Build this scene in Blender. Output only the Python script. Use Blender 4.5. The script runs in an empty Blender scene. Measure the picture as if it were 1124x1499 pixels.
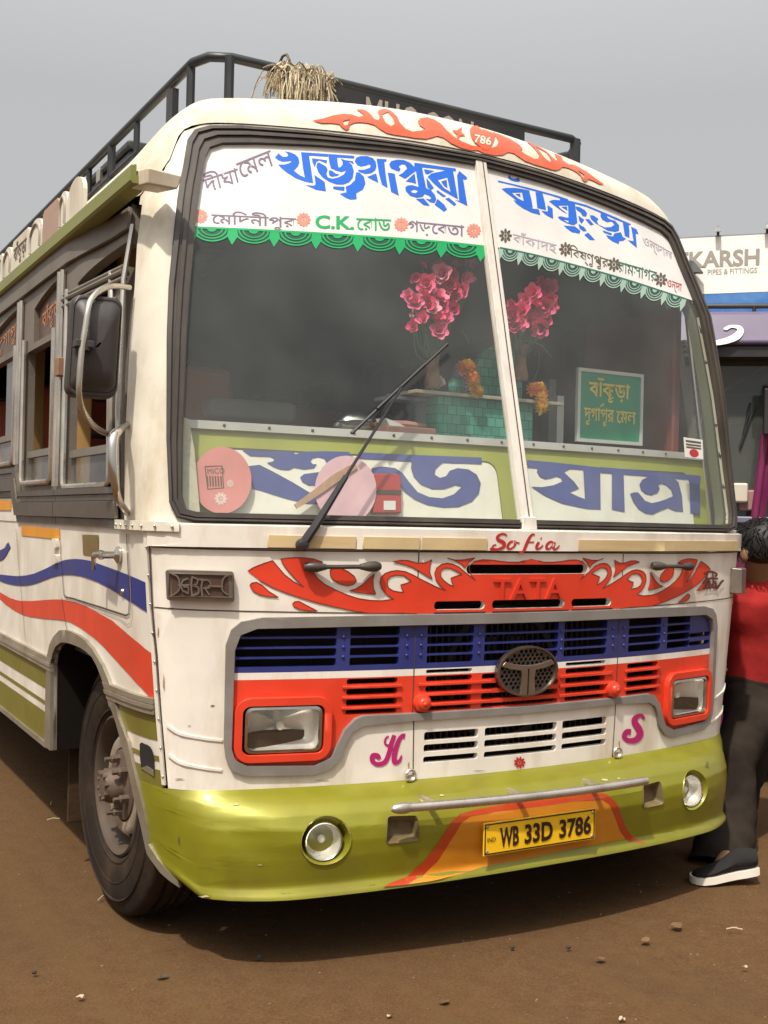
import bpy, bmesh, math, random
from mathutils import Vector, Matrix, noise
from mathutils.geometry import delaunay_2d_cdt
from mathutils.bvhtree import BVHTree
random.seed(7)
SC = bpy.context.scene
COL = SC.collection
# ------------------------------------------------------------------ camera
IW, IH, FPX = 1124.0, 1499.0, 1628.34
CAM = Vector((-2.1466, -2.7747, 1.2863))
YAW, PITCH, ROLL = 0.51768, 0.00717, 0.02237
_f = Vector((math.sin(YAW)*math.cos(PITCH), math.cos(YAW)*math.cos(PITCH), math.sin(PITCH)))
_r = Vector((math.cos(YAW), -math.sin(YAW), 0))
_u = _r.cross(_f)
RV = math.cos(ROLL)*_r + math.sin(ROLL)*_u
UV = -math.sin(ROLL)*_r + math.cos(ROLL)*_u
cd = bpy.data.cameras.new('camera'); cam = bpy.data.objects.new('camera', cd); COL.objects.link(cam)
cd.sensor_fit = 'VERTICAL'; cd.sensor_height = 36; cd.lens = 36*FPX/IH
cd.clip_start = 0.05; cd.clip_end = 3000
cam.matrix_world = Matrix(((RV.x, UV.x, -_f.x, CAM.x), (RV.y, UV.y, -_f.y, CAM.y), (RV.z, UV.z, -_f.z, CAM.z), (0, 0, 0, 1)))
SC.camera = cam
# ------------------------------------------------------------------ world and sun
SUN_DIR = Vector((-0.44, -0.34, 0.90)).normalized()
SUN_EL = math.asin(SUN_DIR.z); SUN_AZ = math.atan2(SUN_DIR.x, SUN_DIR.y)
w = bpy.data.worlds.new('World'); SC.world = w; w.use_nodes = True
nt = w.node_tree; bg = nt.nodes['Background']
sky = nt.nodes.new('ShaderNodeTexSky'); sky.sky_type = 'NISHITA'; sky.sun_disc = False
sky.sun_elevation = SUN_EL; sky.sun_rotation = SUN_AZ
sky.air_density = 1.2; sky.dust_density = 6.0; sky.ozone_density = 1.0
hs = nt.nodes.new('ShaderNodeHueSaturation'); hs.inputs['Saturation'].default_value = 0.22
nt.links.new(sky.outputs[0], hs.inputs['Color'])
# overcast-haze luminance law: the dome brightens from horizon to zenith
tc = nt.nodes.new('ShaderNodeTexCoord'); sx = nt.nodes.new('ShaderNodeSeparateXYZ')
nt.links.new(tc.outputs['Generated'], sx.inputs[0])
mr = nt.nodes.new('ShaderNodeMapRange'); mr.inputs['From Min'].default_value = 0.35; mr.inputs['From Max'].default_value = 1.0
mr.inputs['To Min'].default_value = 1.0; mr.inputs['To Max'].default_value = 2.6
nt.links.new(sx.outputs['Z'], mr.inputs['Value'])
mx = nt.nodes.new('ShaderNodeMix'); mx.data_type = 'RGBA'; mx.blend_type = 'MIX'; mx.inputs[0].default_value = 0.62
mx.inputs[7].default_value = (5.15, 5.2, 5.15, 1)
nt.links.new(hs.outputs[0], mx.inputs[6])
vm = nt.nodes.new('ShaderNodeVectorMath'); vm.operation = 'SCALE'
nt.links.new(mx.outputs[2], vm.inputs[0]); nt.links.new(mr.outputs[0], vm.inputs['Scale'])
nt.links.new(vm.outputs[0], bg.inputs['Color']); bg.inputs['Strength'].default_value = 0.085
sl = bpy.data.lights.new('sun', 'SUN'); sl.energy = 3.1; sl.angle = math.radians(1.6); sl.color = (1.0, 0.925, 0.82)
so = bpy.data.objects.new('sun', sl); COL.objects.link(so)
so.rotation_euler = (-SUN_DIR).to_track_quat('-Z', 'Y').to_euler(); so.location = SUN_DIR*30
SC.view_settings.view_transform = 'Standard'; SC.view_settings.look = 'None'
SC.view_settings.exposure = 0.50; SC.view_settings.gamma = 1.0
SC.render.engine = 'CYCLES'
SC.cycles.max_bounces = 8; SC.cycles.transparent_max_bounces = 16

# ------------------------------------------------------------------ pixel rays (photo pixels -> points on real surfaces)
def ray(p):
    return (RV*((p[0]-IW/2)/FPX) - UV*((p[1]-IH/2)/FPX) + _f)
def onx(p, x): d = ray(p); return CAM + d*((x-CAM.x)/d.x)
def ony(p, y): d = ray(p); return CAM + d*((y-CAM.y)/d.y)
def onz(p, z): d = ray(p); return CAM + d*((z-CAM.z)/d.z)
FR = dict(A=(220,760,2.4435), B=(600,760,2.248), C=(340,780,2.5545), D=(0,680,3.946), E=(80,940,3.571), F=(400,210,3.5125),
          G=(720,240,3.876), H=(380,70,2.1615), I=(0,150,4.323), K=(240,560,2.0815), M=(740,480,2.927), N=(220,1080,2.3417),
          O=(560,1060,1.9929), Q=(260,190,2.4435), R=(0,300,3.123), S=(540,340,3.1222), T=(240,640,3.1222), V=(0,540,5.62),
          P=(0,0,1), X=(980,320,3.0), Y=(680,140,2.5315))
def fr(k, pts):
    a = FR[k]; return [(a[0]+x/a[2], a[1]+y/a[2]) for x, y in pts]

# ------------------------------------------------------------------ objects
def tag(o, label=None, cat=None, group=None, kind=None):
    if label: o['label'] = label
    if cat: o['category'] = cat
    if group: o['group'] = group
    if kind: o['kind'] = kind
    return o
def empty(name, loc, label, cat, group=None):
    o = bpy.data.objects.new(name, None); o.location = loc; o.empty_display_size = .1; COL.objects.link(o)
    return tag(o, label, cat, group)
def mobj(name, verts, faces, mat, parent=None, smooth=False, ang=40):
    me = bpy.data.meshes.new(name); me.from_pydata([tuple(v) for v in verts], [], faces); me.validate()
    if mat: me.materials.append(mat)
    o = bpy.data.objects.new(name, me)
    if smooth and len(me.polygons):
        me.polygons.foreach_set('use_smooth', [True]*len(me.polygons)); me.set_sharp_from_angle(angle=math.radians(ang))
    if parent is not None:
        p = parent
        COL.objects.link(o); o.parent = p
        root = p
        off = Vector(root.location) if root.parent is None else Vector((0,0,0))
        if root.parent is None: o.matrix_parent_inverse = Matrix.Translation(-off)
    else: COL.objects.link(o)
    return o
class MB:
    def __init__(s): s.v = []; s.f = []
    def add(s, v, f):
        n = len(s.v); s.v += [Vector(q) for q in v]; s.f += [tuple(i+n for i in q) for q in f]; return s
    def box(s, a, b):
        x0,y0,z0 = a; x1,y1,z1 = b
        x0,x1 = min(x0,x1),max(x0,x1); y0,y1 = min(y0,y1),max(y0,y1); z0,z1 = min(z0,z1),max(z0,z1)
        return s.add([(x0,y0,z0),(x1,y0,z0),(x1,y1,z0),(x0,y1,z0),(x0,y0,z1),(x1,y0,z1),(x1,y1,z1),(x0,y1,z1)],
                     [(0,3,2,1),(4,5,6,7),(0,1,5,4),(1,2,6,5),(2,3,7,6),(3,0,4,7)])
    def hexa(s, p):   # 4 bottom ccw + 4 top
        return s.add(p, [(0,3,2,1),(4,5,6,7),(0,1,5,4),(1,2,6,5),(2,3,7,6),(3,0,4,7)])
    def tube(s, pts, r, n=8, cap=True, sm=0):
        pts = [Vector(p) for p in pts]
        if sm: pts = catmull(pts, sm)
        rr = r if isinstance(r, (list, tuple)) else [r]*len(pts)
        if len(rr) != len(pts):
            m = len(rr)-1; q = []
            for i in range(len(pts)):
                t = i/(len(pts)-1)*m; k = min(int(t), m-1); q.append(rr[k]+(rr[k+1]-rr[k])*(t-k))
            rr = q
        v = []; f = []; up = None
        for i, p in enumerate(pts):
            d = (pts[min(i+1, len(pts)-1)]-pts[max(i-1, 0)]).normalized()
            if up is None:
                up = d.orthogonal().normalized()
            up = (up - d*up.dot(d)).normalized(); sd = d.cross(up)
            for k in range(n):
                a = 2*math.pi*k/n; v.append(p+(up*math.cos(a)+sd*math.sin(a))*rr[i])
        for i in range(len(pts)-1):
            for k in range(n):
                f.append((i*n+k, i*n+(k+1) % n, (i+1)*n+(k+1) % n, (i+1)*n+k))
        if cap:
            f.append(tuple(range(n-1, -1, -1))); f.append(tuple((len(pts)-1)*n+k for k in range(n)))
        return s.add(v, f)
    def lathe(s, prof, c, ax, n=32, closed=False):   # prof: (radius, distance along ax)
        ax = Vector(ax).normalized(); a = ax.orthogonal().normalized(); b = ax.cross(a); c = Vector(c); v = []; f = []
        for (r, h) in prof:
            for k in range(n):
                t = 2*math.pi*k/n; v.append(c+ax*h+(a*math.cos(t)+b*math.sin(t))*r)
        m = len(prof)
        for i in range(m-1 if not closed else m):
            j = (i+1) % m
            for k in range(n): f.append((i*n+k, i*n+(k+1) % n, j*n+(k+1) % n, j*n+k))
        return s.add(v, f)
    def ball(s, c, r, n=10, m=7, fn=None):
        c = Vector(c); v = []; f = []; r = Vector((r, r, r)) if not hasattr(r, '__len__') else Vector(r)
        for i in range(m+1):
            th = math.pi*i/m
            for k in range(n):
                a = 2*math.pi*k/n; d = Vector((math.sin(th)*math.cos(a), math.sin(th)*math.sin(a), math.cos(th)))
                q = fn(d) if fn else 1
                v.append(c+Vector((d.x*r.x, d.y*r.y, d.z*r.z))*q)
        for i in range(m):
            for k in range(n): f.append((i*n+k, (i+1)*n+k, (i+1)*n+(k+1) % n, i*n+(k+1) % n))
        return s.add(v, f)
    def obj(s, name, mat, parent=None, smooth=False, ang=40, bevel=0):
        o = mobj(name, s.v, s.f, mat, parent, smooth, ang)
        if bevel:
            b = o.modifiers.new('bevel', 'BEVEL'); b.width = bevel; b.segments = 2; b.limit_method = 'ANGLE'; b.angle_limit = math.radians(35)
            if not smooth:
                me = o.data; me.polygons.foreach_set('use_smooth', [True]*len(me.polygons)); b.harden_normals = True
        return o
def catmull(pts, k, closed=False):
    pts = [Vector(p) for p in pts]; n = len(pts); out = []
    rng = range(n if closed else n-1)
    for i in rng:
        if closed: p0,p1,p2,p3 = pts[i-1],pts[i],pts[(i+1)%n],pts[(i+2)%n]
        else: p0,p1,p2,p3 = pts[max(i-1,0)],pts[i],pts[i+1],pts[min(i+2,n-1)]
        for j in range(k):
            t = j/k; out.append(.5*((2*p1)+(p2-p0)*t+(2*p0-5*p1+4*p2-p3)*t*t+(3*p1-p0-3*p2+p3)*t**3))
    if not closed: out.append(pts[-1])
    return out
def sm2(pts, k=4, closed=True):
    return [(p.x, p.y) for p in catmull([Vector((a, b, 0)) for a, b in pts], k, closed)]
def rrect(x0, z0, x1, z1, r, n=5):
    out = []
    for cx, cz, a0 in ((x1-r, z0+r, -90), (x1-r, z1-r, 0), (x0+r, z1-r, 90), (x0+r, z0+r, 180)):
        for i in range(n+1):
            a = math.radians(a0+90*i/n); out.append((cx+r*math.cos(a), cz+r*math.sin(a)))
    return out
def roundpoly(pts, r, n=4):   # pts (x,y) or (x,y,r)
    out = []; m = len(pts)
    for i in range(m):
        p = Vector(pts[i][:2]); a = Vector(pts[i-1][:2])-p; b = Vector(pts[(i+1) % m][:2])-p
        rr = pts[i][2] if len(pts[i]) > 2 else r
        q = min(rr, a.length*.48, b.length*.48)
        if q < 1e-5: out.append(tuple(p)); continue
        s = p+a.normalized()*q; e = p+b.normalized()*q
        for k in range(n+1):
            t = k/n; v = s*(1-t)**2+p*2*t*(1-t)+e*t*t; out.append((v.x, v.y))
    return out
def circ(cx, cy, rx, ry=None, n=24, a0=0, a1=360):
    ry = rx if ry is None else ry
    full = abs(a1-a0) >= 360
    return [(cx+rx*math.cos(math.radians(a0+(a1-a0)*i/(n if full else n-1))), cy+ry*math.sin(math.radians(a0+(a1-a0)*i/(n if full else n-1)))) for i in range(n)]
def ribbon(pts, w, k=5):
    pts = catmull([Vector((a, b, 0)) for a, b in pts], k) if k > 1 else [Vector((a, b, 0)) for a, b in pts]
    n = len(pts); ws = w if isinstance(w, (list, tuple)) else [w, w]; L = []; Rr = []
    for i, p in enumerate(pts):
        t = i/(n-1)*(len(ws)-1); q = min(int(t), len(ws)-2); h = (ws[q]+(ws[q+1]-ws[q])*(t-q))/2
        d = (pts[min(i+1, n-1)]-pts[max(i-1, 0)]).normalized(); m = Vector((-d.y, d.x, 0))
        L.append(((p+m*h).x, (p+m*h).y)); Rr.append(((p-m*h).x, (p-m*h).y))
    return L+Rr[::-1]
def mirror(pts): return [(-a, b) for a, b in pts][::-1]
def inside(p, poly):
    x, y = p; c = False; j = len(poly)-1
    for i in range(len(poly)):
        xi, yi = poly[i][0], poly[i][1]; xj, yj = poly[j][0], poly[j][1]
        if (yi > y) != (yj > y) and x < (xj-xi)*(y-yi)/(yj-yi)+xi: c = not c
        j = i
    return c
def region(outers, holes=(), keep=None):
    """triangulate (union of outers) minus holes -> verts2d, tris (ccw)"""
    if outers and isinstance(outers[0][0], (int, float)): outers = [outers]
    vs = []; es = []
    for lp in list(outers)+list(holes):
        n = len(vs); m = len(lp); vs += [Vector((a[0], a[1])) for a in lp]; es += [(n+i, n+(i+1) % m) for i in range(m)]
    rv, re, rf, *_ = delaunay_2d_cdt(vs, es, [], 0, 1e-6)
    out = []
    for f in rf:
        c = (rv[f[0]]+rv[f[1]]+rv[f[2]])/3; c = (c.x, c.y)
        if any(inside(c, o) for o in outers) and not any(inside(c, h) for h in holes): out.append(tuple(f))
    return rv, out

class Skin:
    def __init__(s, f, u0, u1, nu, v0, v1, nv):
        s.f = f; s.u0,s.u1,s.nu,s.v0,s.v1,s.nv = u0,u1,nu,v0,v1,nv
        V = [f(u0+(u1-u0)*i/nu, v0+(v1-v0)*j/nv) for i in range(nu+1) for j in range(nv+1)]
        T = []; s.c = []
        for i in range(nu):
            for j in range(nv):
                a = i*(nv+1)+j; b = a+nv+1
                T += [(a, b, b+1), (a, b+1, a+1)]; s.c += [((i, j), (i+1, j), (i+1, j+1)), ((i, j), (i+1, j+1), (i, j+1))]
        s.V = V; s.T = T; s.bvh = BVHTree.FromPolygons(V, T)
    def nrm(s, u, v):
        e = .004; du = s.f(u+e, v)-s.f(u-e, v); dv = s.f(u, v+e)-s.f(u, v-e)
        n = du.cross(dv); return n.normalized() if n.length > 1e-12 else Vector((0, -1, 0))
    def P(s, u, v, off=0.0):
        p = s.f(u, v); return p + s.nrm(u, v)*off if off else p
    def px1(s, p):
        d = ray(p).normalized(); loc, n, i, _ = s.bvh.ray_cast(CAM, d)
        if loc is None:
            loc, n, i, _ = s.bvh.find_nearest(CAM+d*4.2)
        a, b, c = (s.V[k] for k in s.T[i]); cc = s.c[i]
        v0 = b-a; v1 = c-a; v2 = loc-a; d00 = v0.dot(v0); d01 = v0.dot(v1); d11 = v1.dot(v1); d20 = v2.dot(v0); d21 = v2.dot(v1)
        den = d00*d11-d01*d01
        if abs(den) < 1e-14: q1 = q2 = 0
        else: q1 = (d11*d20-d01*d21)/den; q2 = (d00*d21-d01*d20)/den
        q0 = 1-q1-q2
        I = q0*cc[0][0]+q1*cc[1][0]+q2*cc[2][0]; J = q0*cc[0][1]+q1*cc[1][1]+q2*cc[2][1]
        return (s.u0+(s.u1-s.u0)*I/s.nu, s.v0+(s.v1-s.v0)*J/s.nv)
    def px(s, pts): return [s.px1(p) for p in pts]

def sheet(name, skin, outers, mat, parent=None, off=0.0, thick=0.0, holes=(), du=.06, dv=.12, bevel=0, ang=35, offf=None):
    rv, tr = region(outers, holes)
    bm = bmesh.new(); bv = {}
    used = sorted({i for t in tr for i in t})
    for i in used: bv[i] = bm.verts.new((rv[i].x, rv[i].y, 0))
    for t in tr:
        try: bm.faces.new([bv[i] for i in t])
        except ValueError: pass
    for f in bm.faces:
        f.normal_update()
        if f.normal.z < 0: f.normal_flip()
    if used:
        xs = [rv[i].x for i in used]; ys = [rv[i].y for i in used]
        for step, lo, hi, ax in ((du, min(xs), max(xs), 0), (dv, min(ys), max(ys), 1)):
            if not step: continue
            k = math.ceil(lo/step+1e-4)
            while k*step < hi-1e-4:
                co = (k*step, 0, 0) if ax == 0 else (0, k*step, 0); no = (1, 0, 0) if ax == 0 else (0, 1, 0)
                bmesh.ops.bisect_plane(bm, geom=bm.verts[:]+bm.edges[:]+bm.faces[:], dist=1e-6, plane_co=co, plane_no=no)
                k += 1
    bm.verts.ensure_lookup_table(); bm.verts.index_update()
    uv = [(v.co.x, v.co.y) for v in bm.verts]
    F = [tuple(v.index for v in f.verts) for f in bm.faces]
    V = []
    for u, v in uv:
        V.append(skin.P(u, v, off + (offf(u, v) if offf else 0)))
    if thick:
        n = len(V); V += [skin.P(u, v, off-thick) for u, v in uv]
        be = {}
        for f in F:
            for i in range(len(f)):
                a, b = f[i], f[(i+1) % len(f)]; be[(a, b)] = 1
        bd = [(a, b) for (a, b) in be if (b, a) not in be]
        F2 = F + [tuple(i+n for i in f[::-1]) for f in F] + [(b, a, a+n, b+n) for a, b in bd]
        F = F2
    bm.free()
    o = mobj(name, V, F, mat, parent, True, ang)
    if bevel:
        b = o.modifiers.new('bevel', 'BEVEL'); b.width = bevel; b.segments = 2; b.limit_method = 'ANGLE'; b.angle_limit = math.radians(50)
    return o

# ------------------------------------------------------------------ lettering
_tc = {}
def glyphs(s, bold=0.0, res=3):
    k = (s, bold, res)
    if k not in _tc:
        c = bpy.data.curves.new('lettering', 'FONT'); c.body = s; c.offset = bold; c.resolution_u = res
        o = bpy.data.objects.new('lettering', c); COL.objects.link(o); bpy.context.view_layer.update()
        m = o.to_mesh(); V = [(v.co.x, v.co.y) for v in m.vertices]; F = [tuple(p.vertices) for p in m.polygons]
        o.to_mesh_clear(); bpy.data.objects.remove(o); bpy.data.curves.remove(c)
        _tc[k] = (V, F)
    return _tc[k]
def bbox(V): return min(v[0] for v in V), max(v[0] for v in V), min(v[1] for v in V), max(v[1] for v in V)
def lettering(name, s, corners, put, mat, parent, bold=0.0, box=None, depth=0, ref=None, shifts=((0, 0),)):
    """corners TL, TR, BL in whatever 2-D space put() takes; the text's bounding box fills them"""
    V, F = glyphs(s, bold); x0, x1, y0, y1 = ref or bbox(V)
    TL, TR, BL = (Vector(c) for c in corners); m = MB()
    for sx_, sy_ in shifts:
        W = []
        for x, y in V:
            a = (x-x0)/(x1-x0); b = (y1-y)/(y1-y0); p = TL+(TR-TL)*a+(BL-TL)*b; W.append((p.x+sx_, p.y+sy_))
        m.add([put(p, 0) for p in W], F)
        if depth:
            n = len(W); m.add([put(p, -depth) for p in W], [f[::-1] for f in F])
            be = {}
            for f in F:
                for i in range(len(f)): be[(f[i], f[(i+1) % len(f)])] = 1
            base = len(m.v)-2*n
            m.f += [(base+b, base+a, base+a+n, base+b+n) for (a, b) in be if (b, a) not in be]
    return m.obj(name, mat, parent)
def on_skin(skin, off):           # photo pixels -> skin
    def put(p, d):
        u, v = skin.px1(p); return skin.P(u, v, off+d)
    return put
def on_uv(skin, off):
    return lambda p, d: skin.P(p[0], p[1], off+d)

# ------------------------------------------------------------------ materials
def srgb(r, g, b):
    f = lambda c: (c/255/12.92 if c/255 <= .04045 else ((c/255+.055)/1.055)**2.4); return (f(r), f(g), f(b))
_mats = {}
def mat(name, col, rough=.5, metal=0.0, dirt=.0, dcol=(.16, .11, .06), dscale=(3, 3, 3), bump=0.0, bscale=60, coat=0.0, spec=.5, mott=.06, lo=.45, hi=.75, det=6):
    if name in _mats: return _mats[name]
    m = bpy.data.materials.new(name); m.use_nodes = True; t = m.node_tree; b = t.nodes['Principled BSDF']; _mats[name] = m
    L = t.links.new; N = t.nodes.new
    g = N('ShaderNodeTexCoord')
    mp = N('ShaderNodeMapping'); mp.inputs['Scale'].default_value = dscale; L(g.outputs['Object'], mp.inputs['Vector'])
    nz = N('ShaderNodeTexNoise'); nz.inputs['Scale'].default_value = 1.0; nz.inputs['Detail'].default_value = det; nz.inputs['Roughness'].default_value = .65
    L(mp.outputs[0], nz.inputs['Vector'])
    rp = N('ShaderNodeMapRange'); rp.inputs[1].default_value = lo; rp.inputs[2].default_value = hi; rp.inputs[3].default_value = 0; rp.inputs[4].default_value = dirt
    L(nz.outputs['Fac'], rp.inputs['Value'])
    n2 = N('ShaderNodeTexNoise'); n2.inputs['Scale'].default_value = 9; n2.inputs['Detail'].default_value = 8; L(g.outputs['Object'], n2.inputs['Vector'])
    mo = N('ShaderNodeMapRange'); mo.inputs[1].default_value = .3; mo.inputs[2].default_value = .7; mo.inputs[3].default_value = 1-mott; mo.inputs[4].default_value = 1+mott
    L(n2.outputs['Fac'], mo.inputs['Value'])
    sc = N('ShaderNodeVectorMath'); sc.operation = 'SCALE'; sc.inputs[0].default_value = col[:3]; L(mo.outputs[0], sc.inputs['Scale'])
    mi = N('ShaderNodeMix'); mi.data_type = 'RGBA'; L(rp.outputs[0], mi.inputs[0]); L(sc.outputs[0], mi.inputs[6]); mi.inputs[7].default_value = (*dcol, 1)
    L(mi.outputs[2], b.inputs['Base Color'])
    b.inputs['Metallic'].default_value = metal
    rr = N('ShaderNodeMapRange'); rr.inputs[1].default_value = .3; rr.inputs[2].default_value = .75; rr.inputs[3].default_value = max(rough-.06, .02); rr.inputs[4].default_value = min(rough+.14, 1)
    L(n2.outputs['Fac'], rr.inputs['Value']); L(rr.outputs[0], b.inputs['Roughness'])
    b.inputs['Coat Weight'].default_value = coat; b.inputs['Coat Roughness'].default_value = .08
    b.inputs['Specular IOR Level'].default_value = spec
    if bump:
        n3 = N('ShaderNodeTexNoise'); n3.inputs['Scale'].default_value = bscale; n3.inputs['Detail'].default_value = 5; L(g.outputs['Object'], n3.inputs['Vector'])
        bp = N('ShaderNodeBump'); bp.inputs['Strength'].default_value = bump; bp.inputs['Distance'].default_value = .01
        L(n3.outputs['Fac'], bp.inputs['Height']); L(bp.outputs[0], b.inputs['Normal'])
    return m
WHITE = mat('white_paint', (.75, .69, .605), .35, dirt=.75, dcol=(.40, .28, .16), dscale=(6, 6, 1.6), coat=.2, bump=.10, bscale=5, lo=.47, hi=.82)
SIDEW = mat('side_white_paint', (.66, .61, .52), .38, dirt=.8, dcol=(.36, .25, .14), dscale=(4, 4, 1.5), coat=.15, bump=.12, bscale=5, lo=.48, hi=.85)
CREAM = mat('cream_roof_paint', (.63, .58, .475), .45, dirt=.75, dcol=(.36, .25, .12), dscale=(6, 6, 2.5), bump=.10, bscale=8)
OLIVE = mat('olive_metallic_paint', (.225, .215, .010), .40, metal=.30, dirt=.5, dcol=(.17, .125, .03), dscale=(4, 4, 4), coat=.35, bump=.05, bscale=6)
OLIVE2 = mat('olive_side_paint', (.165, .145, .022), .42, metal=.1, dirt=.5, dcol=(.12, .08, .03), dscale=(3, 3, 2))
RED = mat('red_paint', (.66, .045, .016), .36, dirt=.4, dcol=(.35, .03, .012), coat=.2, bump=.03, bscale=9)
BLUE = mat('blue_paint', (.022, .03, .16), .38, dirt=.3, dcol=(.05, .045, .07), coat=.2)
STRIPEB = mat('blue_stripe_paint', (.022, .032, .17), .42, dirt=.3, dcol=(.06, .06, .12))
SURR = mat('grey_surround_paint', (.24, .22, .20), .45, metal=.2, dirt=.6, dcol=(.16, .12, .09), dscale=(6, 6, 6))
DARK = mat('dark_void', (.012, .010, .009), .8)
RUB = mat('brown_black_rubber', (.040, .031, .025), .48, dirt=.6, dcol=(.11, .085, .06), dscale=(8, 8, 3))
BLACK = mat('black_enamel', (.018, .017, .018), .4, dirt=.4, dcol=(.05, .04, .035))
STEEL = mat('brushed_steel', (.62, .57, .50), .27, metal=.88, dirt=.5, dcol=(.2, .14, .09), dscale=(9, 9, 4))
CHROME = mat('worn_chrome', (.62, .58, .53), .16, metal=1.0, dirt=.4, dcol=(.25, .18, .12), dscale=(10, 10, 10))
WAIST = mat('brown_grey_fluted_metal', (.13, .108, .085), .40, metal=.55, dirt=.6, dcol=(.10, .07, .045), dscale=(2, 2, 9))
FRAMEM = mat('dull_window_frame_metal', (.24, .215, .175), .42, metal=.5, dirt=.6, dcol=(.16, .12, .08), dscale=(5, 5, 3))
FASCIA = mat('brown_grey_fascia', (.155, .132, .104), .5, dirt=.6, dcol=(.08, .06, .04), dscale=(3, 3, 6))
WOODS = mat('pale_wood_strip', (.56, .42, .22), .5, dirt=.5, dcol=(.40, .27, .12), dscale=(2, 9, 22), mott=.08)
TYRE = mat('dusty_tyre_rubber', (.022, .016, .012), .75, dirt=.75, dcol=(.062, .038, .022), dscale=(6, 6, 6), bump=.15, bscale=80, spec=.12)
RIMM = mat('grimy_steel_rim', (.42, .36, .28), .42, metal=.5, dirt=.75, dcol=(.17, .11, .065), dscale=(14, 14, 14), bump=.1, bscale=60)
MUD = mat('dusty_underbody', (.060, .035, .019), .9, dirt=.7, dcol=(.03, .018, .011), bump=.3, bscale=40, spec=.1)
YEL = mat('yellow_plate', (.80, .46, .008), .35, dirt=.35, dcol=(.55, .28, .02), dscale=(14, 14, 14))
ORG = mat('orange_paint', (.55, .20, .008), .35, dirt=.5, dcol=(.34, .13, .02), coat=.4)
ORGB = mat('amber_reflector_tape', (.62, .25, .012), .4, dirt=.5, dcol=(.38, .16, .02))
BANW = mat('white_banner_vinyl', (.67, .655, .62), .5, dirt=.12, dcol=(.6, .55, .48))
LBLUE = mat('royal_blue_vinyl', (.010, .125, .60), .45)
PURP = mat('mauve_vinyl', (.19, .13, .21), .5)
PURPL = mat('pale_mauve_vinyl', (.42, .35, .40), .5)
GRN = mat('bright_green_vinyl', (.006, .34, .10), .45)
GRND = mat('dark_green_vinyl', (.02, .13, .085), .45)
GRNL = mat('pale_green_vinyl', (.30, .42, .34), .45)
BROWNV = mat('brown_vinyl', (.10, .075, .045), .5)
PINKV = mat('salmon_vinyl', (.62, .24, .17), .5)
MAG = mat('magenta_paint', (.42, .012, .13), .42)
REDL = mat('crimson_paint', (.45, .02, .02), .42)
GOLD = mat('brass_film', (.30, .22, .08), .35, metal=.6, dirt=.5, dcol=(.2, .13, .05), dscale=(20, 20, 20))
def glass(name, tint, dust_haze=.05, dcol=(.55, .54, .5), rough=.02, ior=1.5):
    m = bpy.data.materials.new(name); m.use_nodes = True; t = m.node_tree; t.nodes.clear(); N = t.nodes.new; L = t.links.new
    out = N('ShaderNodeOutputMaterial'); tr = N('ShaderNodeBsdfTransparent'); tr.inputs[0].default_value = (*tint, 1)
    gl = N('ShaderNodeBsdfGlossy'); gl.inputs['Roughness'].default_value = rough
    ge = N('ShaderNodeNewGeometry'); dt = N('ShaderNodeVectorMath'); dt.operation = 'DOT_PRODUCT'; L(ge.outputs['Normal'], dt.inputs[0]); L(ge.outputs['Incoming'], dt.inputs[1])
    def mth(op, a, b=None):
        n = N('ShaderNodeMath'); n.operation = op
        for i, q in enumerate((a, b)):
            if q is None: continue
            if isinstance(q, (int, float)): n.inputs[i].default_value = q
            else: L(q, n.inputs[i])
        return n.outputs[0]
    r0 = ((ior-1)/(ior+1))**2*1.5      # two faces of a thin pane
    fz = mth('ADD', mth('MULTIPLY', mth('POWER', mth('SUBTRACT', 1.0, mth('ABSOLUTE', dt.outputs['Value'])), 5.0), 1-r0), r0)
    mx = N('ShaderNodeMixShader'); L(fz, mx.inputs[0]); L(tr.outputs[0], mx.inputs[1]); L(gl.outputs[0], mx.inputs[2])
    df = N('ShaderNodeBsdfDiffuse'); df.inputs[0].default_value = (*dcol, 1)
    g = N('ShaderNodeTexCoord'); nz = N('ShaderNodeTexNoise'); nz.inputs['Scale'].default_value = 3.0; nz.inputs['Detail'].default_value = 8
    L(g.outputs['Object'], nz.inputs['Vector'])
    mr = N('ShaderNodeMapRange'); mr.inputs[1].default_value = .3; mr.inputs[2].default_value = .75; mr.inputs[3].default_value = dust_haze*.5; mr.inputs[4].default_value = dust_haze*1.6
    L(nz.outputs['Fac'], mr.inputs['Value'])
    m2 = N('ShaderNodeMixShader'); L(mr.outputs[0], m2.inputs[0]); L(mx.outputs[0], m2.inputs[1]); L(df.outputs[0], m2.inputs[2])
    L(m2.outputs[0], out.inputs[0]); return m
GLASS = glass('windscreen_glass', (.91, .945, .92), .078, (.46, .49, .46), ior=1.45)  # dust film raised so its pale haze also stands in for reflections
SGLASS = glass('dusty_side_glass', (.55, .57, .52), .12)
LENS = glass('headlamp_glass', (.96, .96, .94), .03, (.6, .57, .5), .05)
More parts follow.
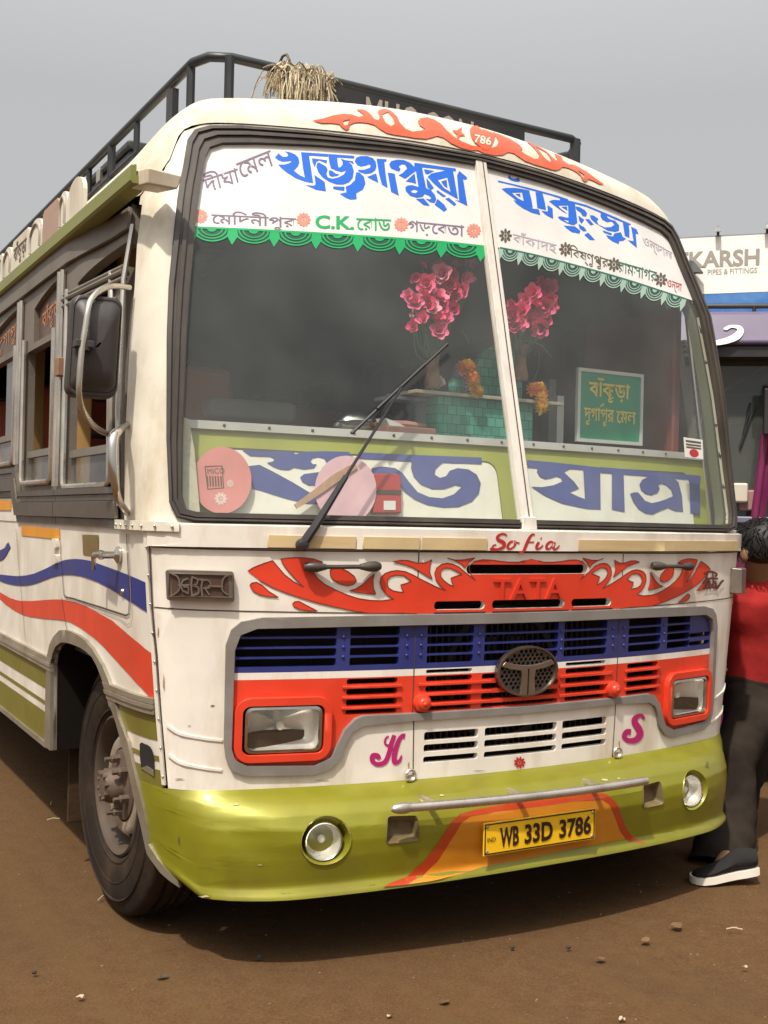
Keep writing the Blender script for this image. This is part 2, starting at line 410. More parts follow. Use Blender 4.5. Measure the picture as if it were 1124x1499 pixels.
# ================================================================== ground and sky surroundings
gm = bpy.data.materials.new('dusty_brown_asphalt'); gm.use_nodes = True
t = gm.node_tree; b = t.nodes['Principled BSDF']; N = t.nodes.new; L = t.links.new
g = N('ShaderNodeTexCoord')
def nz_(scale, det=8, rough=.6, src=None):
    n = N('ShaderNodeTexNoise'); n.inputs['Scale'].default_value = scale; n.inputs['Detail'].default_value = det; n.inputs['Roughness'].default_value = rough
    L(g.outputs['Object'], n.inputs['Vector']); return n.outputs['Fac']
def ramp(src, stops):
    r = N('ShaderNodeValToRGB'); e = r.color_ramp.elements
    while len(e) < len(stops): e.new(.5)
    for i, (p, c) in enumerate(stops): e[i].position = p; e[i].color = (*c, 1)
    L(src, r.inputs[0]); return r.outputs[0]
def mixc(f, a, c, fv=None):
    m = N('ShaderNodeMix'); m.data_type = 'RGBA'
    if fv is None: L(f, m.inputs[0])
    else: m.inputs[0].default_value = fv
    L(a, m.inputs[6])
    if isinstance(c, tuple): m.inputs[7].default_value = (*c, 1)
    else: L(c, m.inputs[7])
    return m.outputs[2]
c1 = ramp(nz_(1.1), [(.3, (.082, .043, .0185)), (.52, (.105, .056, .0245)), (.72, (.126, .071, .034))])
c2 = ramp(nz_(14, 10, .7), [(.3, (.066, .035, .0155)), (.5, (.100, .054, .0245)), (.7, (.134, .079, .039))])
cc = mixc(None, c1, c2, .55)
c3 = ramp(nz_(140, 6, .8), [(.34, (.036, .018, .009)), (.5, (.102, .055, .025)), (.66, (.21, .135, .078))]); cc = mixc(None, cc, c3, .34)
vo = N('ShaderNodeTexVoronoi'); vo.inputs['Scale'].default_value = 70; L(g.outputs['Object'], vo.inputs['Vector'])
peb = ramp(vo.outputs['Distance'], [(0.05, (1, 1, 1)), (.16, (0, 0, 0))])
sep = N('ShaderNodeMath'); sep.operation = 'MULTIPLY'; L(peb, sep.inputs[0])
thr = ramp(nz_(5, 4), [(.52, (0, 0, 0)), (.66, (.5, .5, .5))]); L(thr, sep.inputs[1])
cc = mixc(sep.outputs[0], cc, (.17, .11, .062))
st = ramp(nz_(.55, 6, .7), [(.55, (0, 0, 0)), (.72, (.55, .55, .55))]); cc = mixc(st, cc, (.056, .034, .018))
wv = N('ShaderNodeTexNoise'); wv.inputs['Scale'].default_value = 1.0; wv.inputs['Detail'].default_value = 6; mpw = N('ShaderNodeMapping'); mpw.inputs['Rotation'].default_value = (0, 0, .25); mpw.inputs['Scale'].default_value = (9, .5, 1); L(g.outputs['Object'], mpw.inputs[0]); L(mpw.outputs[0], wv.inputs['Vector'])
tr0 = ramp(wv.outputs['Fac'], [(.52, (0, 0, 0)), (.68, (.5, .5, .5))]); cc = mixc(tr0, cc, (.108, .065, .027))
L(cc, b.inputs['Base Color']); b.inputs['Roughness'].default_value = .85; b.inputs['Specular IOR Level'].default_value = .06
ad = N('ShaderNodeMath'); ad.operation = 'ADD'; L(nz_(45, 10, .75), ad.inputs[0]); L(sep.outputs[0], ad.inputs[1])
bp = N('ShaderNodeBump'); bp.inputs['Strength'].default_value = .5; bp.inputs['Distance'].default_value = .012; L(ad.outputs[0], bp.inputs['Height'])
L(bp.outputs[0], b.inputs['Normal'])
vv = []; ff = []
n_ = 60
xs_ = [-400, -60, -15] + [-6+12*i/40 for i in range(41)] + [15, 60, 400]
for i, x in enumerate(xs_):
    for j, y in enumerate(xs_):
        z = .010*(noise.noise(Vector((x*.9, y*.9, 0)))) if abs(x) < 7 and abs(y) < 7 else 0
        vv.append((x, y+2, z-.006))
m_ = len(xs_)
ff = [(i*m_+j, (i+1)*m_+j, (i+1)*m_+j+1, i*m_+j+1) for i in range(m_-1) for j in range(m_-1)]
tag(mobj('ground', vv, ff, gm, None, True), kind='structure')

# ================================================================== skins of the bus
_c = [(x*.1, .045+.15*(x*.1)**2) for x in range(0, 11)] + [(1.08, .221), (1.125, .239), (1.157, .268), (1.177, .318), (1.187, .39), (1.19, .48), (1.19, .6)]
_pl = [Vector((a, b_, 0)) for a, b_ in _c]; _pl = catmull(_pl, 6)
PS = [0.0]
for i in range(1, len(_pl)): PS.append(PS[-1]+(_pl[i]-_pl[i-1]).length)
import bisect
def plan(s):
    s = abs(s)
    if s >= PS[-1]: return 1.19, .6+(s-PS[-1])
    i = max(bisect.bisect_right(PS, s)-1, 0); i = min(i, len(PS)-2); t = (s-PS[i])/(PS[i+1]-PS[i]); p = _pl[i].lerp(_pl[i+1], t); return p.x, p.y
def sx_(x):          # s from x on the front
    a = abs(x); lo, hi = 0, 1.25
    for _ in range(40):
        m = (lo+hi)/2
        if plan(m)[0] < a: lo = m
        else: hi = m
    return math.copysign(lo, x)
def sy(y):           # s (left side, negative) from y
    lo, hi = 0, 12
    for _ in range(45):
        m = (lo+hi)/2
        if plan(m)[1] < y: lo = m
        else: hi = m
    return -lo
def clamp(a, lo=0., hi=1.): return max(lo, min(hi, a))
def smooth(t): t = clamp(t); return t*t*(3-2*t)
def f_low(s, z):
    x, y = plan(s); w2 = smooth((1.0-y)/.8)
    x -= .07*max(0, (1.22-z)/.75)*smooth((x-.92)/.25)*w2
    y += .03*(1.28-z)/.78*clamp(1-y/.6)
    return Vector((math.copysign(x, s), y, z))
_kx = [(1.25, 1.0), (1.5, 1.0), (1.8, .992), (2.1, .975), (2.25, .952), (2.35, .93), (2.45, .905), (2.6, .86)]
def lerp_t(tb, v):
    if v <= tb[0][0]: return tb[0][1]
    for (a, p), (b_, q) in zip(tb, tb[1:]):
        if v <= b_: return p+(q-p)*(v-a)/(b_-a)
    return tb[-1][1]
def f_up(s, z):
    x, y = plan(s); w = clamp((1.15-y)/.75); k = lerp_t(_kx, z)
    bow = lerp_t([(1.28, .015), (1.5, .03), (1.75, .055), (2.1, .078), (2.3, .06), (2.6, .045)], z)
    yy = y + w*(.25*(z-1.288)+.041) - bow*min(x, 1.1)**2*clamp((.6-y)/.3)
    return Vector((math.copysign(x*(1+(k-1)*smooth((1.3-y)/.9)), s), yy, z))
def UX(x, z): return sx_(x/lerp_t(_kx, z))
LOW = Skin(f_low, -3.4, 1.6, 200, .15, 1.30, 46)
UP = Skin(f_up, -3.4, 1.7, 204, 1.2, 2.6, 56)
X = lambda pts: [(sx_(p[0]),)+tuple(p[1:]) for p in pts]

BUS = empty('passenger_bus', (0, 3.5, 0), 'cream white passenger bus with red flame and blue grille front filling the frame', 'bus')
# ------------------------------------------------------------------ lower front: white shell with grille opening
OUT_H = [(-.395, 1.005), (-.62, 1.003), (-.865, 1.0), (-.925, .988), (-.952, .965), (-.967, .92), (-.965, .64), (-.958, .60), (-.936, .562), (-.895, .546), (-.703, .541), (-.655, .555), (-.622, .588), (-.607, .636), (-.591, .662), (-.557, .678), (-.395, .686)]
INN_H = [(-.395, .974), (-.62, .972), (-.880, .968), (-.925, .950), (-.940, .905), (-.940, .625), (-.928, .592), (-.895, .576), (-.704, .568), (-.656, .588), (-.634, .629), (-.617, .668), (-.585, .700), (-.56, .708), (-.395, .708)]
full = lambda h: [p for p in h] + [(-a, b_) for a, b_ in h[::-1]]
SURO, SURI = X(full(OUT_H)), X(full(INN_H))
seamL = LOW.px([(219, 783), (224, 891), (231, 960), (237, 1048), (246, 1149)])
sides = [(u, v) for u, v in seamL]
shell = [(sides[0][0], 1.195)] + [(u, v) for u, v in sides[1:-1]] + [(sides[-1][0], .507)] + [(sx_(x*.1), .503) for x in range(-9, 10)] + [(-sides[-1][0], .507)] + [(-u, v) for u, v in sides[1:-1][::-1]] + [(-sides[0][0], 1.195)]
lower_slots = []
for z0, z1 in ((.553, .572), (.586, .609), (.620, .647)):
    for x0, x1 in ((-.36, -.171), (-.148, .135), (.158, .357)):
        lower_slots.append(X(roundpoly([(x0, z0), (x1, z0), (x1, z1), (x0, z1)], .008)))
pills = [X(rrect(-.238, 1.126, .238, 1.156, .014)), X(rrect(-.345, 1.018, -.169, 1.044, .012)), X(rrect(-.142, 1.018, .142, 1.045, .012)), X(rrect(.172, 1.018, .352, 1.044, .012))]
FP = sheet('front_panel', LOW, shell, WHITE, BUS, 0, .02, [SURO]+lower_slots+pills, du=.05, dv=.1)
top_strip = [(sides[0][0], 1.199), (sides[0][0], 1.262)] + [(sx_(x*.1), 1.262) for x in range(-10, 11)] + [(-sides[0][0], 1.262), (-sides[0][0], 1.199)]
SCUT = sheet('scuttle_panel', LOW, top_strip, WHITE, BUS, .012, .03, du=.05, bevel=.004)
# ledge between scuttle and windscreen
mb = MB(); us = [sides[0][0]*(1-2*i/60) for i in range(61)]
va = [LOW.P(u, 1.262, .008) for u in us]; vb_ = [UP.P(u, 1.275, -.012) for u in us]
mb.add(va+vb_, [(i, i+1, 62+i, 61+i) for i in range(60)]); mb.obj('scuttle_ledge', WHITE, BUS, True)
# dark inside behind the slots
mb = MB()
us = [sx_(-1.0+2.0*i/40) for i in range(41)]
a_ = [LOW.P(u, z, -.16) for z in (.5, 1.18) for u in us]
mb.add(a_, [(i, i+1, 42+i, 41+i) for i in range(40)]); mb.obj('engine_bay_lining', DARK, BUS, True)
mb = MB()
for i in range(30):     # radiator core fins and fan shroud seen between the slats
    x = -.34+.68*i/29; mb.box((x-.003, .17, .56), (x+.003, .20, .98))
mb.lathe([(.20, 0), (.22, 0), (.22, .03), (.20, .03)], (-.02, .16, .80), (0, 1, 0), 28, True)
for k in range(6):
    a = k*math.pi/3; mb.box((-.03+.1*math.cos(a)-.02, .17, .80+.1*math.sin(a)-.02), (-.01+.1*math.cos(a)+.03, .175, .80+.1*math.sin(a)+.03))
mb.obj('radiator', mat('dusty_radiator', (.05, .042, .035), .7, metal=.3), BUS)
# surround ring
sheet('grille_surround', LOW, SURO, SURR, BUS, .012, .03, [SURI], du=.05, dv=.1, bevel=.004)
# seams: thin dark gaps as slightly proud strips of black sealant
def gap(name, pts, skin=LOW, w=.0035, off=.0012, m=DARK, par=None):
    return sheet(name, skin, ribbon(pts, w, 1), m, par or FP, off, 0, du=.05, dv=.1)
SEAM = mat('dirty_panel_gap', (.06, .042, .028), .8)
for sgn in (-1, 1):
    for pts in ([(-.402, 1.193), (-.402, 1.006)], [(-.397, .685), (-.392, .505)]):
        gap('panel_gap', X([(sgn*a, b_) for a, b_ in pts]), m=SEAM)
    gap('panel_gap', [(sgn*(u), v) for u, v in [(sx_(-1.16), 1.196), (sx_(-1.0), 1.193), (sx_(-.8), 1.192), (sx_(-.403), 1.193)]], m=SEAM)
    gap('panel_gap', [(sgn*abs(u), v) for u, v in [(sides[1][0]*.995, 1.025), (sx_(-1.05), 1.02), (sx_(-.9), 1.017), (sx_(-.7), 1.013), (sx_(-.403), 1.008)]], m=SEAM)
    for zz in (.66, .575):      # pressed ribs on the lower corners
        sheet('pressed_rib', LOW, ribbon([(sgn*abs(u), v) for u, v in [(sides[3][0]*.985, zz+.03), (sx_(-1.12), zz+.008), (sx_(-1.05), zz-.004), (sx_(-.968), zz-.012)]], [.010, .008], 6), WHITE, FP, .0035, .005, du=.04, bevel=.002)
gap('panel_gap', X([(-.40, 1.1935), (-.2, 1.1935), (0, 1.1935), (.2, 1.1935), (.40, 1.1935)]), m=SEAM)
# grille insert: blue part, white stripe, red part, with real slots
def clip_in(poly): return poly
slots_b = []; slots_r = []; slots_w = []
for z0, z1 in ((.943, .970), (.913, .937), (.884, .908), (.855, .879)):
    for x0, x1 in ((-.936, -.647), (-.606, -.452), (-.36, -.20), (-.160, .128), (.153, .345), (.452, .625), (.662, .80)):
        if x0 < -.9 and z1 > .94: x0 = -.918
        slots_b.append(X(roundpoly([(x0, z0), (x1, z0), (x1, z1), (x0, z1)], .006)))
for z0, z1 in ((.857, .873), (.887, .903)):
    slots_b.append(X(roundpoly([(.80, z0), (.935, z0), (.935, z1), (.80, z1)], .006)))
for z0, z1 in ((.799, .816), (.768, .786), (.736, .755), (.711, .724)):
    for x0, x1 in ((-.612, -.452), (-.36, -.20), (-.165, .135), (.165, .345), (.452, .615)):
        slots_r.append(X(roundpoly([(x0, z0), (x1, z0), (x1, z1), (x0, z1)], .008)))
for x0, x1 in ((-.36, -.20), (.165, .345)):
    slots_w.append(X(roundpoly([(x0, .8245), (x1, .8245), (x1, .836), (x0, .836)], .006)))
def band(z0, z1):       # part of the surround's inside between two heights
    pts = [p for p in full(INN_H)]
    def clipz(poly, zc, keep_above):
        out = []
        for i in range(len(poly)):
            a, c = poly[i-1], poly[i]; ia = (a[1] > zc) == keep_above; ic = (c[1] > zc) == keep_above
            if ia != ic: q = (zc-a[1])/(c[1]-a[1]); out.append((a[0]+(c[0]-a[0])*q, zc))
            if ic: out.append(c)
        return out
    p = clipz(clipz(pts, z0, True), z1, False); return X(p)
GRB = sheet('blue_grille_panel', LOW, band(.840, 2), BLUE, BUS, -.004, .022, slots_b, du=.05, bevel=.0025)
GRW = sheet('white_grille_stripe', LOW, band(.8195, .8398), WHITE, BUS, -.004, .022, slots_w, du=.05)
bez = [X([(sg*a, b_) for a, b_ in rrect(-.912, .606, -.679, .746, .022)]) for sg in (-1, 1)]
GRR = sheet('red_grille_panel', LOW, band(-1, .8193), RED, BUS, -.004, .022, slots_r+bez, du=.05, bevel=.0025)
for x0, x1 in ((-.649, -.604), (-.45, -.405), (-.40, -.362), (-.199, -.161), (.13, .152), (.347, .40), (.405, .45), (.626, .66)):
    for zz in (.941, .911, .882):   # little rivets on the uprights
        mbr = MB(); p = LOW.P(sx_((x0+x1)/2), zz, -.002); mbr.ball(p, (.005, .004, .005), 8, 5); mbr.obj('rivet', BLUE, GRB, True)
# slat highlights: fine raised lips along the red slots
for sg in (-1, 1):
    for z in (.792, .761, .730):
        for x0, x1 in ((-.625, -.44),):
            sheet('slat_lip', LOW, X([(sg*x0, z-.004), (sg*x1, z-.004), (sg*x1, z+.004), (sg*x0, z+.004)]), RED, GRR, .003, .006, du=.06, bevel=.002)
for z in (.792, .761, .730):
    for x0, x1 in ((-.385, -.13), (.14, .375)):
        sheet('slat_lip', LOW, X([(x0, z-.004), (x1, z-.004), (x1, z+.004), (x0, z+.004)]), RED, GRR, .003, .006, du=.06, bevel=.002)
# black gap of the bonnet flap across the grille
for sg in (-1, 1):
    gap('flap_gap', X([(sg*.402, .974), (sg*.400, .706)]), off=-.003, m=SEAM, par=GRR)
# ------------------------------------------------------------------ headlights
def headlight(sg):
    # raised bezel ring
    o = X([(sg*a, b_) for a, b_ in rrect(-.934, .584, -.657, .770, .045)]); i = X([(sg*a, b_) for a, b_ in rrect(-.912, .606, -.679, .746, .022)])
    bz = sheet('headlight_bezel', LOW, o, RED, BUS, .016, .024, [i], du=.05, dv=.06, bevel=.008)
    c = f_low(sx_(sg*.7955), .676); nx = LOW.nrm(sx_(sg*.7955), .676); tx = Vector((0, 0, 1)).cross(nx).normalized()*1; up = nx.cross(tx)
    if tx.x < 0: tx = -tx
    up = Vector((0, 0, 1)) - nx*nx.z; up.normalize()
    M = lambda a, z, d: c+tx*a+up*z+nx*d
    # chrome rim, reflector bowl, pressed-glass lens
    v = []; f = []; rings = [(1.0, .004), (1.0, .010), (.93, .012), (.92, .0)]
    base = rrect(-.113, -.066, .113, .066, .02, 4); nb = len(base)
    for k, d in rings: v += [M(a*k, z*(k if k > .95 else .90), d) for a, z in base]
    for r_ in range(len(rings)-1):
        for q in range(nb): f.append((r_*nb+q, r_*nb+(q+1) % nb, (r_+1)*nb+(q+1) % nb, (r_+1)*nb+q))
    hl = mobj('headlight', v, f, CHROME, BUS, True)
    v = []; f = []
    for ri in range(9):
        t = ri/8; k = math.cos(t*math.pi/2); d = -.085*math.sin(t*math.pi/2)
        v += [M(a*.96*max(k, .02), z*.93*max(k, .02), d) for a, z in base]
    for r_ in range(8):
        for q in range(nb): f.append((r_*nb+q, (r_+1)*nb+q, (r_+1)*nb+(q+1) % nb, r_*nb+(q+1) % nb))
    mobj('reflector', v, f, mat('lamp_reflector', (.93, .90, .84), .30, metal=.62, dirt=.15, dcol=(.4, .32, .22)), hl, True, 60)
    mbb = MB(); mbb.ball(M(0, 0, -.045), .013, 10, 7); mbb.tube([M(0, 0, -.045), M(0, 0, -.08)], .009); mbb.obj('bulb', mat('bulb_glass', (.75, .72, .62), .15), hl, True)
    # lens: bulged grid with vertical flutes
    v = []; f = []; nx_, nz2 = 48, 20
    for i_ in range(nx_+1):
        for j_ in range(nz2+1):
            a = -1+2*i_/nx_; z = -1+2*j_/nz2
            fl = (.0022*abs(math.sin(i_*math.pi/2*1.0)) if abs(z) > .62 or abs(a) > .55 else .0008*(i_ % 2))
            v.append(M(a*.105, z*.06, .006+.012*(1-a*a)*(1-z*z)+fl))
    f = [(i_*(nz2+1)+j_, (i_+1)*(nz2+1)+j_, (i_+1)*(nz2+1)+j_+1, i_*(nz2+1)+j_+1) for i_ in range(nx_) for j_ in range(nz2)]
    mobj('lens', v, f, LENS, hl, True, 70)
for sg in (-1, 1): headlight(sg)
# round red latches on the flap
for sg in (-1, 1):
    u = sx_(sg*.374); c = LOW.P(u, .738, 0); n = LOW.nrm(u, .738); mb = MB()
    mb.lathe([(0, .030), (.012, .030), (.015, .028), (.018, .024), (.019, .018), (.026, .016), (.027, .011), (.027, -.006)], c, n, 22)
    o = mb.obj('flap_latch', RED, BUS, True); mb = MB(); mb.ball(c+n*.03, (.007, .004, .007), 8, 5); mb.obj('key_plug', RED, o, True)
# towing eyes
for sg in (-1, 1):
    u = sx_(sg*.405); c = LOW.P(u, .522, .006); n = LOW.nrm(u, .522); mb = MB()
    mb.tube([c+Vector((.016*math.cos(a*.5), 0, .016*math.sin(a*.5)))+n*.006 for a in range(14)], .0045, 6)
    mb.box(c-Vector((.011, .004, .017)), c+Vector((.011, .004, .0))); mb.obj('bonnet_catch', STEEL, BUS, True)
# emblem: oval badge with hexagonal mesh and curved T
def Eb(a, z, d=0): return LOW.P(sx_(-.004+a), .820+z, d)
mb = MB(); v = []; nE = 40
prof = [(1.0, .002), (1.0, .016), (.985, .020), (.93, .020), (.915, .015), (.90, .011)]
for k, d in prof: v += [Eb(.119*k*math.cos(2*math.pi*q/nE), .080*k*math.sin(2*math.pi*q/nE), d) for q in range(nE)]
mb.add(v, [(r_*nE+q, r_*nE+(q+1) % nE, (r_+1)*nE+(q+1) % nE, (r_+1)*nE+q) for r_ in range(len(prof)-1) for q in range(nE)])
EMB = mb.obj('emblem_ring', mat('smoky_chrome', (.22, .18, .15), .3, metal=.9, dirt=.5, dcol=(.1, .07, .05)), BUS, True)
holes = []
for i in range(-13, 14):
    for j in range(-12, 13):
        a = i*.0175+(j % 2)*.00875; z = j*.0125
        if (a/.100)**2+(z/.066)**2 < 1: holes.append([(sx_(-.004+a+.0068*math.cos(q*math.pi/3+math.pi/6)), .820+z+.0068*math.sin(q*math.pi/3+math.pi/6)) for q in range(6)])
bed = [(sx_(-.004+.109*math.cos(2*math.pi*q/nE)), .820+.0735*math.sin(2*math.pi*q/nE)) for q in range(nE)]
sheet('emblem_mesh', LOW, bed, mat('emblem_mesh_metal', (.13, .105, .088), .35, metal=.8, dirt=.5, dcol=(.1, .07, .05)), EMB, .012, .006, holes, du=.05, dv=0)
sheet('emblem_back', LOW, bed, DARK, EMB, .004, 0, (), du=.05, dv=0)
TT = [(-.104, .020), (-.09, .034), (-.05, .024), (-.022, .020), (0, .019), (.022, .020), (.05, .024), (.09, .034), (.104, .020), (.07, .010), (.045, .006), (.028, .004), (.024, -.02), (.030, -.072), (.003, -.076), (.003, .008), (-.003, .008), (-.003, -.076), (-.030, -.072), (-.024, -.02), (-.028, .004), (-.045, .006), (-.07, .010)]
sheet('emblem_letter', LOW, [(sx_(-.004+a), .820+z) for a, z in TT], mat('emblem_letter_metal', (.30, .25, .21), .28, metal=.85), EMB, .019, .012, (), du=.05, dv=0, bevel=.0015)
# ------------------------------------------------------------------ red flame artwork on the white front (traced on the left half, mirrored)
fl = [(57,143),(75,131),(100,120),(125,111),(150,103),(168,125),(195,156),(230,183),(266,202),(235,172),(208,142),(190,118),(180,97),(205,94),(235,92),(270,93),(305,98),(338,110),(312,117),(301,133),(304,150),(318,170),(345,192),(385,213),(430,232),(470,245),(515,252),(560,253),(602,247),(575,230),(558,208),(551,186),(555,165),(570,151),(592,143),(615,140),(645,144),(675,157),(700,171),(728,185),(760,201),(797,215),(775,196),(760,175),(755,152),(762,132),(780,117),(800,113),(822,116),(845,126),(868,146),(908,178),(893,160),(884,140),(884,124),(905,106),(935,100),(965,101),(1000,106),(1035,109),(1070,109),(1092,103),(1110,97)]
hl_ = LOW.px(fr('C', fl)); hl_[-1] = (0, hl_[-1][1])
flb = LOW.px(fr('C', [(700,297),(640,299),(570,300),(510,300),(450,291),(385,277),(320,262),(260,244),(200,224),(150,204),(100,176)]))
z_b = flb[0][1]
def slit(z): return z
left = hl_ + [(0, 1.0075), (sx_(-.40), 1.0075)] + flb[1:]
art = [left, [(-a, b_) for a, b_ in left]]
hole = [LOW.px(fr('C', h)) for h in (
    [(577,190),(580,174),(592,162),(612,157),(640,159),(668,180),(650,188),(628,194),(632,206),(640,222),(620,220),(600,216),(584,206)],
    [(776,150),(781,138),(795,131),(815,132),(838,143),(858,155),(838,160),(815,169),(820,184),(826,200),(808,192),(790,178),(780,166)])]
hole += [[(-a, b_) for a, b_ in h] for h in hole]
extra = [LOW.px(fr('C', h)) for h in (
    [(600,108),(625,102),(655,103),(690,112),(718,112),(745,100),(738,120),(736,145),(746,172),(725,160),(700,144),(670,127),(635,116)],
    [(803,94),(830,101),(860,101),(905,93),(885,108),(868,130),(855,115),(832,103)],
    [(65,196),(72,187),(90,184),(112,196),(135,218),(172,241),(140,239),(105,232),(78,218)],
    [(224,266),(232,257),(248,255),(272,268),(318,292),(285,291),(252,286),(232,277)],
    [(366,160),(364,140),(378,130),(402,130),(432,144),(455,162),(463,178),(452,192),(430,197),(400,190),(378,176)],
    [(438,216),(462,208),(485,194),(508,172),(531,152),(525,175),(526,205),(535,229),(505,226),(470,222)])]
extra += [[(-a, b_) for a, b_ in h] for h in extra]
sheet('flame_artwork', LOW, art+extra, RED, FP, .0022, 0, hole+pills, du=.05, dv=.1)
OUTL = mat('brown_outline_paint', (.20, .03, .015), .5)
mbo = MB()
def outline(loops, skin, off, w, name, m, par, closed=True):
    for lp in loops:
        mm = MB()
        pts = [skin.P(u, v, off) for u, v in lp]
        if closed: pts.append(pts[0])
        for a, b_, (u, v) in zip(pts, pts[1:], lp):
            d = b_-a
            if d.length < 1e-5: continue
            n = skin.nrm(u, v); s_ = d.normalized().cross(n)*w/2
            mm.add([a-s_, b_-s_, b_+s_, a+s_], [(0, 1, 2, 3)])
        mm.obj(name, m, par)
outline(hole+extra, LOW, .003, .0025, 'flame_outline', OUTL, FP)
outline([hl_[:-1], [(-a, b_) for a, b_ in hl_[:-1]], flb[1:], [(-a, b_) for a, b_ in flb[1:]]], LOW, .003, .0025, 'flame_outline', OUTL, FP, False)
lettering('maker_lettering', 'TATA', [(sx_(-.142), 1.112), (sx_(.132), 1.112), (sx_(-.142), 1.046)], on_uv(LOW, .009), mat('embossed_red_paint', (.58, .035, .014), .4), FP, bold=.008, depth=.008)
# thin dark slots under the flap edge
for x0, x1 in ((-.345, -.165), (-.14, .16), (.175, .36)):
    sheet('drain_slot', LOW, X(rrect(x0, 1.0065, x1, 1.0105, .0018)), DARK, FP, .003, 0, du=.06)
# ------------------------------------------------------------------ wood strips and names on the scuttle
for x0, x1 in ((-.86, -.605), (-.585, -.406), (-.400, -.178)):
    sheet('wood_strip', LOW, X([(x0, 1.201), (x1, 1.201), (x1, 1.237), (x0, 1.237)]), WOODS, SCUT, .0165, .004, du=.06, bevel=.0015)
sheet('wood_strip', LOW, X([(.180, 1.201), (.6, 1.201), (.9, 1.201), (1.09, 1.201), (1.09, 1.237), (.9, 1.237), (.6, 1.237), (.180, 1.237)]), WOODS, SCUT, .0165, .004, du=.06, bevel=.0015)
def script(name, strokes, k, skin, off, m, par):     # strokes: list of (points, widths)
    return sheet(name, skin, [skin.px(fr(k, ribbon(p, w_, 6))) for p, w_ in strokes], m, par, off, 0, du=.05)
FR['W'] = (700, 760, 4.0)
script('name_lettering', [
    ([(152,98),(146,88),(128,84),(108,92),(98,106),(106,120),(126,130),(138,142),(134,160),(112,172),(88,174),(70,166),(76,152),(92,148)], [8.3, 12.4, 19.3, 22.1, 16.6, 9.7, 8.3]),
    ([(106,170),(84,180),(58,174),(70,164)], [8.3, 11.0, 6.9]),
    ([(196,128),(178,130),(162,146),(158,164),(172,172),(190,162),(202,144),(196,128),(206,134),(228,138)], [8.3, 13.8, 15.2, 9.7, 13.8, 13.8, 6.9]),
    ([(316,90),(302,88),(286,106),(268,144),(252,182),(236,194),(226,186)], [9.7, 12.4, 17.9, 17.9, 12.4, 8.3]),
    ([(262,134),(312,132)], [6.9, 8.3]),
    ([(340,132),(326,158),(330,172),(348,166),(364,150)], [15.2, 16.6, 11.0, 8.3]),
    ([(350,108),(356,112)], [12.4, 12.4]),
    ([(428,136),(408,130),(388,146),(384,166),(398,172),(416,158),(432,136),(424,162),(432,174),(446,168),(460,152)], [8.3, 13.8, 15.2, 9.7, 12.4, 15.2, 11.0, 6.9])], 'W', LOW, .0135, REDL, SCUT)
script('initial_lettering', [([(852,776),(842,782),(838,798),(846,808),(862,806)], [6, 7, 8, 7]), ([(872,772),(862,800),(852,838),(838,868),(812,876),(794,864),(796,846),(812,846),(818,858)], [14, 17, 17, 17, 15, 20, 18, 14]), ([(852,828),(868,820)], [8, 8]), ([(910,776),(898,776),(884,800),(872,845),(874,868),(890,864),(898,844)], [20, 14, 17, 19, 19, 12, 5])], 'A', LOW, .0022, MAG, FP)
script('initial_lettering', [([(770,658),(760,645),(742,652),(738,668),(752,690),(756,708),(742,726),(718,728),(704,716),(712,700),(726,700)], [8, 12, 20, 22, 22, 20, 14, 18, 20])], 'B', LOW, .0022, MAG, FP)
# small red flower stamp
def flower(cx, cy, r, n, skin, off, m, par, name, asp=1.0, k='P', inner=True):
    pol = []
    for i in range(n):
        a = 2*math.pi*i/n; px_ = cx+r*.62*math.cos(a); py_ = cy+r*.62*math.sin(a)*asp
        pol.append(skin.px([(px_+r*.36*math.cos(q)*math.cos(a)-r*.20*math.sin(q)*math.sin(a), py_+(r*.36*math.cos(q)*math.sin(a)+r*.20*math.sin(q)*math.cos(a))*asp) for q in [j*math.pi/4 for j in range(8)]]))
    if inner: pol.append(skin.px(circ(cx, cy, r*.2, r*.2*asp, 10)))
    return sheet(name, skin, pol, m, par, off, 0, du=0, dv=0)
flower(760, 1116, 9, 9, LOW, .0022, REDL, FP, 'flower_stamp')
# wiper-like bonnet pull handles
for sg in (-1, 1):
    mb = MB(); a = LOW.P(sx_(sg*.742), 1.147, .012); c = LOW.P(sx_(sg*.545), 1.150, .012); n = LOW.nrm(sx_(sg*.64), 1.14)
    d = (c-a).normalized()
    for p, q in ((a, 1), (c, -1)):
        mb.tube([p-d*q*.012+n*.004, p+n*.010, p+d*q*.022+n*.014, p+d*q*.05+n*.016], [.012, .016, .015, .008], 10)
    mb.tube([a+n*.016, c+n*.016], .0065, 8); mb.obj('pull_handle', RUB, BUS, True)
